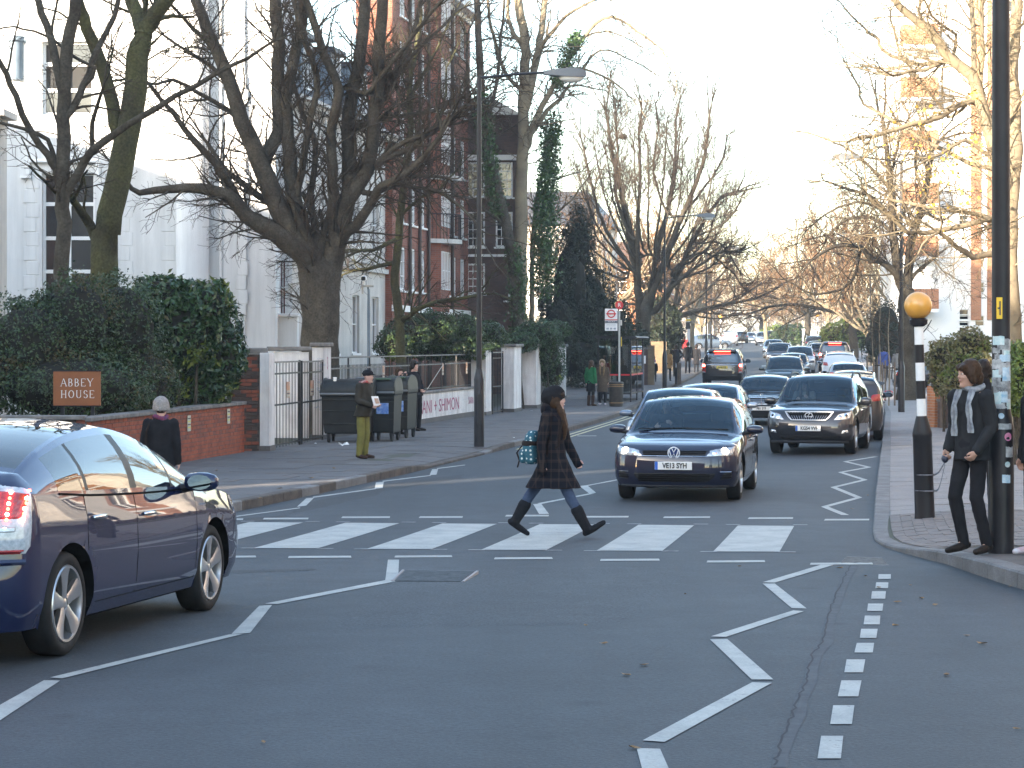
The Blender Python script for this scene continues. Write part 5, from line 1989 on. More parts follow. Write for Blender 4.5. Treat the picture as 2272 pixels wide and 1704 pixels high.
RR = Car(L=4.95, W=2.0, H=1.84, fo=.88, wb=2.92, wr=.385, rimf=.66, sill=.32, mir=.10, handles='body', privacy=True, euro=False, pz=(.6, .97), hl=.85, tl=.9, rf=.72, p=3.6,
   top=[(.0, .98), (.3, 1.08), (.9, 1.13), (1.3, 1.18), (1.6, 1.40), (1.95, 1.68), (2.3, 1.8), (3.0, 1.84), (4.0, 1.81), (4.55, 1.76), (4.95, 1.72)],
   belt=[(0, .98), (.6, 1.1), (1.3, 1.14), (2.5, 1.15), (3.8, 1.16), (4.95, 1.16)],
   nose=[(.3, .08), (.5, .0), (.8, .02), (1.0, .1), (1.1, .4)], tail=[(.3, .08), (.5, .02), (.65, .0), (1.1, .04), (1.3, .12), (1.6, .24), (1.75, .4)],
   ws=(1.32, 2.0), rg=(9, 9.1), sg=(1.5, 4.5), pillars=[(2.6, 2.7), (3.6, 3.7)], doors=[(1.4, 2.65), (2.68, 3.6)], front=front_plain, rear=rear_rr)
PRIUS = Car(L=4.46, W=1.745, H=1.43, fo=.91, wb=2.70, wr=.318, rimf=.735, mir=.068, handles='chrome', privacy=False, euro=False, pz=(.5, .74), hl=.68, tl=.7, rf=.68, spokes=5, sill=.19,
   top=[(.0, .74), (.25, .86), (.7, .95), (1.05, 1.0), (1.5, 1.19), (1.95, 1.345), (2.4, 1.425), (2.7, 1.43), (3.2, 1.39), (3.7, 1.285), (4.1, 1.15), (4.4, 1.04)],
   belt=[(0, .70), (.6, .86), (1.2, .91), (2.2, .925), (3.2, .955), (3.8, .99), (4.4, 1.0)],
   nose=[(.18, .1), (.35, .02), (.5, .0), (.62, .03), (.75, .12), (.88, .45)], tail=[(.2, .08), (.4, .01), (.55, .0), (.62, .03), (.85, .05), (1.0, .1), (1.08, .16), (1.16, .4)],
   ws=(1.12, 2.1), rg=(3.05, 3.98), sg=(1.42, 3.72), pillars=[(1.72, 1.76), (2.42, 2.54), (3.26, 3.31)], doors=[(1.32, 2.47), (2.5, 3.36)], front=front_plain, rear=rear_prius)
HATCH = Car(L=4.0, W=1.7, H=1.47, fo=.8, wb=2.5, wr=.30, rimf=.66, mir=.06, handles='body', privacy=False, euro=True, pz=(.5, .8), hl=.66, tl=.86, rf=.71,
   top=GOLF.top and [(.0, .72), (.2, .82), (.8, .93), (1.1, .97), (1.45, 1.2), (1.85, 1.42), (2.3, 1.47), (3.1, 1.44), (3.5, 1.34), (3.8, 1.05), (3.98, .95)],
   belt=[(0, .68), (.5, .82), (1.2, .92), (2.2, .95), (3.3, .98), (3.98, .96)],
   nose=[(.18, .09), (.3, .03), (.45, .0), (.6, .02), (.74, .09), (.87, .42)], tail=[(.2, .08), (.4, .0), (.6, .01), (.85, .05), (1.0, .15), (1.15, .4)],
   ws=(1.12, 1.88), rg=(3.42, 3.74), sg=(1.35, 3.4), pillars=[(2.3, 2.4), (3.1, 3.16)], doors=[(1.25, 2.35), (2.38, 3.1)], front=front_plain, rear=rear_plain)
ESTATE = Car(L=4.6, W=1.8, H=1.62, fo=.9, wb=2.7, wr=.33, rimf=.66, sill=.24, mir=.07, handles='body', privacy=True, euro=True, pz=(.52, .85), hl=.7, tl=.95, rf=.74, rails='chrome',
    top=[(.0, .78), (.25, .9), (.9, 1.0), (1.15, 1.05), (1.55, 1.32), (1.95, 1.55), (2.3, 1.61), (3.2, 1.62), (4.0, 1.56), (4.25, 1.42), (4.5, 1.05)],
    belt=[(0, .76), (.5, .88), (1.2, .98), (2.4, 1.02), (3.6, 1.04), (4.55, 1.04)],
    nose=[(.2, .1), (.35, .03), (.5, .0), (.65, .02), (.8, .1), (.95, .42)], tail=[(.22, .08), (.45, .0), (.7, .02), (1.0, .06), (1.15, .16), (1.35, .4)],
    ws=(1.18, 1.98), rg=(4.02, 4.3), sg=(1.4, 4.0), pillars=[(2.4, 2.5), (3.35, 3.42)], doors=[(1.3, 2.45), (2.48, 3.35)], front=front_plain, rear=rear_plain)

RDZ = -math.atan(.168)


def at_ground(px, d, lat=0.):
 x = xp(px, d) + lat
 return (x, d, gz(d))


def pitch(o, L_):
 """tilt a car to the road's gradient"""
 y = o.location.y
 g = (gz(y + L_ / 2) - gz(y - L_ / 2)) / L_
 fwd = -1 if abs(((o.rotation_euler[2] + math.pi) % (2 * math.pi)) - math.pi) > 1.6 else 1
 o.rotation_euler[0] = math.atan(g) * fwd


def heading(d):
 a = ((Lk(d + 4) + Rk(max(d + 4, 24))) - (Lk(d - 4) + Rk(max(d - 4, 24)))) / 2 / 8
 return -math.atan(a)


P_navy = paint('navy', (.005, .008, .026))
P_black = paint('black', (.010, .010, .013), .2)
P_grey = paint('graphite', (.009, .010, .014), .5)
P_silver = paint('silver', (.40, .42, .45), .7)
P_blue = paint('deep_blue', (.002, .008, .045), .5)
P_steel = paint('steel_blue', (.10, .14, .20), .6)
P_green = paint('dark_green', (.018, .035, .032), .4)
P_red = paint('red', (.38, .015, .015), .1)
P_white = paint('white', (.62, .64, .66), .1)
P_bronze = paint('bronze', (.03, .026, .024), .5)

# hatchback with lit lamps waiting at the crossing
gl = at_ground(1502, 29.6)
golf = GOLF.build('hatchback_car', 'dark navy hatchback with lit headlamps waiting at the zebra crossing', P_navy, (gl[0] + .36, gl[1] + GOLF.L / 2, gz(31.6)), R(-11), 'VE13 SYH', None, lit=True)
pitch(golf, GOLF.L)
# blue hybrid driving off past the camera
fR, rR = np.array((-2.21, 15.66)), np.array((-2.69, 13.13))
u = (fR - rR) / np.linalg.norm(fR - rR)
nl = np.array((-u[1], u[0]))
ctr = (fR + rR) / 2 + nl * (PRIUS.hw - .03) + u * (PRIUS.L / 2 - (PRIUS.axf + PRIUS.axr) / 2)
prius = PRIUS.build('liftback_car', 'glossy blue liftback car with five-spoke alloys seen from behind', P_blue, (ctr[0], ctr[1], gz(ctr[1])), math.atan2(u[0], -u[1]), None, '', brake=False, glass=glass_mat('car_glass_side', (.14, .16, .16), gloss=.05, refl=(1, .98, .95)))
pitch(prius, PRIUS.L)
lettering('HYBRID', .045, M_chrome, prius, (-PRIUS.hw - .004 + .02, 1.18 - PRIUS.L / 2, .79), (R(90), 0, R(-90)))
# big SUV in the right lane
lx = at_ground(1815, 44.2)
lex = RX.build('suv_car', 'dark grey SUV with chrome-framed grille standing by the pavement', P_grey, (lx[0] + .42, lx[1] + RX.L / 2, gz(46)), R(-15), 'KG54 VVF', None)
pitch(lex, RX.L)
me_ = at_ground(1690, 61)
mer = MERC.build('saloon_car', 'black saloon with an upright chrome grille behind the hatchback', P_black, (me_[0] + .4, me_[1] + MERC.L / 2, gz(63)), heading(63), 'P81 SYF', None)
pitch(mer, MERC.L)
rr_ = at_ground(1603, 100.5)
rro = RR.build('luxury_suv', 'black luxury SUV with glowing red brake lamps driving away', P_black, (rr_[0] + .35, rr_[1] + RR.L / 2, gz(103)), math.pi + heading(103), None, 'WP58 WSJ', brake=True)
pitch(rro, RR.L)
# blue-grey cars queued behind the hatchback
proto_h = HATCH.build('hatchback_car', 'steel blue car right behind the navy hatchback', P_steel, (xp(1515, 39.5), 40.2, gz(40)), R(-10.5), '', None)
pitch(proto_h, HATCH.L)
proto_e = ESTATE.build('estate_car', 'silver estate car far back in the oncoming queue behind the blue saloon', P_silver, (xp(1775, 125), 125, gz(125)), heading(125), '', None)
pitch(proto_e, ESTATE.L)


def recolour(o, old, new):
 for sl in o.material_slots:
  if sl.material == old:
   sl.link = 'OBJECT'
   sl.material = new
 for ch in CHILD.get(o.name, []):
  recolour(ch, old, new)


def more(proto, old, new, label, px, d, back, C, name=None, dx=0., rz=None, group=None):
 c = copy_tree(proto)
 recolour(c, old, new)
 c['label'] = label
 if group:
  c['group'] = group
 dd = d + C.L / 2
 c.location = (xp(px, d) + .165 * C.L / 2 + dx, dd, gz(dd))
 c.rotation_euler = (0, 0, rz if rz is not None else (heading(dd) + (math.pi if back else 0)))
 pitch(c, C.L)
 return c


bpy.context.view_layer.update()
more(proto_h, P_steel, P_silver, 'silver hatchback third in the queue behind the navy one', 1592, 45, False, HATCH, dx=-.3)
more(proto_h, P_steel, P_grey, 'dark grey hatchback parked before the silver one', 1892, 71, True, HATCH, group='cars parked along the kerb')
more(proto_h, P_steel, P_silver, 'pale silver hatchback parked past the white estate car', 1862, 115, True, HATCH, group='cars parked along the kerb')
more(proto_e, P_silver, P_green, 'dark green estate car behind the black saloon', 1737, 92, False, ESTATE)
more(mer, P_black, P_navy, 'dark blue saloon further back in the oncoming queue', 1757, 111, False, MERC)
more(proto_e, P_silver, P_black, 'black people carrier in the oncoming queue by the saloon', 1727, 137, False, ESTATE)
more(proto_h, P_steel, P_steel, 'grey-blue hatchback in the queue behind the people carrier', 1714, 165, False, HATCH)
more(proto_h, P_steel, P_silver, 'silver car with pale lamps coming over the brow', 1691, 228, False, HATCH)
more(proto_e, P_silver, P_grey, 'dark estate car beside the silver one at the brow', 1711, 222, False, ESTATE)
more(proto_e, P_silver, P_silver, 'silver people carrier driving away up the hill', 1616, 222, True, ESTATE)
more(mer, P_black, P_grey, 'dark saloon driving away just short of the brow', 1641, 250, True, MERC)
more(proto_h, P_steel, P_steel, 'pale blue car roof beyond the brow of the hill', 1664, 300, False, HATCH)
more(proto_h, P_steel, P_steel, 'small blue-grey car turning out of the far side road', 1573, 199, True, HATCH, rz=R(98))
# parked along the right-hand kerb
more(proto_e, P_silver, P_bronze, 'dark bronze estate car parked behind the grey SUV', 1888, 51.2, True, ESTATE, dx=-.1, group='cars parked along the kerb')
more(proto_h, P_steel, P_red, 'red hatchback parked beyond the bronze estate', 1893, 57.2, True, HATCH, group='cars parked along the kerb')
more(proto_h, P_steel, P_silver, 'silver hatchback parked ahead of the red one', 1880, 88, True, HATCH, group='cars parked along the kerb')
more(proto_e, P_silver, P_white, 'white estate car parked between the silver hatchback and the boxy SUV', 1862, 104, True, ESTATE, group='cars parked along the kerb')
more(rro, P_black, P_grey, 'boxy dark SUV parked past the white estate', 1850, 128, True, RR, group='cars parked along the kerb')
more(proto_h, P_steel, P_navy, 'navy hatchback parked past the boxy SUV', 1815, 149, True, HATCH, group='cars parked along the kerb')
more(mer, P_black, P_grey, 'grey saloon parked before the last SUV up the hill', 1811, 160, True, MERC, group='cars parked along the kerb')
more(proto_e, P_silver, P_black, 'tall black estate parked last before the beacon', 1805, 177, True, ESTATE, group='cars parked along the kerb')
# in the studio yard and the drive of the flats
more(proto_h, P_steel, P_steel, 'pale blue car parked in the yard behind the railing', 800, 59.5, True, HATCH, rz=R(170.5))
more(proto_h, P_steel, P_grey, 'dark car parked behind the gate of the yard', 608, 53.5, True, HATCH, rz=R(170.5))
more(mer, P_black, P_black, 'dark saloon roof behind the sunlit hedge of the flats', 2105, 92, False, MERC, rz=R(85))
more(proto_h, P_steel, P_black, 'dark hatchback roof behind the hedge near the pole', 2178, 84, False, HATCH, rz=R(80))
# ================================================================== street furniture
M_post = mat('lamp_post_black', (.010, .011, .014), (.02, .02, .024), rough=.42, ns=3, spec=.35)
M_grey = mat('lamp_head_grey', (.13, .14, .145), rough=.5)
M_bowl = mat('lamp_bowl', (.6, .62, .6), rough=.15)
M_bwhite = mat('beacon_white', (.78, .8, .8), (.68, .7, .7), rough=.45, ns=3)
M_bblack = mat('beacon_black', (.010, .010, .013), rough=.45, spec=.35)
M_globe = mat('beacon_globe', (.68, .33, .045), rough=.32, spec=1.)
M_sticker = [mat('sticker_%s' % n, c, c2, rough=.5, ns=18) for n, c, c2 in (('white', (.55, .57, .57), (.25, .26, .27)), ('pale', (.42, .45, .45), (.12, .13, .14)), ('pink', (.65, .12, .3), (.75, .4, .5)), ('blue', (.25, .45, .6), (.6, .7, .75)), ('teal', (.35, .55, .58), (.65, .72, .7)))]


def lamp_post(label, x, y, top, rz=0., arm=1.5, r=.055, base=(.11, 1.45), group='street lamps', h=.12, right=True):
 g = gz(y) + h
 H_ = top - g
 t = thing('street_lamp', label, 'street lamp', (x, y, g), rz, group)
 b, bh = base
 obj('base', MB().lathe([(b, 0), (b, bh), (b * .97, bh + .01), (r * 1.15, bh + .22)], 20), M_post, t, smooth=40)
 obj('column', MB().lathe([(r * 1.1, bh + .2), (r * 1.0, H_ * .5), (r * .85, H_)], 14), M_post, t, smooth=50)
 obj('arm', MB().tube([(0, 0, H_ - .05), (arm * .5, 0, H_ + .04), (arm, 0, H_ + .1)], .028, 8), M_post, t, smooth=60)
 rings = []
 for (xx, w_, h0, h1) in ((arm - .1, .06, .05, .12), (arm + .1, .12, .03, .16), (arm + .45, .16, .0, .2), (arm + .72, .15, .0, .18), (arm + .82, .09, .02, .13)):
  rings.append([(xx, -w_, H_ + h0), (xx, w_, H_ + h0), (xx, w_ * .7, H_ + h1), (xx, -w_ * .7, H_ + h1)])
 hd = obj('lamp_head', MB().loft(rings), M_grey, t, smooth=35)
 obj('bowl', MB().ell((arm + .5, 0, H_ - .01), (.27, .13, .11), 14, 6), M_bowl, hd, smooth=60)
 obj('door', MB().box((0, -b * .98, bh * .55), (b * .8, .012, bh * .45)), M_post, t)
 return t


lp = gd(1063, 991, .12)
lamp_post('tall black street lamp with a grey lantern beside the bins', lp[0], lp[1], zp(168, lp[1]), R(8))
for (px, py, pt, lab) in ((1474.7, 861, 482, 'tall black street lamp by the bus shelter'), (1567, 806, 553, 'slim black street lamp before the far left beacon'), (1578, 782, 563, 'slim black street lamp just beyond the far left beacon'), (1585, 771, 578, 'last slim street lamp of the left row')):
 q = gd(px, py, .12)
 lamp_post(lab, q[0], q[1], zp(pt, q[1]), R(8))
for (px, py, pt, lab) in ((2000, 914, 356, 'black street lamp on the wide pavement past the striped beacon'), (1931, 812, 523, 'black street lamp by the saplings on the sunny side'), (1870.5, 768, 571, 'black street lamp beside the sunlit bush up the hill'), (1822, 757, 618, 'thin street lamp near the far right beacon'), (1736, 749, 652, 'thin street lamp at the brow of the hill')):
 q = gd(px, py, .12)
 lamp_post(lab, q[0], q[1], zp(pt, q[1]), R(188))


def stick(par, a, z, w, h, r, m, round_=False):
 """a sticker wrapped on a pole of radius r, seen at angle a (0 = towards the camera)"""
 n = 6
 if round_:
  pts = []
  for k in range(12):
   w_ = 2 * math.pi * k / 12
   u, v = math.cos(w_) * w / 2, math.sin(w_) * h / 2
   aa = a + u / r
   pts.append(((r + .0025) * math.sin(aa), -(r + .0025) * math.cos(aa), z + v))
  return obj('sticker', MB().add(pts, [tuple(range(12))]), m, par)
 G_ = []
 for i in range(n + 1):
  aa = a + (i / n - .5) * w / r
  jag = rng.uniform(-.08, .08) * h
  G_.append([((r + .0025) * math.sin(aa), -(r + .0025) * math.cos(aa), z - h / 2 + jag * .4), ((r + .0025) * math.sin(aa), -(r + .0025) * math.cos(aa), z + h / 2 + jag)])
 return obj('sticker', MB().grid(G_, True), m, par)


# near lamp column plastered with stickers
nq = gd(2221, 1226, .125)
npole = thing('street_lamp', 'thick black lamp column plastered with stickers beside the standing man', 'street lamp', nq, 0., 'street lamps')
br, sr_ = .118, .081
zt = (1226 - 928) * nq[1] / F
obj('base', MB().lathe([(br, -.02), (br, zt - .1), (br * .97, zt - .08), (sr_ * 1.06, zt + .1)], 28), M_post, npole, smooth=40)
obj('column', MB().lathe([(sr_ * 1.05, zt + .08), (sr_, 4.5), (.07, 8.2)], 24), M_post, npole, smooth=50)
obj('arm', MB().tube([(0, 0, 8.1), (-.7, 0, 8.25), (-1.5, 0, 8.3)], .03, 8), M_post, npole)
hd = obj('lamp_head', MB().loft([[(xx, -w_, 8.3 + h0), (xx, w_, 8.3 + h0), (xx, w_ * .7, 8.3 + h1), (xx, -w_ * .7, 8.3 + h1)][::-1] for (xx, w_, h0, h1) in ((-1.4, .06, .0, .1), (-1.6, .12, 0, .14), (-2.0, .16, 0, .2), (-2.3, .1, .02, .14))]), M_grey, npole, smooth=35)
mpp = nq[1] / F


def zst(sy):
 return (1226 - sy) * mpp


for (px, sy, w_, h_, mi, rd) in ((2221, 637, .075, .075, 0, 1), (2224, 716, .05, .10, 0, 0), (2214, 722, .05, .05, 1, 0), (2218, 738, .09, .035, 0, 0)):
 stick(npole, (px - 2221) * mpp / sr_, zst(sy), w_, h_, sr_ * .985, M_sticker[mi], rd)
z_ = zst(905)
while z_ < zst(750):
 for a in (-.7, .1, .75):
  w_, h_ = rng.uniform(.06, .13), rng.uniform(.05, .12)
  stick(npole, a + rng.uniform(-.3, .3), z_ + rng.uniform(-.03, .03), w_, h_, sr_ * 1.03 + rng.uniform(0, .002), rng.choice(M_sticker[:2] + M_sticker[:2] + M_sticker[3:]))
 z_ += .075
stick(npole, .1, zst(945), .14, .055, br * .995, M_sticker[0])
stick(npole, .35, zst(968), .075, .078, br, M_sticker[2], True)
stick(npole, -.2, zst(922), .055, .055, br * .9, M_sticker[3], True)
stick(npole, .5, zst(1002), .085, .095, br, M_sticker[0])
stick(npole, .3, zst(1029), .055, .055, br, M_sticker[4], True)
stick(npole, .2, zst(1061), .08, .075, br, M_sticker[3])
ysgn = obj('yellow_plate', MB().box((-.035, -sr_ - .006, zst(684)), (.055, .008, .2), ch=.003), mat('sign_yellow', (.8, .52, .03), rough=.5), npole)
obj('plate_mark', MB().box((-.03, -sr_ - .0115, zst(684)), (.012, .003, .13)).box((-.042, -sr_ - .0115, zst(684)), (.024, .003, .014)), M_ink, ysgn)

# belisha beacons


def beacon(label, x, y, top_z, h, lean=(0, 0), sc=1., base=True):
 t = thing('belisha_beacon', label, 'beacon', (x, y, gz(y) + .1), 0., 'striped crossing beacons')
 t.rotation_euler = (lean[0], lean[1], 0)
 hz = h - .40 * sc
 b0 = 0.
 r = .055 * sc
 if base:
  obj('base', MB().lathe([(.125, -.05), (.118, .02), (.112, .95), (.116, .96), (.116, 1.0), (.065, 1.2)], 24), M_bblack, t, smooth=35)
  b0 = 1.19
 n = 5 if base else 7
 for k in range(n):
  z0, z1 = b0 + (hz - b0) * k / n, b0 + (hz - b0) * (k + 1) / n
  obj('pole_band', MB().lathe([(r, z0), (r * .98, z1)], 18), M_bwhite if k % 2 == 0 else M_bblack, t, smooth=50)
 obj('collar', MB().lathe([(r * 1.2, hz), (r * 1.9, hz + .03 * sc), (r * 2.0, hz + .08 * sc), (r * 1.6, hz + .1 * sc)], 20), M_bblack, t, smooth=35)
 obj('globe', MB().ell((0, 0, hz + .25 * sc), (.165 * sc, .165 * sc, .165 * sc), 28, 18), M_globe, t, smooth=180)
 return t


bq = gd(2052, 1146, .10)
bt = zp(650, bq[1])
beacon('leaning black and white belisha beacon with an amber globe', bq[0], bq[1], bt, (bt - bq[2]), (0, -math.atan((2052 - 2036) / (1146 - 650.))), 1.0)
for (px, d, pt, lab) in ((1599, 196, 697, 'small striped beacon on the far left kerb'), (1814, 205, 694, 'small striped beacon on the far sunny kerb')):
 q = (xp(px, d), d)
 beacon(lab, q[0], q[1], zp(pt, d), zp(pt, d) - gz(d) - .1, sc=1.15, base=False)

# bus stop flag, pole, shelter, bin
M_pgrey = mat('pole_grey', (.5, .5, .48), (.4, .4, .38), rough=.5, ns=4)
M_sred = mat('sign_red', (.55, .02, .03), rough=.4)
M_swhite = mat('sign_white', (.78, .78, .77), rough=.4)
M_sgrey = mat('sign_slate', (.12, .14, .17), rough=.4)
M_sline = mat('sign_print', (.42, .44, .46), (.25, .3, .35), rough=.5, ns=20)
bs_d = 78.
bsx = xp(1374, bs_d)
bstop = thing('bus_stop_pole', 'grey bus stop pole with a red ring flag and a round R sign', 'bus stop', (bsx, bs_d, gz(bs_d) + .12))
k_ = bs_d / F


def zb_(sy):
 return zp(sy, bs_d) - gz(bs_d) - .12


obj('pole', MB().lathe([(.038, 0), (.036, zb_(690))], 14), M_pgrey, bstop, smooth=60)
fx, fz = (1356 - 1374) * k_, (zb_(686) + zb_(733)) / 2
fw, fh_ = 28 * k_, 49 * k_
flag = obj('flag', MB().box((fx, -.02, fz), (fw, .03, fh_), ch=.004), M_swhite, bstop)
cz_ = fz + fh_ * .27
obj('ring', MB().tube([(fx + .105 * math.cos(a) * 1.25, -.042, cz_ + .13 * math.sin(a)) for a in np.linspace(0, 2 * math.pi, 29)], .022, 6, cap=False), M_sred, flag, smooth=60)
obj('ring_bar', MB().box((fx, -.06, cz_), (.36, .02, .045)), M_sred, flag)
obj('red_band', MB().box((fx, -.037, fz + fh_ * .0), (fw * .97, .004, .035)), M_sred, flag)
obj('name_band', MB().box((fx, -.037, fz - fh_ * .1), (fw * .97, .004, .1)), M_sgrey, flag)
lettering('Abbey Road', .05, M_swhite, flag, (fx, -.041, fz - fh_ * .09), depth=.001)
for k in range(2):
 obj('print_line', MB().box((fx, -.037, fz - fh_ * (.22 + .06 * k)), (fw * .8, .004, .015)), M_sline, flag)
for k in range(3):
 obj('route_tile', MB().box((fx + (k - 1) * .13, -.037, fz - fh_ * .40), (.09, .004, .07)), M_sline, flag)
rz_ = zb_(677)
rs = obj('round_sign', MB().lathe([(.001, -.05), (.145, -.05), (.15, -.045), (.15, -.02), (.001, -.018)], 26, (0, 0, rz_), ax='y', cap=False), M_sred, bstop, smooth=30)
lettering('R', .2, M_swhite, rs, (0, -.056, rz_), depth=.002)
obj('timetable', MB().box((.07, -.02, zb_(716)), (.06, .03, .2)), M_cream, bstop)
obj('info_panel', MB().box((.07, 0, zb_(758)), (.05, .05, .42)), M_black, bstop)
obj('yellow_strip', MB().box((.075, -.028, zb_(758)), (.03, .004, .34)), mat('strip_yellow', (.7, .5, .05)), bstop)

shd = 80.
shel = thing('bus_shelter', 'black framed bus shelter with glass side panels and a flat roof', 'bus shelter', (xp(1326, shd), shd, gz(shd) + .12), R(-9.5))
M_shgl = glass_mat('shelter_glass', (.62, .66, .64), gloss=.06)
ds_ = 1.35
wS = 3.4
zroof = zp(751, shd) - gz(shd) - .12
obj('roof', MB().loft([[(-.1, -.1, zroof), (1.42, -.1, zroof - .02), (1.5, -.1, zroof + .03), (1.42, -.1, zroof + .09), (-.1, -.1, zroof + .11)], [(-.1, 4.4, zroof), (1.42, 4.4, zroof - .02), (1.5, 4.4, zroof + .03), (1.42, 4.4, zroof + .09), (-.1, 4.4, zroof + .11)]]), M_black, shel)
for (x, y) in ((.02, .0), (.02, 2.1), (.02, 4.25), (1.25, 0), (1.25, 2.1), (1.25, 4.25), (.85, 0)):
 obj('post', MB().box((x, y, zroof / 2), (.055, .055, zroof)), M_black, shel)
for (x, y, w_, h_) in ((.44, .0, .78, 1), (1.05, 0, .36, 1)):
 obj('glass_panel', MB().box((x, y, zroof * .55), (w_, .012, zroof * .82)), M_shgl, shel)
for y in (1.05, 3.2):
 obj('glass_panel', MB().box((.02, y, zroof * .55), (.012, 2.0, zroof * .82)), M_shgl, shel)
 obj('glass_panel', MB().box((1.25, y, zroof * .55), (.012, 2.0, zroof * .82)), M_shgl, shel)
for z in (.32, 1.02):
 obj('rail', MB().box((.64, .0, z), (1.25, .035, .06)), M_black if z < 1 else M_sred, shel)
 obj('rail', MB().box((1.25, 2.1, z), (.035, 4.2, .06)), M_black if z < 1 else M_sred, shel)
obj('bench', MB().box((.2, 2.2, .55), (.3, 3.2, .06), ch=.01), M_sred, shel)
adp = obj('advert_panel', MB().box((.75, 4.25, 1.15), (1.1, .1, 1.7)), M_sgrey, shel)

bnq = (xp(1367, 75.5), 75.5)
M_binb = mat('litter_bin', (.035, .032, .03), (.06, .052, .045), rough=.5, ns=8)
M_gold = mat('bin_band', (.35, .22, .1), rough=.4, metal=.4)
lb = thing('litter_bin', 'round black litter bin with brown bands beside the bus stop', 'bin', (bnq[0], bnq[1], gz(75.5) + .12))
obj('drum', MB().lathe([(.23, 0), (.25, .05), (.255, .8), (.265, .82), (.265, .86), (.22, .88), (.21, .84), (.2, .5)], 24), M_binb, lb, smooth=35)
for z in (.12, .7, .76):
 obj('band', MB().lathe([(.258, z), (.262, z + .005), (.262, z + .02), (.258, z + .025)], 24, cap=False), M_gold, lb)
# street nameplate
sn = thing('street_nameplate', 'white street nameplate reading HILL ROAD NW8 on the brick wall', 'sign', (xp(1408, 100.6), 100.55, zp(798, 100.6)), R(6))
obj('plate', MB().box((0, 0, 0), (1.05, .02, .37), ch=.006), M_swhite, sn)
lettering('HILL', .13, M_ink, sn, (-.1, -.014, .08), depth=.001)
lettering('ROAD', .13, M_ink, sn, (-.22, -.014, -.08), depth=.001)
lettering('NW8', .13, M_sred, sn, (.3, -.014, -.08), depth=.001)
# wooden bollard post and yellow-topped sign on the far left pavement
M_wood = mat('weathered_wood', (.16, .12, .09), (.10, .08, .06), rough=.85, ns=6)
for (px, py, h_, r_, lab) in ((1507, 853, 1.05, .09, 'weathered wooden post on the far left pavement'), (1500, 852, .8, .06, 'dark short post beside the wooden one')):
 q = gd(px, py, .12)
 tag(obj('bollard', MB().lathe([(r_, 0), (r_, h_ * .9), (r_ * 1.1, h_ * .92), (r_ * .9, h_)], 12), M_wood if r_ > .07 else M_post, None, 40, q), lab, 'bollard')
d_ = 165
ts = thing('bus_totem', 'slim black and white roadside totem with a yellow top', 'sign', (xp(1528, d_), d_, gz(d_) + .12))
obj('post', MB().box((0, 0, 1.5), (.2, .1, 3.0)), M_swhite, ts)
obj('black_panel', MB().box((-.05, -.06, 2.45), (.34, .03, .55)), M_black, ts)
obj('yellow_cap', MB().box((-.02, -.06, 2.86), (.4, .04, .14)), mat('cap_yellow', (.75, .5, .02)), ts)
d_ = 214
tl = thing('traffic_light', 'traffic light showing red at the far side road', 'traffic light', (xp(1558, d_), d_, gz(d_) + .12))
obj('pole', MB().lathe([(.05, 0), (.05, 2.3)], 10), M_post, tl)
obj('head', MB().box((0, 0, 2.5), (.3, .2, .85), ch=.04), M_post, tl)
obj('red_lamp', MB().lathe([(.001, -.14), (.11, -.12)], 14, (0, 0, 2.75), ax='y', cap=False), M_redhot, tl)
# white gateposts up the hill on the right
for (px, d, w_, h_, lab) in ((1790, 210, .9, 1.7, 'white square gatepost beside the clipped hedge up the hill'), (1770, 214, .35, .8, 'short white marker post by the hill hedge')):
 q = (xp(px, d), d, gz(d) + .1)
 tag(obj('gatepost', MB().box((0, 0, h_ / 2), (w_, .5, h_), ch=.03).box((0, 0, h_ + .04), (w_ + .12, .62, .08)), M_trim, None, None, q), lab, 'gatepost')

# nameboard behind the brick wall
nb_ = thing('house_nameboard', 'brown nameboard reading ABBEY HOUSE on two posts above the brick wall', 'sign', (xp(171, 34.6), 34.6, gz(34.6) + .1))
M_bbrown = mat('board_brown', (.26, .085, .025), (.21, .07, .02), rough=.5, ns=3)
bz0, bz1 = zp(900, 34.6) - gz(34.6) - .1, zp(824, 34.6) - gz(34.6) - .1
bw_ = 105 * 34.6 / F
obj('board', MB().box((0, 0, (bz0 + bz1) / 2), (bw_, .04, bz1 - bz0), ch=.006), M_bbrown, nb_)
obj('frame', MB().box((0, 0, bz1 + .008), (bw_ + .02, .05, .016)).box((0, 0, bz0 - .008), (bw_ + .02, .05, .016)), M_bblack, nb_)
for sg in (-1, 1):
 obj('post', MB().box((sg * bw_ * .32, .04, bz0 / 2), (.06, .05, bz0 + .1)), M_bblack, nb_)
M_letter = mat('letter_white', (.75, .75, .72), rough=.5)
SER = {'A': [('d', 0, 0, .34, 1, .05), ('d', .34, 1, .7, 0, .1), ('h', .15, .36, .52, .05), ('s', 0, 0), ('s', .7, 0)], 'B': [('v', .1, 0, 1, .1), ('a', .1, .73, .36, .27), ('a', .1, .26, .42, .28)], 'E': [('v', .1, 0, 1, .1), ('h', .05, .97, .58, .05), ('h', .1, .5, .45, .05), ('h', .05, .02, .6, .05), ('sv', .58, .9), ('sv', .6, .1)],
  'Y': [('d', 0, 1, .34, .45, .1), ('d', .68, 1, .34, .45, .05), ('v', .34, 0, .5, .1), ('s', .34, 0), ('s', 0, 1), ('s', .68, 1)], 'H': [('v', .1, 0, 1, .1), ('v', .62, 0, 1, .1), ('h', .1, .5, .62, .05), ('s', .1, 0), ('s', .62, 0), ('s', .1, 1), ('s', .62, 1)], 'O': [('o', .38, .5, .36, .5)],
  'U': [('v', .1, .3, 1, .1), ('v', .6, .3, 1, .06), ('u', .35, .3, .25, .3), ('s', .1, 1), ('s', .6, 1)], 'S': [('S', .3, .5, .24, .5)]}
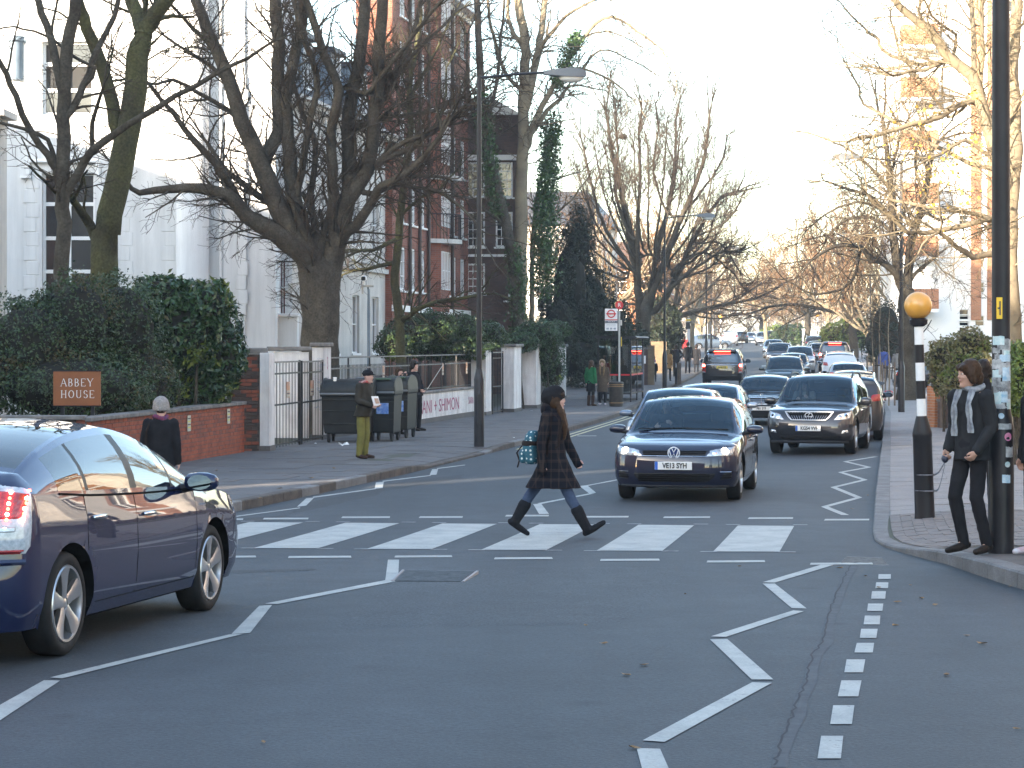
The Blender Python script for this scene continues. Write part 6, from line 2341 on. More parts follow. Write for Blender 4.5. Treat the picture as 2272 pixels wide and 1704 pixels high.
WID = {'A': .74, 'B': .62, 'E': .68, 'Y': .7, 'H': .76, 'O': .8, 'U': .74, 'S': .6}


def serif(s_, x0, z0, h, par, m):
 """a word in roman capitals with thick and thin strokes, one mesh per letter"""
 x = x0
 for ch in s_:
  mb = MB()

  def seg(a, b, w):
   a, b = np.array(a), np.array(b)
   d = (b - a) / (np.linalg.norm(b - a) + 1e-9)
   n = np.array((-d[1], d[0])) * w / 2
   mb.add([(p[0] * h, -.0225, p[1] * h) for p in (a - n, b - n, b + n, a + n)], [(0, 1, 2, 3)])

  def arc(cx_, cz_, rx, rz2, a0, a1, thick=True):
   P_ = [(cx_ + rx * math.cos(a), cz_ + rz2 * math.sin(a), .035 + (.075 * abs(math.cos(a)) if thick else 0)) for a in np.linspace(a0, a1, 13)]
   for a, b in zip(P_[:-1], P_[1:]):
    seg(a[:2], b[:2], (a[2] + b[2]) / 2)
  for g_ in SER[ch]:
   if g_[0] == 'd':
    seg(g_[1:3], g_[3:5], g_[5])
   elif g_[0] == 'v':
    seg((g_[1], g_[2]), (g_[1], g_[3]), g_[4])
   elif g_[0] == 'h':
    seg((g_[1], g_[2]), (g_[3], g_[2]), g_[4])
   elif g_[0] == 's':
    seg((g_[1] - .11, g_[2] + (.02 if g_[2] < .5 else -.02)), (g_[1] + .11, g_[2] + (.02 if g_[2] < .5 else -.02)), .04)
   elif g_[0] == 'sv':
    seg((g_[1], g_[2] - .08), (g_[1], g_[2] + .08), .04)
   elif g_[0] == 'a':
    arc(g_[1] + .12, g_[2], g_[3] - .12, g_[4] - .02, -math.pi / 2, math.pi / 2)
    seg((g_[1], g_[2] + g_[4] - .02), (g_[1] + .12, g_[2] + g_[4] - .02), .045)
    seg((g_[1], g_[2] - g_[4] + .02), (g_[1] + .12, g_[2] - g_[4] + .02), .045)
   elif g_[0] == 'o':
    arc(g_[1], g_[2], g_[3] - .04, g_[4] - .02, 0, 2 * math.pi)
   elif g_[0] == 'u':
    arc(g_[1], g_[2], g_[3], g_[4] - .02, math.pi, 2 * math.pi)
   elif g_[0] == 'S':
    arc(.3, .74, .2, .24, R(20), R(265))
    arc(.3, .26, .22, .25, R(85), R(-160))
  o = obj('letter', mb, m, par, loc=(x, 0, z0))
  x += (WID[ch] + .2) * h
 return x


hl_ = .125
serif('ABBEY', -bw_ * .335, bz0 + .315, hl_, nb_, M_letter)
serif('HOUSE', -bw_ * .335, bz0 + .125, hl_, nb_, M_letter)

# camera pole behind the railing, second camera
cp = thing('camera_pole', 'thin grey pole carrying a pale security camera by the big tree', 'camera pole', (xp(818, 55), 55, gz(55) + .1))
obj('pole', MB().lathe([(.045, 0), (.04, zp(700, 55) - gz(55)), (.03, zp(650, 55) - gz(55))], 10), M_lead, cp)
zc = zp(635, 55) - gz(55) - .1
obj('bracket', MB().box((-.03, 0, zc), (.32, .05, .05)).box((-.16, 0, zc - .1), (.05, .05, .2)), M_cream, cp)
obj('camera_body', MB().box((-.12, -.08, zc + .21), (.14, .34, .13), ch=.03), M_trim, cp)
obj('lens', MB().box((-.12, -.27, zc + .19), (.11, .06, .1), ch=.02), M_black, cp)
obj('stem', MB().lathe([(.02, zc), (.02, zc + .16)], 8, (-.12, 0, 0)), M_trim, cp)
obj('brace', MB().tube([(-.02, 0, zc), (.02, 0, zc - .75)], .018, 6), M_black, cp)
cp2 = thing('wall_camera', 'small white security camera on the brick wing beside the ivy trunk', 'camera', (xp(1132, 87.8), 87.5, zp(655, 87.5)))
obj('camera_body', MB().box((0, -.1, 0), (.17, .4, .16), ch=.04), M_trim, cp2)
obj('bracket', MB().box((-.1, .15, -.25), (.35, .5, .06)), M_trim, cp2)

# bins
M_binblk = mat('wheelie_plastic', (.010, .011, .012), (.018, .019, .018), rough=.55, ns=4, spec=.25)
M_binlid = mat('bin_lid', (.012, .013, .012), (.022, .024, .022), rough=.5, ns=5, spec=.3)
M_bingreen = mat('bin_lid_green', (.05, .10, .06), rough=.5)
M_blabel = mat('bin_label', (.05, .16, .5), (.3, .42, .65), rough=.5, ns=14)


def bin_(label, x, y, w, d, h, rz, stripe=False, lid='dome', green=False, lab=True):
 t = thing('wheeled_bin', label, 'bin', (x, y, gz(y) + .125), rz, 'wheeled rubbish bins by the railing')
 rings = [[(sx * w * f / 2, sy * d * f / 2, z) for sx, sy in ((-1, -1), (1, -1), (1, 1), (-1, 1))] for z, f in ((.2, .84), (.24, .88), (h * .72, .97), (h * .74, 1.03), (h * .79, 1.03))]
 obj('tub', MB().loft(rings), M_binblk, t)
 n = 8
 rings = []
 for k in range(n + 1):
  a = math.pi * k / n
  y_ = -d * .53 * math.cos(a)
  z_l = h * .8 + (h * .2) * math.sin(a) ** .7
  rings.append([(-w * .53, y_, h * .79), (w * .53, y_, h * .79), (w * .5, y_, z_l), (-w * .5, y_, z_l)])
 obj('lid', MB().loft(rings), M_binlid, t, smooth=40)
 for sx in (-.47, .47):
  obj('lid_rim', MB().tube([(sx * w, -d * .53 * math.cos(a), h * .8 + h * .21 * math.sin(a) ** .7) for a in np.linspace(.15, math.pi - .15, 9)], .02, 6), M_binlid, t)
 if green:
  obj('flap', MB().box((0, -d * .3, h * .98), (w * .6, d * .3, .03)), M_bingreen, t)
 obj('lifting_bar', MB().tube([(-w * .5, -d * .55, h * .77), (w * .5, -d * .55, h * .77)], .025, 8), M_grey, t)
 for z in ([h * .35, h * .45, h * .62, h * .68] if stripe else [h * .3, h * .5, h * .68]):
  f = .84 + .13 * (z / h - .15) / .57
  obj('rib', MB().box((0, -d * f / 2 - .006, z), (w * .93, .03, .028), ch=.006), M_binlid, t)
 if lab:
  obj('label', MB().box((.03, -d * .475 - .018, h * .52), (w * .45, .006, h * .17)), M_blabel, t)
 for sx in (-1, 1):
  for sy in (-1, 1):
   wl_ = obj('castor', MB().lathe([(.03, -.025), (.095, -.025), (.1, -.015), (.1, .015), (.095, .025), (.03, .025)], 16, (sx * w * .36, sy * d * .36, .1), ax='x'), M_tyre, t, smooth=40)
   obj('hub', MB().lathe([(.001, -.034), (.05, -.03)], 10, (sx * w * .36, sy * d * .36, .1), ax='x', cap=False), M_chrome, wl_)
   obj('fork', MB().box((sx * w * .36, sy * d * .36, .18), (.09, .05, .1)), M_black, wl_)
 return t


bin_('large plain black wheeled bin against the scrawled gate pillar', xp(772, 47.6), 48.0, 1.15, .95, 1.42, R(-4), lid='flat', lab=False)
bin_('black wheeled bin with grey lid bars standing behind the khaki trousers', xp(853, 48.3), 48.6, .62, .95, 1.45, R(-8), True, green=True)
bin_('striped wheeled bin with a blue label nearest the leaning man', xp(892, 50.2), 50.4, .5, .9, 1.46, R(-12), True, green=True)
tag(obj('paper_cup', MB().lathe([(.03, 0), (.042, .12), (.044, .12), (.044, .13), (.03, .135)], 12), M_swhite, None, 40, (xp(742, 47.6), 47.75, gz(48) + .125 + 1.33)), 'white paper cup left on top of the large black bin', 'cup')
lt_ = MB()
for k in range(5):
 a = k * 1.25
 lt_.add([(0, 0, .02), (.13 * math.cos(a), .1 * math.sin(a), .03 + .05 * (k % 2)), (.11 * math.cos(a + .9), .1 * math.sin(a + .9), .09 * ((k + 1) % 2))], [(0, 1, 2)])
q = gd(762, 990, .13)
tag(obj('crumpled_paper', lt_, M_litter, None, None, (q[0], q[1], q[2] + .005)), 'crumpled grey newspaper on the pavement before the bins', 'litter')
for (px, py) in ((700, 985), (1205, 935), (1140, 972), (1180, 912)):
 fleck('paper_scrap', px, py, .05, M_litter, 'small pale paper scrap lying on the left pavement', 'litter', .135, 'paper scraps')
# saplings with stakes and the low guard on the right pavement are planted with the trees
# ================================================================== trees and shrubs
M_bark = mat('bark_dark', (.045, .038, .030), (.085, .075, .058), rough=.95, ns=2.5, world_co=True, detail=10, fine=(22, .3), bump=.8, bs=10, spec=.1)
M_bark_green = mat('bark_mossy', (.05, .046, .032), (.085, .085, .04), rough=.95, ns=1.6, world_co=True, detail=10, fine=(22, .3), bump=.8, bs=10, spec=.1)
M_bark_pale = mat('bark_pale', (.16, .13, .09), (.24, .20, .13), rough=.95, ns=2, world_co=True, detail=8, bump=.6, bs=8)
M_twig = mat('twig_brown', (.075, .055, .040), (.05, .04, .032), rough=.95, ns=2, world_co=True, spec=.1)
M_twig_warm = mat('twig_warm', (.19, .105, .055), (.13, .085, .05), rough=.95, ns=.6, world_co=True, spec=.1)
M_leaf_yel = mat('leaf_yellow', (.55, .38, .05), (.4, .26, .05), rough=.7, ns=9, world_co=True)


def tubes(polys, sides):
 """one mesh (V, Q) for many tapering tubes"""
 byn = {}
 for p, r in polys:
  byn.setdefault(len(p), []).append((p, r))
 VV, QQ, off = [], [], 0
 for n, lst in byn.items():
  P = np.array([p for p, _ in lst], float)
  Rr = np.array([r for _, r in lst], float)
  T = np.gradient(P, axis=1)
  T /= np.linalg.norm(T, axis=2, keepdims=True) + 1e-9
  md = np.abs(T).mean(1)
  ref = np.zeros((len(lst), 3))
  ref[np.arange(len(lst)), md.argmin(1)] = 1
  A = np.cross(T, ref[:, None, :])
  A /= np.linalg.norm(A, axis=2, keepdims=True) + 1e-9
  B = np.cross(T, A)
  ang = np.arange(sides) * 2 * math.pi / sides
  V = P[:, :, None, :] + Rr[:, :, None, None] * (np.cos(ang)[None, None, :, None] * A[:, :, None, :] + np.sin(ang)[None, None, :, None] * B[:, :, None, :])
  nb = len(lst)
  base = off + (np.arange(nb) * n * sides)[:, None, None]
  i = np.arange(n - 1)[None, :, None] * sides
  k = np.arange(sides)[None, None, :]
  k2 = (k + 1) % sides
  Q = np.stack([base + i + k, base + i + sides + k, base + i + sides + k2, base + i + k2], axis=-1).reshape(-1, 4)
  VV.append(V.reshape(-1, 3))
  QQ.append(Q)
  off += nb * n * sides
 return np.concatenate(VV), np.concatenate(QQ)


def rvec(rg):
 return np.array((rg.gauss(0, 1), rg.gauss(0, 1), rg.gauss(0, 1)))


def unit(v):
 return v / (math.sqrt(v[0] * v[0] + v[1] * v[1] + v[2] * v[2]) + 1e-9)


def grow(out, p, d, L_, r, lvl, P, rg):
 n = (6, 5, 4, 4)[min(lvl, 3)]
 pts, rad = [p], [r]
 q, dd = p, d
 tip = max(r * P.get('tip', .4), P['rmin'])
 for k in range(n):
  dd = unit(dd + rvec(rg) * P['jit'] + np.array((0, 0, P['up'])) * (.6 + .4 * k / n) + np.array((0, 0, -P.get('droop', 0))) * (k / n))
  q = q + dd * (L_ / n)
  pts.append(q)
  rad.append(r + (tip - r) * (k + 1) / n)
 out[min(lvl, 1) if lvl < P['wood'] else 2].append((pts, rad))
 if lvl >= P['lv'] or L_ < P['lmin']:
  return
 m = P['n'][min(lvl, len(P['n']) - 1)]
 for i in range(m):
  t = .22 + .78 * (i + rg.random() * .9) / m
  t = min(t, .999)
  k = int(t * n)
  f = t * n - k
  pb = pts[k] + (pts[k + 1] - pts[k]) * f
  dv = unit(pts[k + 1] - pts[k])
  s = rvec(rg)
  s = unit(s - dv * float(np.dot(s, dv)))
  a = P['ang'] * rg.uniform(.7, 1.3)
  cd = unit(dv * math.cos(a) + s * math.sin(a))
  ll = L_ * rg.uniform(*P['ratio']) * (1.05 - .45 * t)
  grow(out, pb, cd, ll, max((rad[k] + (rad[k + 1] - rad[k]) * f) * P.get('rr', .55), P['rmin']), lvl + 1, P, rg)


def resample(pts, step):
 P = np.array(pts, float)
 if len(P) > 2:
  Q = [P[0]]
  ext = np.vstack([2 * P[0] - P[1], P, 2 * P[-1] - P[-2]])
  for i in range(1, len(ext) - 2):
   a, b, c, d = ext[i - 1:i + 3]
   m = max(2, int(np.linalg.norm(c - b) / step))
   for k in range(1, m + 1):
    t = k / m
    Q.append(.5 * ((2 * b) + (c - a) * t + (2 * a - 5 * b + 4 * c - d) * t * t + (3 * b - a - 3 * c + d) * t ** 3))
  return np.array(Q)
 m = max(3, int(np.linalg.norm(P[1] - P[0]) / step))
 return np.array([P[0] + (P[1] - P[0]) * k / m for k in range(m + 1)])


def limb_tree(name, label, d, limbs, P, seed, bark, twig, S=lambda a, b: (a, b), spread=1.5, wk=1., cat='tree', group=None, trunk_n=1, sub=None, density=1., wobble=.015, base=None):
 """limbs: list of (pixel points, start width px, end width px[, depth change]); the first trunk_n are trunks"""
 rg = random.Random(seed)
 out = {0: [], 1: [], 2: []}
 done = []
 x0, y0 = S(*limbs[0][0][0])
 org = np.array((xp(x0, d), d, gz(d)))
 for li, lm in enumerate(limbs):
  pp, w0, w1 = lm[:3]
  dd = lm[3] if len(lm) > 3 else (0 if li < trunk_n else rg.uniform(-spread, spread))
  n = len(pp)
  W = []
  for i, q in enumerate(pp):
   sx_, sy_ = S(*q)
   di = d + dd * (i / max(n - 1, 1)) ** 1.2
   W.append(at(sx_, sy_, di))
  if li < trunk_n and W[0][2] > gz(d):
   W[0] = (W[0][0], W[0][1], gz(d) - .1)
  if li >= trunk_n and done:
   allp = np.concatenate(done)
   w0_ = np.array(W[0])
   k = int(np.argmin(((allp - w0_) ** 2).sum(1)))
   dist = float(np.linalg.norm(allp[k] - w0_))
   if .02 < dist < 1.2:
    k2 = max(0, k - 1)
    W = [tuple(allp[k2] if k2 < len(allp) and np.linalg.norm(allp[k2] - allp[k]) < 1 else allp[k])] + W
  Q = resample(W, .35) - org
  done.append(Q + org)
  m = len(Q)
  rr = np.linspace(w0, w1, m) / 2 * d / F * wk
  Q = Q + np.array([rvec(rg) for _ in range(m)]) * wobble * np.minimum(1, np.arange(m))[:, None]
  if li < trunk_n:
   fl = np.exp(-np.maximum(Q[:, 2], 0) / .45)
   rr = rr * (1 + .45 * fl)
   if trunk_n > 1 or len(limbs) > 1:
    rr[-1] *= .45
    rr[-2] *= .8
  out[0].append((list(Q), list(rr)))
  seg = np.linalg.norm(np.diff(Q, axis=0), axis=1).sum()
  nb = int(seg * P['per_m'] * density * (.35 if li < trunk_n else 1))
  for k in range(nb):
   t = rg.uniform(P.get('t0', .12) if li >= trunk_n else .45, 1)
   i = min(int(t * (m - 1)), m - 2)
   dv = unit(Q[i + 1] - Q[i])
   s = rvec(rg)
   s = unit(s - dv * float(np.dot(s, dv)))
   a = P['ang'] * rg.uniform(.7, 1.35)
   cd = unit(dv * math.cos(a) + s * math.sin(a) + np.array((0, 0, P['up'])))
   ll = P['len'] * rg.uniform(.5, 1.25) * (1.15 - .5 * t)
   grow(out, Q[i], cd, ll, max(min(rr[i] * .45, P['r0']), P['rmin']), 1, P, rg)
  # the limb goes on beyond its traced end
  dv = unit(Q[-1] - Q[-2])
  for k in range(3):
   grow(out, Q[-1], unit(dv + rvec(rg) * .3), P['len'] * 1.1, max(rr[-1] * .7, P['rmin']), 1, P, rg)
 t = thing(name, label, cat, tuple(org), 0, group)
 V, Q = tubes(out[0], 12)
 me = finish(npmesh('trunk', V, Q), 180)
 me.materials.append(bark)
 link('trunk', me, t)
 for k, sd, m_ in ((1, 5, bark if twig is not M_twig_warm else twig), (2, 3, twig)):
  if out[k]:
   V, Q = tubes(out[k], sd)
   me = finish(npmesh('crown', V, Q), 180)
   me.materials.append(m_)
   link('crown', me, t)
 return t, out


PT = dict(jit=.16, up=.05, wood=2, lv=3, lmin=.25, n=[5, 5, 4], ang=.8, ratio=(.4, .75), rmin=.0045, per_m=3.2, len=1.5, r0=.03)
c1 = lambda a, b: (a / 2.9105, b / 2.9105)
idt = lambda a, b: (a, b)

# A, B: the two trunks rising out of the hedge
limb_tree('street_tree', 'slim dark tree rising from the hedge with steep crossing limbs', 38.5, [
 ([(430, 2350), (400, 1659), (410, 1250), (405, 900), (410, 650), (430, 300), (480, 100), (500, -150), (510, -500)], 120, 70),
 ([(355, 1100), (300, 1000), (200, 850), (100, 620), (40, 480), (-60, 300), (-200, 60)], 55, 30, -.8),
 ([(430, 1250), (500, 1120), (590, 980), (740, 870), (930, 740), (1130, 630), (1400, 470), (1600, 370), (1760, 260)], 72, 16, -1.2),
 ([(460, 700), (540, 560), (600, 380), (700, 200), (770, 0), (850, -200)], 55, 28, .8),
 ([(370, 430), (330, 250), (270, 80), (240, -50), (200, -300)], 60, 40, .6),
 ([(345, 1020), (300, 900), (200, 860), (80, 810), (-40, 785)], 38, 16, -.6),
 ([(590, 960), (600, 800), (640, 650), (680, 540)], 42, 16, -.9),
 ([(620, 440), (480, 370), (350, 260), (220, 200), (80, 180), (-40, 205)], 26, 10, .9)], PT, 11, M_bark, M_twig, c1, density=.3, wk=.3436)
limb_tree('street_tree', 'stout mossy tree leaning out of the hedge, forked near the top', 41, [
 ([(680, 2300), (670, 1659), (690, 1500), (740, 1250), (800, 950), (850, 700), (880, 450), (905, 300), (940, 170)], 210, 135),
 ([(930, 220), (880, 100), (840, -80), (800, -400)], 110, 70, .8),
 ([(940, 180), (1010, 90), (1120, -60), (1250, -400)], 125, 80, -.5),
 ([(740, 780), (710, 600), (640, 380), (560, 180), (520, 60), (460, -100)], 95, 65, -.7),
 ([(580, 1460), (530, 1370), (465, 1285)], 75, 45, -1.2),
 ([(700, 530), (800, 510), (900, 430), (1050, 330)], 22, 10, .9),
 ([(830, 620), (960, 560), (1130, 420), (1260, 260)], 16, 6, .8)], PT, 12, M_bark_green, M_twig, c1, density=.25, wk=.3436)

# C: the great pollard behind the gate
U = lambda a, b: (600 + a / 4.424, b / 4.424)


def conv1(pts):
 return [c1(*p) for p in pts]


def convU(pts):
 return [U(*p) for p in pts]


tc, oc = limb_tree('pollard_tree', 'huge dark pollarded tree with many upswept limbs behind the gate pillar', 53, [
 ([(707, 850), (710, 760), (709, 690), (706, 640), (702, 600), (698, 570)], 84, 84),
 ([(718, 740), (728, 640), (740, 570), (752, 520), (762, 470), (770, 430)], 66, 42, .3),
 (conv1([(2045, 1900), (1990, 1690), (1850, 1560), (1600, 1400), (1480, 1260), (1300, 1222), (1100, 1222), (900, 1245), (820, 1180)]), 58, 8, -1.6),
 (conv1([(1600, 1390), (1480, 1200), (1400, 1060), (1250, 900), (1130, 740), (960, 550)]), 26, 8, -1.0),
 (conv1([(2050, 1880), (1975, 1660), (1850, 1450), (1720, 1150), (1640, 950), (1560, 780), (1500, 570), (1400, 330), (1300, 100), (1230, -100)]), 60, 20, -.6),
 (conv1([(1760, 1250), (1700, 1050), (1800, 850), (1790, 600), (1800, 300), (1770, 0), (1760, -200)]), 32, 26, .9),
 (conv1([(2060, 1800), (1980, 1560), (1900, 1300), (1870, 1000), (1850, 650), (1880, 450), (1960, 150), (1930, -100)]), 46, 16, .6),
 (conv1([(1930, 1200), (2000, 800), (2050, 500), (1960, 250), (1900, 20)]), 18, 12, -1.0),
 (conv1([(1750, 1320), (1560, 1180), (1430, 1060), (1340, 930)]), 20, 8, 1.2),
 (conv1([(1560, 780), (1430, 680), (1280, 600), (1120, 520), (1010, 550)]), 14, 6, -1.4),
 (conv1([(1480, 540), (1360, 430), (1220, 330), (1060, 230)]), 13, 6, 1.2),
 (conv1([(1440, 360), (1300, 240), (1180, 120), (1080, 0)]), 12, 6, -1.0),
 ([(742, 560), (738, 470), (738, 375), (735, 290), (752, 200), (720, 120), (690, 30), (660, -40)], 30, 15, -.8),
 ([(760, 490), (775, 400), (775, 250), (800, 120), (808, 0), (812, -60)], 36, 24, .8),
 ([(768, 450), (815, 375), (832, 250), (842, 100), (852, -40)], 34, 24, -.3),
 ([(781, 285), (849, 262), (894, 255), (962, 244), (1018, 221)], 15, 7, 1.2),
 ([(820, 380), (870, 332), (930, 300), (1000, 262), (1032, 232)], 16, 7, -1.2),
 ([(735, 290), (758, 197), (810, 208), (840, 174), (882, 126), (916, 79), (950, 35), (990, -10)], 13, 8, -1.3),
 ([(803, 212), (849, 185), (900, 140), (960, 77), (1010, 30)], 11, 6, 1.5),
 ([(742, 545), (772, 515), (801, 488), (830, 438), (848, 410), (902, 385), (938, 350), (979, 300)], 30, 10, -1.4),
 ([(790, 400), (848, 356), (902, 332), (938, 307), (980, 280)], 18, 9, -.6),
 ([(830, 430), (902, 397), (952, 391), (996, 396)], 14, 7, 1.6),
 ([(880, 408), (915, 415), (972, 424), (1006, 447), (1042, 476), (1062, 510)], 11, 5, -1.8),
 ([(835, 250), (870, 180), (905, 100), (930, 20)], 14, 9, 1.6),
 ([(700, 520), (690, 430), (700, 330), (672, 250), (640, 150)], 18, 9, 1.5)], dict(PT, per_m=3.7, len=1.6, n=[6, 5, 4]), 13, M_bark, M_twig, idt, trunk_n=2, spread=2.)

# D: slim tree inside the railing
limb_tree('street_tree', 'slim straight tree inside the railing in front of the brick block', 60, [
 ([(892, 840), (888, 740), (879, 655), (877, 608), (882, 551), (886, 495), (893, 438), (900, 370), (907, 325), (911, 280), (908, 190), (925, 100), (935, 0)], 24, 10),
 ([(879, 531), (848, 547), (803, 558), (772, 566)], 13, 5, -1), ([(870, 585), (814, 596), (782, 600)], 12, 6, .5),
 ([(890, 712), (906, 702), (940, 678), (998, 667), (1058, 656)], 15, 7, -1.5), ([(905, 340), (950, 300), (985, 230), (990, 150)], 9, 4, 1.5),
 ([(890, 480), (930, 440), (975, 420), (1010, 380)], 9, 4, -1.5), ([(908, 250), (870, 180), (860, 100)], 8, 4, 1.5), ([(910, 210), (960, 130), (1000, 40)], 8, 4, -1.2)],
 dict(PT, per_m=4.2, len=1.7), 14, M_bark_green, M_twig, idt)

# E: the tall sunlit pair with ivy
PE = dict(PT, per_m=2.6, len=2.3, jit=.18, up=.02, droop=.12, r0=.035, rmin=.006)
e1, oe = limb_tree('ivy_tree', 'tall pale tree with arching branches over the front gardens', 86, [
 ([(1148, 860), (1150, 760), (1155, 560), (1157, 400), (1163, 300), (1160, 250), (1165, 100), (1150, 0), (1148, -120)], 36, 17),
 ([(1170, 320), (1174, 304), (1215, 245), (1242, 219), (1262, 190)], 15, 7, 1), ([(1172, 320), (1180, 283), (1215, 213), (1257, 142), (1298, 80), (1339, 41), (1375, 44), (1428, 80), (1468, 110)], 17, 4, -2),
 ([(1170, 230), (1186, 154), (1198, 89), (1209, 0), (1215, -80)], 19, 12, 1.5), ([(1190, 120), (1239, 53), (1274, 24), (1316, 3)], 13, 5, -1.5),
 ([(1225, 195), (1239, 183), (1283, 165), (1316, 121), (1351, 111), (1404, 136)], 9, 3, 2), ([(1268, 151), (1316, 159), (1375, 192), (1396, 214)], 7, 3, -1),
 ([(1160, 90), (1109, 83), (1050, 92)], 7, 3, 1), ([(1158, 200), (1120, 160), (1090, 60), (1080, -20)], 10, 6, -2), ([(1164, 110), (1130, 50), (1128, -40)], 12, 7, 1),
 ([(1298, 80), (1350, 70), (1400, 90), (1450, 120)], 5, 2, 1)], PE, 15, M_bark_pale, M_twig, idt)
limb_tree('ivy_tree', 'leaning ivy-clad tree beside the brick wing', 84, [
 ([(1150, 840), (1148, 700), (1133, 551), (1114, 461), (1096, 382), (1080, 325), (1072, 250), (1062, 100), (1058, -40)], 30, 13),
 ([(1090, 360), (1060, 290), (1040, 200), (1035, 80)], 12, 6, 1.5), ([(1076, 280), (1100, 200), (1110, 100), (1120, 0)], 10, 5, -1.5), ([(1120, 500), (1080, 470), (1040, 430)], 8, 3, -1)],
 PE, 16, M_bark, M_twig, idt)
limb_tree('ivy_tree', 'thin pale stem leaning out of the evergreens', 90, [
 ([(1178, 820), (1180, 650), (1182, 540), (1192, 430), (1218, 340), (1245, 280)], 14, 6), ([(1185, 540), (1220, 490), (1270, 440), (1300, 400)], 9, 3, -1), ([(1190, 440), (1230, 400), (1290, 380)], 6, 3, 1)], PE, 17, M_bark_pale, M_twig_warm, idt)

# F: the broad plane tree by the bus stop
FAN = []
fr = random.Random(5)
for i in range(17):
 a = R(10 + 160 * i / 16 + fr.uniform(-3, 3))
 k = fr.uniform(.72, .98)
 e = (1440 + 205 * k * math.cos(a), 600 - 370 * k * math.sin(a))
 s0 = (1440 + 60 * math.cos(a), 640 - 90 * math.sin(a))
 FAN.append(([s0, ((s0[0] + e[0]) / 2 + 22 * math.cos(a), (s0[1] + e[1]) / 2 + 8), e], 9, 4, fr.uniform(-4, 4)))
PF = dict(PT, t0=.42, per_m=2.6, len=2.1, up=.12, jit=.14, n=[6, 6, 4], r0=.03, rmin=.006, ang=.6, ratio=(.45, .8))
limb_tree('plane_tree', 'broad bare plane tree arching over the far pavement by the bus stop', 112, [
 ([(1432, 880), (1430, 800), (1428, 720), (1440, 650)], 52, 40),
 ([(1430, 800), (1420, 690), (1412, 600), (1392, 500), (1372, 400), (1357, 330), (1345, 250)], 34, 9, 1.5),
 ([(1440, 680), (1452, 640), (1482, 560), (1512, 480), (1547, 400), (1565, 340), (1574, 260)], 26, 9, -2),
 ([(1450, 690), (1480, 656), (1544, 524), (1595, 443), (1636, 426)], 22, 9, 2), ([(1455, 690), (1494, 635), (1588, 565), (1642, 558)], 15, 6, -3),
 ([(1452, 600), (1460, 537), (1480, 470), (1497, 362), (1500, 270)], 18, 8, 3), ([(1416, 620), (1415, 500), (1420, 400), (1418, 300), (1425, 240)], 18, 7, -2.5),
 ([(1405, 600), (1340, 500), (1310, 400), (1290, 310)], 15, 6, -1), ([(1396, 520), (1366, 430), (1370, 330), (1366, 230)], 13, 6, 3),
 ([(1547, 524), (1600, 500), (1630, 470), (1650, 430)], 9, 5, -3), ([(1520, 470), (1560, 420), (1600, 360), (1615, 300)], 11, 5, 3), ([(1480, 470), (1450, 380), (1460, 290), (1455, 230)], 10, 5, -3),
 ([(1500, 600), (1560, 560), (1620, 600), (1650, 640)], 9, 4, 2), ([(1560, 540), (1600, 540), (1640, 600)], 8, 4, -1.5)] + FAN, PF, 18, M_bark, mat('twig_grey', (.10, .078, .062), (.07, .055, .045), rough=.95, ns=1, world_co=True, spec=.1), idt, spread=3, wk=.66)

# G: dark tree on the right pavement, H: big sunlit tree
PG = dict(PT, per_m=3.0, len=2.0, up=-.02, jit=.2, n=[6, 5, 4], r0=.04, rmin=.006)
limb_tree('street_tree', 'dark spreading tree on the wide pavement behind the amber globe', 82, [
 ([(2012, 930), (2012, 760), (2012, 660), (2014, 633)], 40, 36),
 ([(2014, 640), (2016, 581), (2024, 530), (2047, 452), (2058, 400), (2068, 330)], 24, 11, 1), ([(2005, 640), (1993, 615), (1988, 568), (1980, 517), (1982, 465), (1975, 400), (1968, 330), (1960, 270)], 26, 9, -1),
 ([(2000, 630), (1988, 607), (1954, 579), (1931, 579), (1912, 550), (1855, 545), (1804, 576)], 20, 5, -2.5), ([(1982, 530), (1975, 514), (1933, 483), (1881, 485), (1840, 519)], 12, 5, 2),
 ([(1984, 500), (1940, 440), (1880, 420), (1830, 400)], 12, 4, -2), ([(1980, 430), (1930, 370), (1880, 330), (1840, 310)], 10, 4, 2), ([(2050, 470), (2090, 490), (2120, 470)], 9, 4, 1),
 ([(1976, 400), (1990, 330), (2010, 270)], 9, 4, -2), ([(1912, 552), (1900, 600), (1870, 640), (1800, 650), (1740, 620)], 9, 3, -2), ([(2020, 560), (2060, 560), (2090, 600)], 8, 3, -1), ([(1975, 480), (1920, 450), (1860, 460), (1800, 500)], 9, 3, 2.5), ([(2050, 440), (2030, 370), (2040, 300)], 9, 4, 2)],
 PG, 19, M_bark, M_twig, idt, spread=2.5)
PH = dict(PT, per_m=3.6, len=1.6, up=0, jit=.22, n=[6, 5, 4], r0=.022, rmin=.0045)
c4 = lambda pts: [(1700 + a / 3.858, b / 3.858) for a, b in pts]
c5 = lambda pts: [(1700 + a / 3.858, 400 + b / 3.858) for a, b in pts]
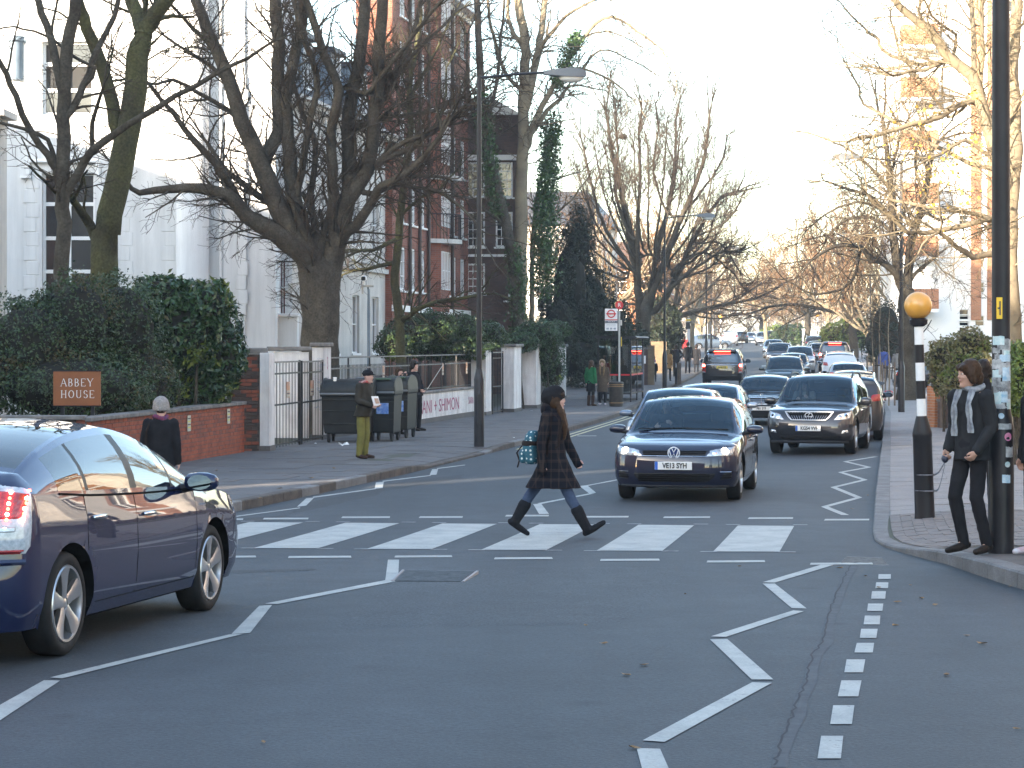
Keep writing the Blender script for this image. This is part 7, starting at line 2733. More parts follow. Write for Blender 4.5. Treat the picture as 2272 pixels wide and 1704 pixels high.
limb_tree('plane_tree', 'big sunlit tree with long pale limbs behind the stickered column', 45, [
 ([(2246, 960), (2243, 820), (2240, 700), (2236, 560), (2238, 470), (2222, 380), (2205, 324)], 62, 34),
 ([(2238, 470), (2252, 330), (2246, 180), (2255, 20), (2260, -100)], 40, 22, 1),
 ([(2236, 580)] + c5([(1960, 630), (1780, 650), (1640, 560), (1480, 450)]), 20, 9, -1.4), ([(2237, 500)] + c5([(1960, 340), (1840, 340), (1500, 430), (1270, 450), (1190, 430), (1000, 250), (860, 130)]), 17, 6, -2),
 ([(2237, 495)] + c5([(1960, 330), (1700, 270), (1400, 230), (1100, 170), (960, 110)]), 15, 5, 1.2), (c4([(1950, 1250), (1850, 900), (1760, 650), (1560, 480), (1400, 250), (1230, 130), (1080, 0), (980, -120)]), 32, 12, -.8),
 (c4([(1790, 740), (1780, 500), (1770, 200), (1750, 0), (1740, -150)]), 14, 9, 1), (c4([(1830, 800), (1840, 650), (1850, 300), (1850, 60), (1860, -100)]), 13, 8, -1), (c4([(1830, 850), (1640, 890), (1500, 1000), (1250, 1060), (1000, 1140), (860, 1180)]), 17, 8, -1.8),
 (c4([(1600, 500), (1540, 520), (1350, 590), (1140, 630), (1090, 650)]), 11, 6, -1), (c4([(1560, 500), (1380, 560), (1180, 510), (1000, 430), (960, 330), (870, 270), (770, 180), (640, 20)]), 11, 4, 1.5),
 (c4([(1600, 1000), (1520, 940), (1330, 700), (1180, 520), (1080, 250), (1070, 100)]), 8, 4, 1.6), (c4([(1750, 1400), (1380, 1220), (1130, 1060), (830, 890), (800, 760), (680, 560)]), 11, 4, 1.2),
 (c4([(1900, 1330), (1700, 1200), (1500, 1330), (1300, 1400), (1100, 1500)]), 10, 4, -1.5), (c4([(1400, 250), (1300, 100), (1350, -50)]), 9, 6, 1), (c4([(1620, 300), (1480, 200), (1380, 60), (1300, -60)]), 8, 4, -1)],
 PH, 20, M_bark_pale, mat('twig_pale', (.15, .115, .07), (.2, .16, .09), rough=.95, ns=1, world_co=True), idt)


def leaves(name, pts, nrm, size, m, par, aspect=.45, jit=.9, seed=1):
 """many small leaf faces, each a bent kite of two triangles"""
 g = np.random.default_rng(seed)
 n = len(pts)
 a = g.normal(size=(n, 3))
 nn = nrm * (1 - jit * .5) + a * jit * .6
 nn /= np.linalg.norm(nn, axis=1, keepdims=True) + 1e-9
 t = g.normal(size=(n, 3))
 t -= nn * (t * nn).sum(1, keepdims=True)
 t /= np.linalg.norm(t, axis=1, keepdims=True) + 1e-9
 b = np.cross(nn, t)
 s = (size * g.uniform(.6, 1.3, n))[:, None]
 v0 = pts - t * s * .5
 v1 = pts + b * s * aspect * .5 + nn * s * .08
 v2 = pts + t * s * .5
 v3 = pts - b * s * aspect * .5 + nn * s * .08
 V = np.stack([v0, v1, v2, v3], 1).reshape(-1, 3)
 Q = np.arange(4 * n).reshape(n, 4)
 me = npmesh(name, V, Q)
 me.materials.append(m)
 return link(name, me, par)


def leaf_mat(name, c, c2, rough=.45, ns=8, trans=.25):
 m = mat(name, c, c2, rough=rough, ns=ns, world_co=True, spec=.4, detail=3)
 return m


M_privet = leaf_mat('privet_leaf', (.022, .042, .014), (.05, .085, .025), ns=5)
M_laurel = leaf_mat('laurel_leaf', (.020, .045, .016), (.05, .10, .032), .3, ns=5)
M_yleaf = leaf_mat('yellowing_leaf', (.18, .22, .03), (.12, .16, .03))
M_ivy = leaf_mat('ivy_leaf', (.02, .05, .012), (.06, .12, .025), ns=3)
M_yew = leaf_mat('yew_leaf', (.012, .022, .012), (.03, .04, .018), .7, ns=2)
M_hedge_sun = leaf_mat('hedge_leaf', (.07, .12, .02), (.14, .17, .03), ns=4)
M_hedge_mix = leaf_mat('hedge_leaf_mixed', (.16, .13, .06), (.09, .11, .03), ns=5)
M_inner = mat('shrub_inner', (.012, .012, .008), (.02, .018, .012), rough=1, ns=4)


def shrub(name, label, blobs, n, size, m, seed, aspect=.45, inner=True, cat='shrub', m2=None, frac=.12, rough_=.34, base=None, stems=5):
 """blobs: (x, y, z, rx, ry, rz) world ellipsoids; leaves fill their skins"""
 g = np.random.default_rng(seed)
 bl = np.array(blobs, float)
 org = np.array((bl[:, 0].mean(), bl[:, 1].mean(), gz(bl[:, 1].mean())))
 t = thing(name, label, cat, tuple(org))
 ar = bl[:, 3] * bl[:, 4] + bl[:, 3] * bl[:, 5] + bl[:, 4] * bl[:, 5]
 pts, nr = [], []
 for b, c in zip(bl, (n * ar / ar.sum()).astype(int)):
  u = g.normal(size=(c, 3))
  u /= np.linalg.norm(u, axis=1, keepdims=True)
  lump = 1 + rough_ * np.array([noise.noise(Vector(q * 2.3 + b[:3])) for q in u]) + .12 * np.array([noise.noise(Vector(q * 6.1 + b[:3])) for q in u])
  rad = lump * (1 - np.abs(g.normal(size=c)) * .10) + np.maximum(0, g.normal(size=c) - 1.4) * .13
  p = b[:3] + u * b[3:] * rad[:, None]
  q = u / b[3:]
  q /= np.linalg.norm(q, axis=1, keepdims=True)
  keep = np.ones(c, bool)
  for o in bl:
   if o is not b:
    keep &= (((p - o[:3]) / (o[3:] * .82)) ** 2).sum(1) > 1
  keep &= p[:, 2] > org[2]
  pts.append(p[keep])
  nr.append(q[keep])
 P_, N_ = np.concatenate(pts) - org, np.concatenate(nr)
 N_[:, 2] += .35
 if m2:
  sel = np.array([noise.noise(Vector(q * 1.4)) for q in P_]) > (.5 - frac * 2)
  sel &= g.random(len(P_)) < .6
  tag(leaves('turning_leaves', P_[sel], N_[sel], size, m2, t, aspect, seed=seed + 1), kind='stuff')
  P_, N_ = P_[~sel], N_[~sel]
 tag(leaves('foliage', P_, N_, size, m, t, aspect, seed=seed), kind='stuff')
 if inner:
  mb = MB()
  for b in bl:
   obj('dark_core', MB().ell(b[:3] - org, b[3:] * .74, 14, 9), M_inner, t)  # added opaque dark solid, blocks the view through the leaves
 for k in range(stems):
  b = bl[k % len(bl)]
  obj('stem', MB().tube([(b[0] - org[0] + g.uniform(-.2, .2), b[1] - org[1], 0), (b[0] - org[0], b[1] - org[1], b[2] - org[2])], [.035, .02], 6), M_bark, t)
 return t


def pb(px, py, d, rx, rz, ry=None):
 """ellipsoid from pixels: centre px, py at distance d; radii rx, rz in pixels"""
 k = d / F
 return (*at(px, py, d), rx * k, (ry if ry else rx * k * .9), rz * k)


shrub('privet_shrub', 'dense dark privet shrub behind the brown nameboard', [pb(60, 775, 37, 120, 125), pb(170, 720, 37.5, 95, 120), pb(265, 740, 38.5, 105, 140), pb(150, 860, 37, 190, 90), pb(-60, 830, 36.5, 110, 110), pb(300, 850, 38.5, 100, 100), pb(110, 690, 37.5, 45, 50), pb(45, 700, 37.5, 30, 40)], 52000, .058, M_privet, 31, .55, m2=mat('privet_brown', (.06, .045, .02), (.09, .08, .03), rough=.6, ns=6, world_co=True, spec=.3), frac=.1)
shrub('laurel_shrub', 'glossy cherry laurel with some yellowing leaves beside the dark pier', [pb(395, 720, 40.5, 95, 105), pb(470, 765, 41.5, 74, 115), pb(420, 850, 41.5, 90, 80), pb(350, 660, 40, 60, 50), pb(440, 675, 40.5, 75, 55), pb(498, 800, 42.6, 42, 70)], 15000, .15, M_laurel, 32, .36, m2=M_yleaf, frac=.1)
shrub('bay_shrub', 'dark evergreen bushes behind the railing under the slim tree', [pb(905, 745, 64, 50, 45), pb(960, 730, 65, 55, 40), pb(1020, 735, 66, 55, 42), pb(1075, 745, 67, 50, 35), pb(870, 765, 63, 40, 35), pb(985, 770, 66, 100, 32)], 26000, .09, M_privet, 33, .5, m2=M_hedge_sun, frac=.06)
shrub('overhang_shrub', 'spreading evergreen hanging over the white garden pillars', [pb(1190, 740, 74, 55, 32), pb(1150, 760, 73, 45, 25), pb(1210, 775, 74.5, 40, 45), pb(1225, 820, 75, 30, 45), pb(1240, 730, 75, 28, 20)], 12000, .10, M_laurel, 34, .4, m2=M_yleaf, frac=.03)
# ivy on the trunks
for (lab, pp, d, rp, n, sd) in (('ivy column thick on the trunk of the tall pale tree', [(1205, 640), (1208, 540), (1212, 440), (1220, 340), (1222, 270)], 87, 24, 9000, 41), ('ivy sleeve on the leaning tree by the brick wing', [(1105, 470), (1092, 400), (1082, 340), (1074, 260), (1068, 215)], 84, 15, 4000, 42), ('bright ivy tuft high on the arching limb', [(1238, 180), (1255, 140), (1270, 105), (1280, 85)], 85, 11, 1600, 43), ('ivy on the lower trunk beside the security camera', [(1150, 700), (1148, 620), (1140, 560)], 84, 17, 2200, 44)):
 W = resample([at(x, y, d) for x, y in pp], .3)
 g = np.random.default_rng(sd)
 i = g.integers(0, len(W), n)
 u = g.normal(size=(n, 3))
 u /= np.linalg.norm(u, axis=1, keepdims=True)
 wob = 1 + .5 * np.array([noise.noise(Vector(q)) for q in W])[i]
 p = W[i] + u * (rp * d / F * (.55 + .5 * g.random(n)) * wob)[:, None] + g.normal(size=(n, 3)) * .13
 t = thing('ivy', lab, 'ivy', tuple(W[0]))
 tag(leaves('foliage', p - W[0], u, .11, M_ivy, t, .8, seed=sd), kind='stuff')
# dark evergreens by the bus stop
shrub('yew_tree', 'dark yew filling the garden between the ivy tree and the bus stop', [pb(1265, 640, 97, 50, 130), pb(1310, 690, 98, 50, 110), pb(1240, 730, 96, 45, 90), pb(1350, 740, 99, 55, 80), pb(1285, 540, 97, 32, 80), pb(1390, 770, 103, 50, 60), pb(1290, 800, 97, 75, 55)], 42000, .17, M_yew, 35, .35, cat='tree', rough_=.6)
shrub('holly_bush', 'dark rounded holly above the brick wall at the side road', [pb(1468, 720, 124, 40, 60), pb(1490, 745, 126, 30, 40), pb(1455, 765, 123, 30, 40)], 9000, .16, M_yew, 36, .5, cat='bush')
# right-hand hedges and bushes
shrub('mixed_hedge', 'sunlit mixed hedge over the low wall on the wide pavement', [pb(2105, 795, 54, 52, 44), pb(2155, 780, 52, 50, 52), pb(2090, 830, 56, 30, 45), pb(2135, 850, 52, 45, 45), pb(2175, 840, 50, 40, 55)], 12000, .085, M_hedge_mix, 37, .6, m2=M_hedge_sun, frac=.15)
shrub('green_hedge', 'bright green hedge behind the stickered column', [pb(2255, 800, 40, 40, 40), pb(2262, 850, 38, 42, 60), pb(2290, 830, 37, 50, 80), pb(2250, 880, 38, 30, 45)], 8000, .075, M_hedge_sun, 38, .6)
shrub('street_bush', 'dark twiggy bush beside the saplings on the sunny side', [pb(1965, 720, 112, 38, 55), pb(1945, 760, 112, 35, 45), pb(1985, 770, 110, 35, 50)], 7000, .13, M_yew, 39, .4, cat='bush')
shrub('clipped_hedge', 'clipped green hedge beside the white gatepost up the hill', [pb(1750, 745, 216, 26, 26), pb(1770, 745, 214, 22, 26), pb(1730, 750, 220, 24, 22)], 5000, .22, M_privet, 40, .6)
shrub('golden_bush', 'sunlit yellow-green bush by the pavement wall up the hill', [pb(1885, 730, 160, 24, 34), pb(1850, 745, 162, 30, 28), pb(1908, 735, 158, 20, 36)], 5000, .2, M_hedge_sun, 45, .6, cat='bush')
shrub('hill_bush', 'green bush under the sunlit trees near the brow', [pb(1725, 738, 235, 24, 18), pb(1700, 742, 240, 18, 14)], 2200, .25, M_hedge_sun, 46, .6, cat='bush')
# right boundary: low brick wall and timber fence below the hedges
rwall = thing('low_brick_wall', 'low brick wall with a pale gate pier below the mixed hedge', 'wall', (xp(2080, 57), 57, gz(57) + .12), R(-72))
obj('panel', MB().box((9, 0, .35), (18, .22, .7)), M_brick_dark, rwall, uv=True)
obj('coping', MB().box((9, 0, .73), (18, .3, .07)), M_coping, rwall)
obj('pier', MB().box((0, 0, .55), (.4, .4, 1.1)), M_brick_org, rwall, uv=True)
for k in range(34):
 obj('fence_slat', MB().box((.5 + .5 * k, -.16, .5), (.1, .03, 1.0)), M_wood, rwall)
rwall2 = thing('far_garden_wall', 'yellow brick garden wall on the sunny side of the hill', 'wall', (Rk(118) + 4.6, 118, gz(118) + .12), ROAD_RZ)
obj('panel', MB().box((0, 0, .8), (26, .25, 1.7)), M_brick_org, rwall2, uv=True)
obj('coping', MB().box((0, 0, 1.68), (26, .35, .08)), M_coping, rwall2)
rw3 = thing('hill_garden_wall', 'brick wall along the pavement near the hill beacon', 'wall', (Rk(165) + 4.6, 165, gz(165) + .12), ROAD_RZ)
obj('panel', MB().box((0, 0, .8), (34, .25, 1.9)), M_brick_org, rw3, uv=True)
# a few yellow leaves still on the sunlit tree
g = np.random.default_rng(51)
W = []
for (px, py, n, s) in ((2090, 350, 70, 50), (2110, 400, 60, 40), (2050, 250, 25, 30), (2130, 300, 35, 40), (2000, 300, 20, 30), (1960, 300, 15, 20), (2150, 215, 15, 20), (2075, 480, 20, 25)):
 for _ in range(n):
  W.append(at(px + g.normal() * s, py + g.normal() * s * .6, 44 + g.normal() * 1.0))
W = np.array(W)
t = thing('last_leaves', 'sparse yellow leaves clinging to the sunlit tree', 'leaves', tuple(W[0]))
tag(leaves('foliage', W - W[0], g.normal(size=W.shape), .085, M_leaf_yel, t, .8, seed=51), kind='stuff')
# bird nest in the plane tree
nt_ = at(1382, 303, 112)
tag(obj('bird_nest', MB().ell((0, 0, 0), (.24, .24, .17), 9, 6), M_inner, None, None, nt_), 'dark ball of twigs high in the plane tree', 'nest')


# ---- far trees: three kinds, copied
def free_tree(name, seed, h, P, bark, twig, trunk_h=.28, r=.22, n0=9, spread=.6):
 rg = random.Random(seed)
 out = {0: [], 1: [], 2: []}
 p0 = np.zeros(3)
 th = h * trunk_h
 Q = [np.array((rg.gauss(0, .03) * i, rg.gauss(0, .03) * i, th * i / 4)) for i in range(5)]
 out[0].append((Q, list(np.linspace(r * 1.2, r * .8, 5))))
 for k in range(n0):
  a = 2 * math.pi * k / n0 + rg.uniform(-.3, .3)
  el = rg.uniform(.25, 1.25)
  d = unit(np.array((math.cos(a) * math.cos(el) * spread * 1.6, math.sin(a) * math.cos(el) * spread * 1.6, math.sin(el))))
  grow(out, Q[rg.choice((3, 4, 4))], d, h * (1 - trunk_h) * rg.uniform(.55, .95), r * .5, 0, P, rg)
 meshes = []
 for key, sd, mm, nm in ((0, 8, bark, 'trunk'), (1, 5, bark, 'crown'), (2, 3, twig, 'crown')):
  if out[key]:
   V, Qd = tubes(out[key], sd)
   me = finish(npmesh(nm, V, Qd), 180)
   me.materials.append(mm)
   meshes.append((nm, me))
 return meshes


PFar = dict(jit=.15, up=.07, wood=2, lv=3, lmin=.4, n=[7, 6, 5], ang=.6, ratio=(.35, .65), rmin=.014)
KINDS_ = [free_tree('a', 61, 13, PFar, M_bark_pale, M_twig_warm), free_tree('b', 62, 15, dict(PFar, ang=.75), M_bark, M_twig_warm, r=.28), free_tree('c', 63, 11, dict(PFar, up=.12), M_bark_pale, M_twig_warm, trunk_h=.2)]


def far_tree(k, x, y, s, label, rz, group):
 t = thing('far_tree', label, 'tree', (x, y, gz(y)), rz, group)
 t.scale = (s, s, s)
 for nm, me in KINDS_[k]:
  link(nm, me, t)
 return t


ft = [(0, 1700, 205, .9, 'sunlit bare tree behind the clipped hedge'), (2, 1745, 222, 1.0, 'pale bare tree with golden limbs beside the hill hedge'), (1, 1790, 190, 1.0, 'large brown tree over the white gatepost'), (0, 1838, 172, 1.05, 'bare tree above the golden bush'), (1, 1895, 150, 1.0, 'tall bare tree behind the sunny bush and lamp'),
  (2, 1935, 140, 1.0, 'bare orange tree behind the dark twiggy bush'), (0, 1990, 128, .9, 'bare tree in front of the white flats'), (1, 1690, 260, .9, 'bare tree at the right of the brow'), (1, 1500, 150, 1.0, 'bare brownish tree beyond the plane tree'), (0, 1535, 175, .95, 'bare tree over the far left pavement'), (2, 1555, 205, .9, 'bare tree behind the traffic light'), (0, 1575, 240, .9, 'hazy bare tree on the left of the brow'),
  (1, 1460, 140, .95, 'bare tree behind the holly bush'), (0, 1340, 125, .9, 'bare tree between the yew and the pale house')]
for i, (k, px, d, s, lab) in enumerate(ft):
 far_tree(k, xp(px, d), d, s, lab, i * 1.7, 'bare trees lining the far road')
for i in range(16):
 d = 330 + (i * 37 % 90)
 far_tree(i % 3, 14 + i * 3.1 + (i * 13 % 5), d, .95 + .2 * ((i * 7) % 3) / 2, 'bare russet tree in the wood beyond the brow of the hill', i * 2.1, 'trees beyond the brow')
# saplings with stakes
for i, (px, py, lab) in enumerate(((1936, 872, 'thin staked sapling nearest the far lamp'), (1952, 890, 'thin staked sapling between two stakes'), (1972, 900, 'staked sapling with a wire guard beside the red mirror'))):
 q = gd(px, py, .12)
 t = thing('sapling', lab, 'tree', q, 0, 'staked saplings')
 hh = 4.2 - .3 * i
 obj('trunk', MB().tube([(0, 0, 0), (.03, 0, 1.2), (-.02, .02, 2.6), (.04, 0, hh)], [.03, .025, .018, .008], 7), M_bark_pale, t)
 o = {0: [], 1: [], 2: []}
 rg = random.Random(70 + i)
 for k in range(11):
  grow(o, np.array((0, 0, 1.7 + k * .22)), unit(np.array((rg.gauss(0, 1), rg.gauss(0, 1), 1.1))), .9, .008, 1, dict(PT, lv=2, n=[3, 3], rmin=.004), rg)
 V, Qd = tubes(o[1] + o[2], 4)
 me = npmesh('crown', V, Qd)
 me.materials.append(M_twig)
 link('crown', me, t)
 for sg in (-1, 1):
  obj('stake', MB().tube([(sg * .22, .05, 0), (sg * .22, .05, 1.55)], .035, 7), M_wood, t)
 obj('tie', MB().box((0, .05, 1.35), (.46, .02, .05)), M_black, t)
# ================================================================== people
M_skin = mat('skin', (.50, .30, .22), (.44, .25, .18), rough=.55, ns=9)
M_skin2 = mat('skin_pale', (.58, .38, .30), (.55, .31, .25), rough=.55, ns=9)
M_hair_br = mat('hair_brown', (.035, .02, .012), (.06, .034, .02), rough=.5, ns=30, spec=.12)
M_hair_dk = mat('hair_dark', (.015, .011, .009), (.03, .022, .018), rough=.5, ns=30, spec=.12)
M_hair_fair = mat('hair_fair', (.24, .16, .08), (.16, .10, .05), rough=.5, ns=30, spec=.12)
M_cblack = mat('cloth_black', (.012, .012, .014), (.02, .02, .023), rough=.9, ns=5, spec=.12)
M_cjack = mat('jacket_dark', (.016, .017, .019), (.026, .027, .029), rough=.75, ns=5, spec=.12)
M_olive = mat('wax_jacket', (.026, .024, .019), (.042, .037, .028), rough=.7, ns=5, spec=.12)
M_khaki = mat('khaki_cord', (.20, .185, .05), (.15, .14, .045), rough=.9, ns=5, spec=.12)
M_denim = mat('denim', (.035, .055, .10), (.06, .085, .14), rough=.9, ns=9, spec=.12)
M_denim_dk = mat('denim_dark', (.014, .018, .032), (.022, .027, .044), rough=.9, ns=9, spec=.12)
M_boot = mat('boot_suede', (.011, .012, .015), (.018, .019, .022), rough=.95, ns=12, spec=.12)
M_shoe = mat('shoe_leather', (.014, .012, .011), (.03, .022, .018), rough=.4, ns=12, spec=.12)
M_shoeb = mat('shoe_brown', (.045, .025, .018), rough=.5, spec=.12)
M_sneak = mat('sneaker', (.62, .64, .66), (.45, .3, .32), rough=.6, ns=14)
M_eye = mat('eye', (.02, .015, .012), rough=.15)
M_eyew = mat('eye_white', (.6, .58, .55), rough=.3)
M_lip = mat('lips', (.33, .10, .09), rough=.5)
M_teeth = mat('teeth', (.7, .68, .62), rough=.4)
M_greenc = mat('coat_green', (.02, .13, .05), (.03, .17, .07), rough=.9, ns=6, spec=.12)
M_parka = mat('coat_brown', (.075, .055, .04), (.11, .085, .06), rough=.9, ns=6, spec=.12)
M_redc = mat('coat_red', (.42, .02, .03), (.5, .04, .04), rough=.8, ns=6, spec=.12)
M_orgc = mat('coat_tan', (.30, .16, .06), rough=.9, spec=.12)
M_whitec = mat('coat_white', (.55, .53, .48), rough=.9, spec=.12)
M_bluec = mat('coat_blue', (.05, .08, .25), rough=.8, spec=.12)
M_greyc = mat('coat_grey', (.16, .15, .14), (.22, .21, .2), rough=.9, ns=6, spec=.12)
M_fur = mat('fur_trim', (.45, .36, .27), (.3, .22, .15), rough=1, ns=40, spec=.12)


def cap_(mb, p0, p1, r0, r1, n=10):
 """tapered capsule"""
 p0, p1 = np.array(p0, float), np.array(p1, float)
 d = p1 - p0
 L_ = np.linalg.norm(d)
 d = d / (L_ + 1e-9)
 pts, rad = [], []
 for a in (-.97, -.75, -.4):
  pts.append(p0 + d * r0 * a)
  rad.append(r0 * math.sqrt(1 - a * a))
 pts += [p0, p1]
 rad += [r0, r1]
 for a in (.4, .75, .97):
  pts.append(p1 + d * r1 * a)
  rad.append(r1 * math.sqrt(1 - a * a))
 mb.tube(pts, rad, n)


def chain(mb, pts, rad, n=10):
 for a, b, r0, r1 in zip(pts[:-1], pts[1:], rad[:-1], rad[1:]):
  cap_(mb, a, b, r0, r1, n)


def remesh(mb, vox, it=4, wrinkle=0., ws=9., seed=0.):
 me = mb.mesh('part')
 o = bpy.data.objects.new('part', me)
 m = o.modifiers.new('r', 'REMESH')
 m.mode = 'VOXEL'
 m.voxel_size = vox
 m2 = o.modifiers.new('s', 'SMOOTH')
 m2.iterations = it
 m2.factor = .5
 out = baked(o)
 if wrinkle:
  n = len(out.vertices)
  co = np.zeros(n * 3, np.float32)
  no = np.zeros(n * 3, np.float32)
  out.vertices.foreach_get('co', co)
  out.vertex_normals.foreach_get('vector', no)
  co, no = co.reshape(-1, 3), no.reshape(-1, 3)
  w = np.array([noise.noise(Vector((p[0] * ws, p[1] * ws, p[2] * ws * 1.5 + seed))) + .5 * noise.noise(Vector((p[0] * ws * 2.3, p[1] * ws * 2.3, p[2] * ws * 3 + seed))) for p in co])
  co += no * (w * wrinkle)[:, None]
  out.vertices.foreach_set('co', co.ravel())
  out.update()
 out.polygons.foreach_set('use_smooth', [True] * len(out.polygons))
 return out


BASE_J = dict(pelvis=(0, 0, .93), neck=(0, .005, 1.47), head=(0, -.02, 1.615), shR=(-.18, .01, 1.405), shL=(.18, .01, 1.405), elR=(-.235, .03, 1.13), elL=(.235, .03, 1.13), wrR=(-.235, -.02, .89), wrL=(.235, -.02, .89),
    hipR=(-.085, 0, .90), hipL=(.085, 0, .90), knR=(-.095, -.02, .49), knL=(.095, -.02, .49), anR=(-.1, .02, .085), anL=(.1, .02, .085), toR=(-.125, -.15, .03), toL=(.125, -.15, .03))


def ring(c, rx, ry, n=16, yaw=0.):
 return [(c[0] + rx * math.cos(2 * math.pi * k / n), c[1] + ry * math.sin(2 * math.pi * k / n), c[2]) for k in range(n)]


def hand(mb, wr, d, side, curl=.5, sc=1., up=(0, -1, 0)):
 """palm, four fingers and a thumb from the wrist along direction d; palm faces the body"""
 wr, d = np.array(wr, float), unit(np.array(d, float))
 f = unit(np.array(up, float) - d * float(np.dot(up, d)))       # towards the thumb
 w = np.cross(d, f) * side                                       # out of the palm's back
 pal = wr + d * .045 * sc
 cap_(mb, wr, wr + d * .03 * sc, .026 * sc, .03 * sc, 8)
 for k, (o, ln) in enumerate(((-.027, .058), (-.009, .068), (.009, .072), (.027, .066))):
  b = wr + d * .075 * sc + f * o * sc
  cap_(mb, wr + d * .02 * sc + f * o * .6 * sc, b, .015 * sc, .0115 * sc, 7)
  d1 = unit(d * math.cos(curl) - w * math.sin(curl))
  d2 = unit(d * math.cos(curl * 2.2) - w * math.sin(curl * 2.2))
  m_ = b + d1 * ln * .5 * sc
  cap_(mb, b, m_, .0105 * sc, .0095 * sc, 7)
  cap_(mb, m_, m_ + d2 * ln * .5 * sc, .0095 * sc, .008 * sc, 7)
 t0 = wr + d * .025 * sc + f * .026 * sc
 t1 = t0 + unit(d * .7 + f * .6 - w * .3) * .042 * sc
 cap_(mb, t0, t1, .0135 * sc, .0115 * sc, 7)
 cap_(mb, t1, t1 + unit(d * .9 + f * .1 - w * .35) * .032 * sc, .0115 * sc, .009 * sc, 7)


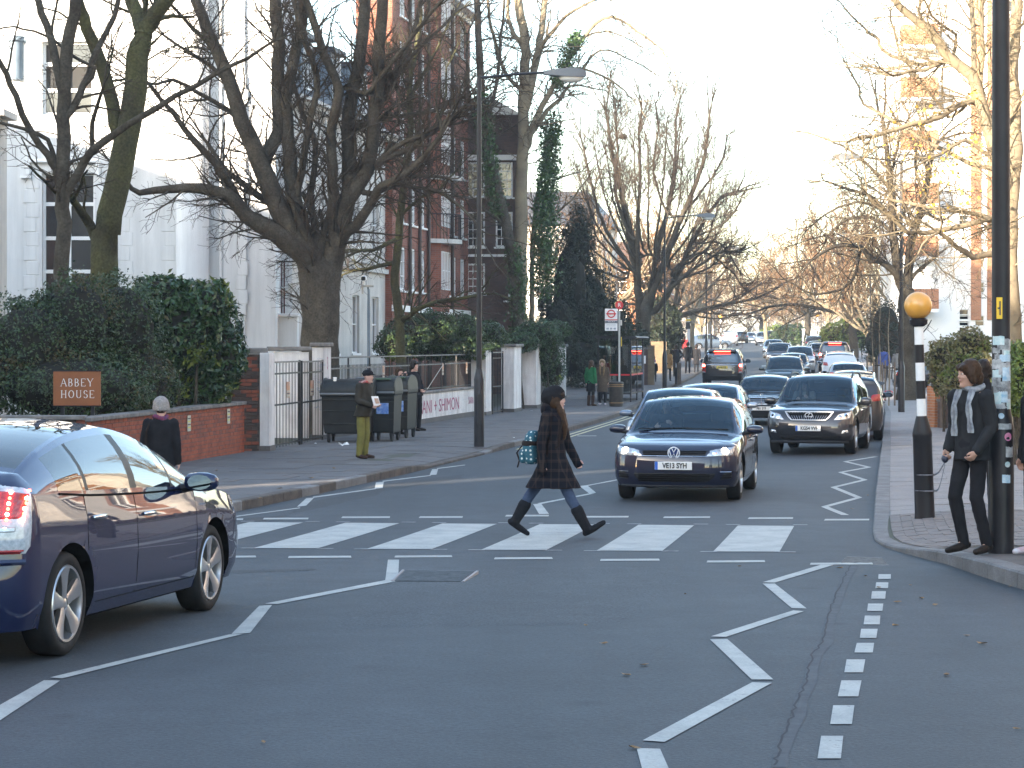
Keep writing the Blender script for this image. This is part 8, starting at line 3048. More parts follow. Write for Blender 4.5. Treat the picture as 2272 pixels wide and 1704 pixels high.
def person(label, loc, rz, H=1.75, J=None, coat=None, legs=M_cblack, shoe=M_shoe, hair=None, skin=M_skin, vox=.012, hat=None, scarf=None, face=True, boots=None, curl=(.5, .5), extra=None, skirt=None, group=None, hood=None, head_turn=0., wr_=.006, name='person'):
 j = {k: np.array(v, float) for k, v in BASE_J.items()}
 for k, v in (J or {}).items():
  j[k] = np.array(v, float)
 s = H / 1.75
 t = thing(name, label, 'person', loc, rz, group)
 t.scale = (s, s, s)
 vox = vox / s
 hc = j['head']
 fw = np.array((math.sin(head_turn) * 1., -math.cos(head_turn), 0))
 sd = np.array((-fw[1], fw[0], 0))

 def hp(a, b, c):                       # head coordinates: side, forward, up
  return hc + sd * a + fw * b + np.array((0, 0, c))
 # ---- body
 mb = MB()
 rings = []
 for (z, rx, fr, bk) in ((-.122, .022, .075, -.03), (-.108, .042, .083, -.01), (-.085, .055, .083, .03), (-.05, .064, .086, .06), (-.01, .070, .092, .085), (.03, .0735, .094, .096), (.065, .071, .088, .097), (.095, .058, .066, .082), (.112, .036, .036, .05), (.118, .012, .01, .02)):
  rg_ = []
  for k in range(18):
   a = 2 * math.pi * k / 18
   rr = fr if math.sin(a) > 0 else bk
   rg_.append(hp(rx * math.cos(a), rr * math.sin(a) * (1 if math.sin(a) > 0 else 1), z))
  rings.append(rg_)
 mb.loft([r if np.cross(r[1] - r[0], r[2] - r[1])[2] > 0 else r[::-1] for r in rings])
 # nose, brow, chin, cheeks, ears
 mb.loft([[hp(-w_, f_ - .03, z), hp(w_, f_ - .03, z), hp(w_ * .5, f_, z), hp(-w_ * .5, f_, z)] for (z, w_, f_) in ((-.035, .016, .100), (-.028, .017, .113), (-.012, .011, .107), (.015, .009, .097))])
 mb.ell(hp(0, .072, -.104), (.024, .022, .02), 10, 6)
 mb.ell(hp(0, .082, -.058), (.024, .014, .014), 10, 6)
 for q in (-1, 1):
  mb.ell(hp(q * .032, .072, -.03), (.022, .02, .022), 10, 6)
  mb.ell(hp(q * .028, .083, .026), (.024, .012, .008), 10, 6)
  mb.ell(hp(q * .074, -.008, -.01), (.010, .018, .03), 8, 6)
 cap_(mb, j['neck'] + (0, .005, -.04), hc + (0, .015, -.07), .056, .052, 12)
 # thin inner body so that it is one figure
 cap_(mb, j['pelvis'], j['neck'] + (0, 0, -.1), .1, .1, 10)
 for q in 'RL':
  chain(mb, [j['neck'] + (0, 0, -.06), j['sh' + q], j['el' + q], j['wr' + q]], [.05, .045, .036, .026], 8)
  chain(mb, [j['pelvis'], j['hip' + q], j['kn' + q], j['an' + q]], [.09, .07, .045, .026], 8)
  cap_(mb, j['an' + q], j['an' + q] + (j['to' + q] - j['an' + q]) * .45, .022, .016, 8)
  dd = j['wr' + q] - j['el' + q]
  up_ = np.array((0, -1, .0)) if abs(unit(dd)[1]) < .8 else np.array((0, 0, 1))
  hand(mb, j['wr' + q], dd, 1 if q == 'R' else -1, curl[0 if q == 'R' else 1], 1., up_)
 body = obj('body', remesh(mb, min(vox, .009 if vox < .015 else vox), 2), skin, t)
 if face:
  for q in (-1, 1):
   e = obj('eye', MB().ell(hp(q * .03, .0825, .004), (.012, .009, .0065), 8, 6), M_eyew, t, 180)
   obj('iris', MB().ell(hp(q * .03, .0895, .004), (.0055, .004, .0055), 8, 6), M_eye, e, 180)
   obj('eyebrow', MB().tube([hp(q * .014, .094, .026), hp(q * .03, .096, .031), hp(q * .047, .085, .026)], [.003, .0042, .002], 6), (hair or (M_hair_br,))[0], t)
  obj('mouth', MB().tube([hp(-.021, .089, -.058), hp(0, .097, -.060), hp(.021, .089, -.058)], [.003, .006, .003], 6), M_teeth if face == 'smile' else M_lip, t)
  if face == 'smile':
   obj('lower_lip', MB().tube([hp(-.02, .088, -.067), hp(0, .095, -.071), hp(.02, .088, -.067)], [.003, .005, .003], 6), M_lip, t)
 # ---- coat
 if coat:
  mb = MB()
  z0, z1 = coat['hem'], j['neck'][2]
  pz = j['pelvis'][2]
  rings = []
  fl = coat.get('flare', 1.)
  for (z, rx, ry) in ((z0, .178 * fl, .135 * fl), ((z0 + pz) / 2 if z0 < pz else z0 + .03, .172 * (1 + fl) / 2, .132 * (1 + fl) / 2), (max(pz, z0 + .06) + .04, .168, .128), (1.1, .158, .118), (1.28, .178, .128), (1.37, .182, .118), (1.425, .155, .10), (1.465, .09, .085), (1.485, .068, .075)):
   tt = (z - pz) / (1.47 - pz)
   c = j['pelvis'] + (j['neck'] - j['pelvis']) * tt
   k = coat.get('fat', 1.)
   zz = j['pelvis'][2] + (j['neck'][2] - j['pelvis'][2]) * tt
   k2 = 1 + (coat.get('fy', 1.) - 1) * max(0, min(1, (pz + .1 - z) / (pz + .1 - z0 + 1e-6)))
   rings.append(ring((c[0], c[1] + (coat.get('belly', 0) * -math.exp(-((z - 1.08) / .16) ** 2)), zz), rx * k, ry * k * k2))
  mb.loft(rings)
  for q in 'RL':
   k = coat.get('arm', 1.)
   e = j['wr' + q] + (j['wr' + q] - j['el' + q]) * coat.get('cuff', .02)
   chain(mb, [j['sh' + q], j['el' + q], e], [.070 * k, .056 * k, .045 * k], 10)
  if coat.get('collar'):
   c = j['neck']
   mb.loft([ring((c[0], c[1] + .01, c[2] - .03), .085, .09), ring((c[0], c[1] + .015, c[2] + .03), .078, .085), ring((c[0], c[1] + .015, c[2] + .05), .07, .078)])
  if coat.get('hood'):
   mb.ell(j['neck'] + (0, .085, .02), (.12, .07, .10), 12, 8)
  obj('coat', remesh(mb, vox, 3, wr_, 8., hash(label) % 50), coat['m'], t)
 # ---- legs
 mb = MB()
 lw = (skirt or {}).get('w', 1.)
 cap_(mb, j['pelvis'] + (0, 0, .03), j['pelvis'] + (0, 0, -.03), .135, .13, 14)
 for q in 'RL':
  chain(mb, [j['hip' + q], j['kn' + q], j['an' + q] + (0, 0, .0)], [.084, .064 * lw, .052 * lw], 12)
 obj('trousers', remesh(mb, vox, 3, wr_, 9., 3.), legs, t)
 if skirt and skirt.get('m'):
  mb = MB().loft([ring((0, 0, z), a, b) for z, a, b in ((skirt['hem'], .2, .16), (.8, .185, .14), (1.0, .15, .12))])
  obj('skirt', remesh(mb, vox, 2), skirt['m'], t)
 # ---- shoes
 for q in 'RL':
  mb = MB()
  a, to = j['an' + q], j['to' + q]
  d = unit(to - a)
  dn = unit(np.array((0, 0, -1.)) - d * float(-d[2]))
  heel = a - d * .035 + dn * .045
  fore = unit(to + dn * .0 - heel)
  cap_(mb, heel, heel + fore * .10, .036, .042, 10)
  cap_(mb, heel + fore * .10, to + fore * .01, .042, .030, 10)
  cap_(mb, a + (0, 0, .01), heel + fore * .03, .044, .04, 10)
  if boots:
   top = a + (j['kn' + q] - a) * boots
   chain(mb, [a, a + (top - a) * .5, top], [.058, .066, .075], 12)
  obj('shoe' if not boots else 'boot', remesh(mb, min(vox, .01), 2, .003 if boots else 0), shoe, t)
 # ---- hair, hat, hood, scarf
 if hair:
  m_, style = hair
  mb = MB()
  mb.ell(hp(0, -.02, .034), (.094, .110, .108), 16, 12)
  if style in ('bowl', 'long', 'shoulder'):
   for q in (-1, 1):
    mb.ell(hp(q * .068, -.012, -.005), (.036, .068, .085 if style == 'bowl' else .105), 10, 8)
   mb.ell(hp(0, -.075, -.04), (.078, .05, .09), 10, 8)
   for k in range(5):
    mb.ell(hp(-.056 + .028 * k, .07, .056 + (.006 if k in (1, 3) else 0)), (.027, .036, .036), 8, 6)
  if style in ('long', 'shoulder'):
   ln = .34 if style == 'long' else .2
   for q in (-1, 1):
    chain(mb, [hp(q * .07, .02, -.04), hp(q * .085, .06, -.15), hp(q * .075, .10, -.15 - ln * .5), hp(q * .06, .09, -.12 - ln)], [.03, .04, .042, .02], 8)
   chain(mb, [hp(0, -.08, -.04), hp(0, -.085, -.22)], [.07, .05], 10)
  obj('hair', remesh(mb, min(vox, .011), 2, .006, 26.), m_, t)
  if style == 'bowl':
   pass
 if hat:
  m_, style = hat
  mb = MB()
  if style == 'beanie':
   mb.ell(hp(0, -.014, .05), (.108, .126, .118), 16, 10)
   mb.loft([ring(hp(0, -.010, z), a, b) for z, a, b in ((-.03, .108, .124), (.0, .114, .13), (.04, .112, .128))])
  elif style == 'slouch':
   mb.ell(hp(0, -.015, .055), (.106, .122, .112), 16, 10)
   mb.ell(hp(0, -.085, .025), (.108, .095, .115), 14, 10)
   mb.ell(hp(0, -.06, -.03), (.09, .06, .07), 12, 8)
  elif style == 'cap':
   mb.ell(hp(0, -.01, .06), (.098, .116, .075), 16, 10)
   mb.ell(hp(0, .09, .035), (.07, .07, .012), 14, 6)
  obj('hat', remesh(mb, min(vox, .012), 2, .003, 18.), m_, t)
 if hood:
  mb = MB().tube([hp(.098 * math.cos(a), .05 + .02 * math.sin(a), .01 + .125 * math.sin(a)) for a in np.linspace(0, 2 * math.pi, 17)], .032, 8, cap=False)
  mb.ell(hp(0, -.045, .02), (.11, .085, .13), 14, 10)
  obj('hood', remesh(mb, min(vox, .014), 2, .01, 30.), hood, t)
 if scarf:
  m_, hang = scarf
  c = j['neck']
  mb = MB()
  mb.tube([(c[0] + .078 * math.cos(a), c[1] + .01 + .088 * math.sin(a), c[2] + .012 + .016 * math.sin(a * 2)) for a in np.linspace(0, 2 * math.pi, 21)], .032, 8, cap=False)
  obj('scarf', remesh(mb, .012, 2, .008, 22.), m_, t)
  if hang:
   for q, ln in ((-1, hang), (1, hang * .92)):
    G_ = []
    for i in range(13):
     u_ = i / 12
     z = c[2] - .0 - ln * u_
     y_ = -.085 - .075 * min(1, u_ * 3) + .03 * u_
     wd = .05 + .012 * math.sin(i * 1.3)
     xx = q * (.075 + .02 * u_)
     G_.append([(xx + wd * (v - .5) * 2 * .5, y_ - .012 * math.cos(v * 9) + c[1], z) for v in np.linspace(0, 1, 7)])
    obj('scarf_end', MB().grid(G_), m_, t, 180)
 if extra:
  extra(t, j, hp)
 return t


# ---- plaid coat for the woman on the crossing
M_plaid = mat('plaid_coat', (.02, .022, .03), rough=.95, spec=.1)
N_, K_, b_ = nodes_of(M_plaid)
co_ = N_.new('ShaderNodeTexCoord').outputs['Object']
sep = N_.new('ShaderNodeSeparateXYZ')
K_.new(co_, sep.inputs[0])


def plaid_line(src, freq, ph, lo):
 m1 = N_.new('ShaderNodeMath')
 m1.operation = 'MULTIPLY_ADD'
 K_.new(src, m1.inputs[0])
 m1.inputs[1].default_value = freq
 m1.inputs[2].default_value = ph
 m2 = N_.new('ShaderNodeMath')
 m2.operation = 'SINE'
 K_.new(m1.outputs[0], m2.inputs[0])
 m3 = N_.new('ShaderNodeMapRange')
 m3.inputs['From Min'].default_value = lo
 m3.inputs['From Max'].default_value = 1.
 K_.new(m2.outputs[0], m3.inputs['Value'])
 return m3.outputs[0]


def addn(a, b):
 m = N_.new('ShaderNodeMath')
 m.operation = 'ADD'
 K_.new(a, m.inputs[0])
 K_.new(b, m.inputs[1])
 return m.outputs[0]


hlin = addn(plaid_line(sep.outputs[2], 58, 0, .7), plaid_line(sep.outputs[2], 58, 1.1, .93))
vlin = addn(plaid_line(sep.outputs[1], 70, .6, .72), plaid_line(sep.outputs[0], 70, 0, .85))
tot = addn(hlin, vlin)
mx_ = N_.new('ShaderNodeMix')
mx_.data_type = 'RGBA'
mx_.inputs[6].default_value = (.008, .009, .014, 1)
mx_.inputs[7].default_value = (.038, .028, .025, 1)
mr_ = N_.new('ShaderNodeMapRange')
mr_.inputs['From Max'].default_value = 1.7
K_.new(tot, mr_.inputs['Value'])
K_.new(mr_.outputs[0], mx_.inputs[0])
K_.new(mx_.outputs[2], b_.inputs['Base Color'])
# dotted teal rucksack
M_dots = mat('dotted_canvas', (.03, .13, .17), rough=.85)
N2, K2, b2 = nodes_of(M_dots)
v_ = N2.new('ShaderNodeTexVoronoi')
v_.inputs['Scale'].default_value = 21
v_.inputs['Randomness'].default_value = .35
K2.new(N2.new('ShaderNodeTexCoord').outputs['Object'], v_.inputs['Vector'])
cr_ = N2.new('ShaderNodeMapRange')
cr_.inputs['From Min'].default_value = .30
cr_.inputs['From Max'].default_value = .24
K2.new(v_.outputs['Distance'], cr_.inputs['Value'])
m2_ = N2.new('ShaderNodeMix')
m2_.data_type = 'RGBA'
m2_.inputs[6].default_value = (.02, .10, .14, 1)
m2_.inputs[7].default_value = (.62, .66, .62, 1)
K2.new(cr_.outputs[0], m2_.inputs[0])
K2.new(m2_.outputs[2], b2.inputs['Base Color'])
M_strap = mat('strap_dark', (.02, .014, .012), rough=.8, spec=.12)

wq = gd(1228, 1191, 0)
K = 1.66 / 1.75


def sc_(f, z, x=0.):            # forward metres, height metres -> joint in unscaled figure
 return (x / K, -f / K, z / K)


WJ = dict(pelvis=sc_(.0, .84), neck=sc_(.005, 1.385), head=sc_(.03, 1.515), shR=sc_(-.06, 1.325, -.165), shL=sc_(.06, 1.325, .165), elR=sc_(-.12, 1.05, -.2), wrR=sc_(-.115, .80, -.19), elL=sc_(.12, 1.06, .21), wrL=sc_(.235, .84, .2),
   hipR=sc_(.02, .80, -.065), hipL=sc_(-.02, .80, .065), knR=sc_(.20, .42, -.09), anR=sc_(.375, .095, -.09), toR=sc_(.55, .16, -.10), knL=sc_(-.26, .46, .08), anL=sc_(-.43, .16, .08), toL=sc_(-.305, .028, .09))
woman = person('woman in a plaid coat and black beanie striding over the zebra crossing', (wq[0], wq[1], gz(wq[1]) + .006), R(85), 1.66, WJ, dict(hem=.56, m=M_plaid, flare=1.22, fy=1.9, fat=1.06, collar=True, hood=True, cuff=.28, arm=1.08), M_denim, M_boot, (M_hair_br, 'long'), M_skin2, .010, (M_cblack, 'slouch'), boots=.62, face='smile', curl=(.6, .6))
bp = thing('rucksack', 'teal canvas rucksack with white dots on the walking woman', 'rucksack', (wq[0], wq[1], gz(wq[1]) + .006), R(85))
mb = MB()
mb.loft([ring((0, .245 + o_, z), rx, ry, 16) for z, rx, ry, o_ in ((.80, .10, .06, 0), (.83, .135, .085, .0), (.93, .145, .10, .01), (1.02, .14, .09, 0), (1.12, .125, .075, -.01), (1.17, .08, .05, -.02))])
obj('bag', remesh(mb, .012, 3, .004), M_dots, bp)
obj('pocket', remesh(MB().loft([ring((0, .335, z), rx, ry, 14) for z, rx, ry in ((.81, .07, .03), (.84, .095, .045), (.93, .095, .045), (.96, .08, .03))]), .011, 2), M_dots, bp)
obj('flap', remesh(MB().loft([ring((0, .25, z), rx, ry, 14) for z, rx, ry in ((1.0, .145, .1), (1.03, .15, .105), (1.06, .14, .095))]), .012, 2), M_strap, bp)
for sx in (-.09, .09):
 obj('strap', MB().tube([(sx, .16, 1.15), (sx * 1.2, .06, 1.34), (sx * 1.3, -.10, 1.28), (sx * 1.6, -.06, 1.0), (sx * 1.5, .13, .88)], .016, 6), M_strap, bp)
for x in (-.03, .05):
 obj('cord', MB().tube([(x, .35, 1.0), (x + .02, .41, .92), (x + .01, .38, .84), (x, .40, .76)], .006, 5), M_strap, bp)

# ---- man leaning by the stickered column
mq = gd(2152, 1228, .125)
MJ = dict(pelvis=(0, .03, .95), neck=(0, .03, 1.475), head=(0, -.015, 1.61), elR=(-.225, .06, 1.15), wrR=(-.20, -.07, .93), elL=(.225, .03, 1.14), wrL=(.16, -.10, .93), hipR=(-.085, .03, .92), hipL=(.085, .03, .92),
   knR=(-.10, -.09, .51), anR=(-.09, .02, .10), toR=(-.11, -.16, .032), knL=(.09, -.02, .5), anL=(.11, .10, .09), toL=(.14, -.08, .032))
M_scarf = mat('scarf_grey', (.36, .38, .40), (.15, .165, .19), rough=.95, ns=14, spec=.12)
man = person('man in a dark jacket and pale striped scarf leaning beside the column', mq, R(-52), 1.80, MJ, dict(hem=.84, m=M_cjack, flare=1.06, collar=True, cuff=-.02, arm=1.05), M_cblack, M_shoe, (M_hair_br, 'bowl'), M_skin, .010, scarf=(M_scarf, .42), curl=(1.0, .7), head_turn=R(-22))
bpy.context.view_layer.update()
M_leash = mat('leash_webbing', (.03, .03, .035), (.2, .2, .22), rough=.7, ns=12)
M_reel = mat('leash_reel', (.03, .035, .06), rough=.4)
hw_ = man.matrix_world @ Vector((-.19, -.115, .85))
ls = thing('dog_leash', 'dark webbing leash from the man\'s hand round the beacon base', 'leash', tuple(hw_))
obj('reel', remesh(MB().ell((0, 0, 0), (.035, .055, .045), 12, 8), .01, 2), M_reel, ls)
be = Vector((bq[0] + .11, bq[1] - .03, bq[2]))
for (h0, h1, sag) in ((.50, -.03, .03), (.31, -.05, .09)):
 a, b = Vector((0, 0, h1)), be + Vector((0, 0, h0)) - hw_
 pts = []
 for i in range(13):
  u_ = i / 12
  p = a.lerp(b, u_)
  p.z -= sag * math.sin(math.pi * u_)
  pts.append(p)
 G_ = [[(p[0], p[1], p[2] - .011), (p[0], p[1] + .008, p[2] + .011)] for p in pts]
 obj('webbing', MB().grid(G_), M_leash, ls)
 obj('loop', MB().tube([(be.x - hw_.x - .11 + .121 * math.cos(a_), be.y - hw_.y + .03 + .121 * math.sin(a_), be.z - hw_.z + h0) for a_ in np.linspace(0, 2 * math.pi, 21)], .009, 5, cap=False), M_leash, ls)
q = gd(2190, 1130, .125)
person('dark-haired person in a black coat with their back turned behind the leaning man', (xp(2182, 27), 27, gz(27) + .125), R(165), 1.86, None, dict(hem=.75, m=M_cblack, flare=1.05, collar=True), M_cblack, M_shoe, (M_hair_dk, 'bowl'), M_skin, .014, face=False)
q = gd(2296, 1232, .125)
person('person in a dark jacket and white trainers at the pavement corner', (q[0] + .03, q[1], q[2]), R(-70), 1.74, None, dict(hem=.84, m=M_cjack, flare=1.05), M_denim_dk, M_sneak, (M_hair_dk, 'bowl'), M_skin, .014)

# ---- by the bins
kq = gd(805, 1017, .13)
KJ = dict(neck=(0, -.05, 1.45), head=(0, -.12, 1.575), shR=(-.18, -.04, 1.39), shL=(.18, -.04, 1.39), elR=(-.245, -.04, 1.12), wrR=(-.12, -.25, 1.03), elL=(.245, -.06, 1.12), wrL=(.10, -.27, 1.03))


def leaflet(t, j, hp):
 o = obj('leaflet', MB().add([(-.13, -.33, 1.02), (.05, -.37, 1.02), (.05, -.31, 1.20), (-.13, -.27, 1.20)], [(0, 1, 2, 3)]).add([(.05, -.37, 1.02), (.15, -.3, 1.03), (.15, -.25, 1.2), (.05, -.31, 1.2)], [(0, 1, 2, 3)]), M_swhite, t)
 obj('picture', MB().add([(-.09, -.347, 1.06), (.02, -.37, 1.06), (.02, -.333, 1.16), (-.09, -.312, 1.16)], [(0, 1, 2, 3)]), M_poster, o)


M_scarfr = mat('scarf_red', (.45, .04, .04), (.4, .3, .28), rough=.9, ns=10, spec=.12)
person('elderly man in khaki trousers reading a leaflet on the pavement', kq, R(62), 1.72, KJ, dict(hem=.80, m=M_olive, flare=1.1, fat=1.12, belly=.05, arm=1.15, collar=True), M_khaki, M_shoeb, None, M_skin2, .013, (M_cblack, 'cap'), scarf=(M_scarfr, .0), skirt=dict(w=1.2), extra=leaflet, head_turn=R(10))
lq = gd(925, 956, .13)
LJ = dict(pelvis=(0, .0, .93), neck=(-.02, .10, 1.44), head=(-.02, .06, 1.60), shR=(-.19, .10, 1.38), shL=(.17, .10, 1.38), elR=(-.2, .10, 1.12), wrR=(-.06, -.12, 1.0), elL=(.22, .02, 1.1), wrL=(.06, -.14, .98))
person('smiling man in black leaning back against the railing beside the bins', lq, R(58), 1.82, LJ, dict(hem=.86, m=M_cblack, flare=1.05), M_cblack, M_shoe, (M_hair_dk, 'bowl'), M_skin2, .014, face='smile')
sk = thing('selfie_stick', 'thin pale pole held up over the railing by the leaning man', 'pole', (lq[0] + .25, lq[1] + .2, lq[2] + 1.05))
obj('rod', MB().tube([(0, 0, 0), (.42, .3, .66)], .008, 6), M_pgrey, sk)
obj('holder', MB().box((.43, .3, .69), (.04, .03, .09), ch=.006), M_black, sk)
PJ = dict(elR=(-.23, -.12, 1.22), wrR=(-.07, -.20, 1.5), elL=(.23, -.12, 1.22), wrL=(.08, -.2, 1.5))
person('brown-haired woman taking a photograph behind the bins', (xp(884, 52), 52, gz(52) + .13), R(40), 1.66, PJ, dict(hem=.75, m=M_cblack), M_cblack, M_shoe, (M_hair_br, 'shoulder'), M_skin2, .014, extra=lambda t, j, hp: obj('camera', MB().box((0, -.24, 1.55), (.13, .06, .08), ch=.01), M_black, t))
# ---- woman with the grey knitted hat beyond the blue car
M_knit = mat('grey_knit', (.36, .33, .31), (.26, .24, .22), rough=1, ns=40, bump=.6, bs=70, spec=.12)
M_check = mat('check_scarf', (.25, .05, .08), (.05, .05, .12), rough=.95, ns=22, spec=.12)
person('person in a grey knitted hat and black coat seen from behind by the brick wall', (xp(357, 23), 23, gz(23) + .13), R(172), 1.42, dict(head=(0, -.02, 1.6)), dict(hem=.5, m=M_cblack, flare=1.2, fat=1.08, hood=False), M_cblack, M_boot, (M_hair_br, 'crop'), M_skin2, .013, (M_knit, 'beanie'), scarf=(M_check, 0), face=False,
  extra=lambda t, j, hp: (obj('shoulder_bag', remesh(MB().loft([ring((.2, .13, z), a, b) for z, a, b in ((.62, .10, .06), (.68, .15, .09), (.85, .15, .1), (1.0, .10, .07), (1.08, .04, .03))]), .014, 3, .01), M_strap, t), obj('bag_strap', MB().tube([(.17, .15, 1.05), (.16, .13, 1.3), (.12, .05, 1.45), (.1, -.08, 1.3)], .016, 6), M_strap, t)))
# ---- bus stop
bx = gd(1312, 905, .12)
person('woman in a green jacket and brown boots waiting at the bus stop', (xp(1311, 76), 76, gz(76) + .12), R(140), 1.64, None, dict(hem=.78, m=M_greenc), M_cblack, M_shoeb, (M_hair_br, 'shoulder'), M_skin2, .018, boots=.7, face=False, skirt=dict(m=M_cblack, hem=.55))
person('woman in a long brown fur-hooded coat waiting at the bus stop', (xp(1337, 77), 77, gz(77) + .12), R(-15), 1.64, None, dict(hem=.5, m=M_parka, flare=1.15, fat=1.1), M_cblack, M_sneak, (M_hair_fair, 'long'), M_skin2, .018, hood=M_fur)
person('person in a bright red jacket sitting inside the bus shelter', (xp(1340, 81.5), 81.5, gz(81.5) + .12), R(150), 1.72, None, dict(hem=.75, m=M_redc, fat=1.15), M_denim_dk, M_shoe, (M_hair_dk, 'bowl'), M_skin, .022, face=False)


def walker(label, px, py, H, rz, coatm, hem=.7, legs=M_cblack, hair=(M_hair_dk, 'bowl'), d=None, **k):
 q = gd(px, py, .12) if d is None else (xp(px, d), d, gz(d) + .12)
 st = .13
 J = dict(knR=(-.09, -.10, .49), anR=(-.09, -st, .10), toR=(-.1, -st - .15, .04), knL=(.09, .0, .48), anL=(.09, st + .06, .13), toL=(.1, st - .06, .03), elR=(-.24, .08, 1.13), wrR=(-.24, .04, .89), elL=(.24, -.02, 1.13), wrL=(.24, -.1, .91))
 return person(label, q, rz, H, J, dict(hem=hem, m=coatm, flare=1.1), legs, k.pop('shoe', M_shoe), hair, M_skin2, .024, face=False, **k)


walker('small child in a purple hat running along the far pavement', 1452, 848, 1.12, R(170), M_cblack, hair=None, hat=(mat('hat_purple', (.13, .05, .2), rough=.9), 'beanie'), scarf=(M_swhite, 0))
walker('woman in a tan coat with a red bag beside the lamp post', 1482, 846, 1.62, R(160), M_orgc, hair=(M_hair_fair, 'shoulder'), extra=lambda t, j, hp: obj('red_bag', remesh(MB().ell((.2, .1, .95), (.1, .14, .2), 10, 8), .03, 1), M_redc, t))
person('person in black with hands on hips on the far pavement', gd(1500, 836, .12), R(175), 1.74, dict(elR=(-.36, .08, 1.18), wrR=(-.2, 0, 1.02), elL=(.36, .08, 1.18), wrL=(.2, 0, 1.02)), dict(hem=.8, m=M_cblack), M_cblack, M_shoe, (M_hair_dk, 'bowl'), M_skin2, .024, face=False)
walker('tall man in a black coat walking away towards the hill', 1526, 829, 1.80, R(172), M_cblack, .75)
walker('woman in a dark knee-length coat walking beside the tall man', 1545, 827, 1.62, R(172), M_cblack, .5)
walker('person in a red coat walking ahead near the far totem', 1519, 795, 1.7, R(170), M_redc, .75)
walker('woman in a white jacket carrying a blue carrier bag down the wide pavement', 2022, 861, 1.66, R(172), M_whitec, .85, legs=M_denim_dk, hair=(M_hair_fair, 'shoulder'), extra=lambda t, j, hp: obj('carrier_bag', remesh(MB().loft([ring((-.3, .02, z), a, b) for z, a, b in ((.42, .13, .06), (.5, .17, .09), (.68, .12, .06), (.82, .04, .03))]), .025, 2), mat('bag_blue', (.1, .42, .7), rough=.4), t))
walker('man in a blue anorak walking past the saplings', 1962, 848, 1.78, R(175), M_bluec, .8, legs=M_denim_dk)
walker('person in an olive jacket walking behind the blue anorak', 1992, 852, 1.74, R(170), M_greyc, .75, legs=M_denim_dk)
walker('dark-coated man approaching on the sunny pavement', 1893, 795, 1.76, R(-8), M_cblack, .8)
walker('woman in black at the garden wall up the hill', 1853, 786, 1.66, R(160), M_cblack, .6)
walker('person in a reddish hat beside the woman in black', 1847, 783, 1.74, R(160), M_greyc, .8, hair=None, hat=(M_redc, 'beanie'))

# ---- drivers behind the windscreens
bpy.context.view_layer.update()


def driver(car, C, label, m, hair):
 zb = float(interp(C.belt, C.L * .45))
 p = car.matrix_world @ Vector((-C.W * .21, C.ws[0] + 1.18 - C.L / 2, zb - .78))
 J = dict(pelvis=(0, .0, .55), neck=(0, .06, 1.05), head=(0, .02, 1.19), shR=(-.18, .05, .99), shL=(.18, .05, .99), elR=(-.22, -.16, .80), wrR=(-.13, -.36, .86), elL=(.22, -.16, .80), wrL=(.12, -.36, .90), hipR=(-.09, -.05, .5), hipL=(.09, -.05, .5), knR=(-.11, -.5, .55), knL=(.11, -.5, .55), anR=(-.11, -.72, .25), anL=(.11, -.72, .25), toR=(-.11, -.9, .22), toL=(.11, -.9, .22))
 o = person(label, p, car.rotation_euler[2], 1.72, J, None, M_cblack, M_shoe, hair, M_skin2, .02)
 mb = MB()
 mb.loft([ring((0, .0 + .06 * (z - .5) / .55, z), a, b) for z, a, b in ((.45, .17, .13), (.65, .165, .12), (.85, .185, .125), (.97, .18, .11), (1.03, .12, .09), (1.06, .07, .07))])
 for q in 'RL':
  chain(mb, [J['sh' + q], J['el' + q], J['wr' + q]], [.068, .055, .045])
 obj('jacket', remesh(mb, .02, 3), m, o)


driver(golf, GOLF, 'driver in a dark top at the wheel of the navy hatchback', M_cjack, (M_hair_dk, 'crop'))
driver(lex, RX, 'driver in a pale top at the wheel of the grey SUV', M_greyc, (M_hair_br, 'shoulder'))
# ================================================================== unseen blocks added to shade the street, and the mansions in the reflections
SA = R(SUN_AZ)


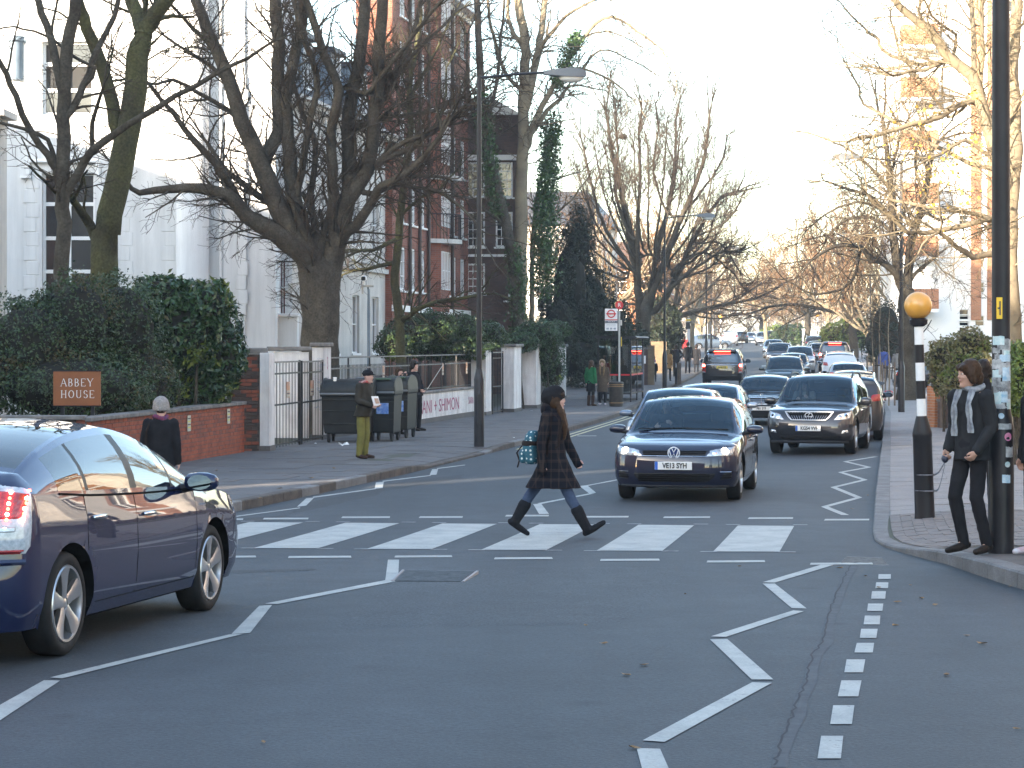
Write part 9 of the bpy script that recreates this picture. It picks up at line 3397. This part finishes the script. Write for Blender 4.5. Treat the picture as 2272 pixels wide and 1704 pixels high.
def sunblock(name, label, n0, n1, t1, dep, h, m, cols_, rows_):
 """a block whose long side faces away from the low sun"""
 u, v = np.array((math.cos(SA), -math.sin(SA))), np.array((math.sin(SA), math.cos(SA)))
 p = u * n0 + v * (t1 - dep)
 return plain_house(name, label, p[0], p[1], n1 - n0, dep, h, m, M_rooftile, cols_, rows_, rz=-SA, roof=0, win=(1.1, 1.7), sides=(1, 2))


sunblock('shade_flats', 'tall unseen brick block added to shade the trees on the left', -42, -23.5, -6, 12, 21, M_brick_org, 6, 6)  # added out of view, height set to keep the left trees shaded
sunblock('shade_mansions', 'unseen brick block added behind the viewpoint to shade the road', -23, -2.5, -20, 12, 16, M_brick_org, 7, 5)  # added shade caster, leaves the big right tree in sun
sunblock('shade_terrace', 'unseen brick block added to shade the right-hand corner', -2, 26, -24, 12, 14, M_brick_red, 8, 4)  # added out of frame to shade the ground on the right
plain_house('shade_stucco', 'unseen stucco block added to shade the lower front of the villa', -46, 36, 20, 16, 12.5, M_stucco, M_rooftile, 5, 4, win=(1.1, 1.7), sides=(0, 1), roof=0)  # added unseen; its height sets the shadow edge on the villa
fm = plain_house('facing_mansions', 'sunlit red brick mansion block facing the crossing', 15.5, 10, 12, 56, 17, M_brick_org, M_rooftile, 4, 6, rz=R(-9.6), roof=1.5, win=(1.3, 1.9), sides=(3,))
for k in range(5):
 obj('white_band', MB().box((-.06, 28, 2.9 + 2.9 * k), (.14, 56, .35)), M_trim, fm)
for k in range(7):
 b = obj('bay', MB().loft([[(0, 4 + 8 * k - 1.6, z), (-1.1, 4 + 8 * k - .9, z), (-1.1, 4 + 8 * k + .9, z), (0, 4 + 8 * k + 1.6, z)][::-1] for z in (.2, 12.5)]), M_cream, fm)

# ================================================================== the winter air
lo = gz(2000) - 1.3
mh_ = bpy.data.materials.new('haze')
mh_.use_nodes = True
nh = mh_.node_tree.nodes
nh.remove(nh['Principled BSDF'])
pv = nh.new('ShaderNodeVolumePrincipled')
pv.inputs['Color'].default_value = (.9, .92, .95, 1)
pv.inputs['Density'].default_value = .00055
pv.inputs['Anisotropy'].default_value = .1
mh_.node_tree.links.new(pv.outputs[0], nh['Material Output'].inputs['Volume'])
tag(obj('haze', MB().box((0, 980, (lo + 29) / 2), (3200, 2260, 29 - lo)), mh_), 'thin pale winter haze filling the street', 'haze', None, 'stuff')

bpy.data.scenes.remove(WORK)
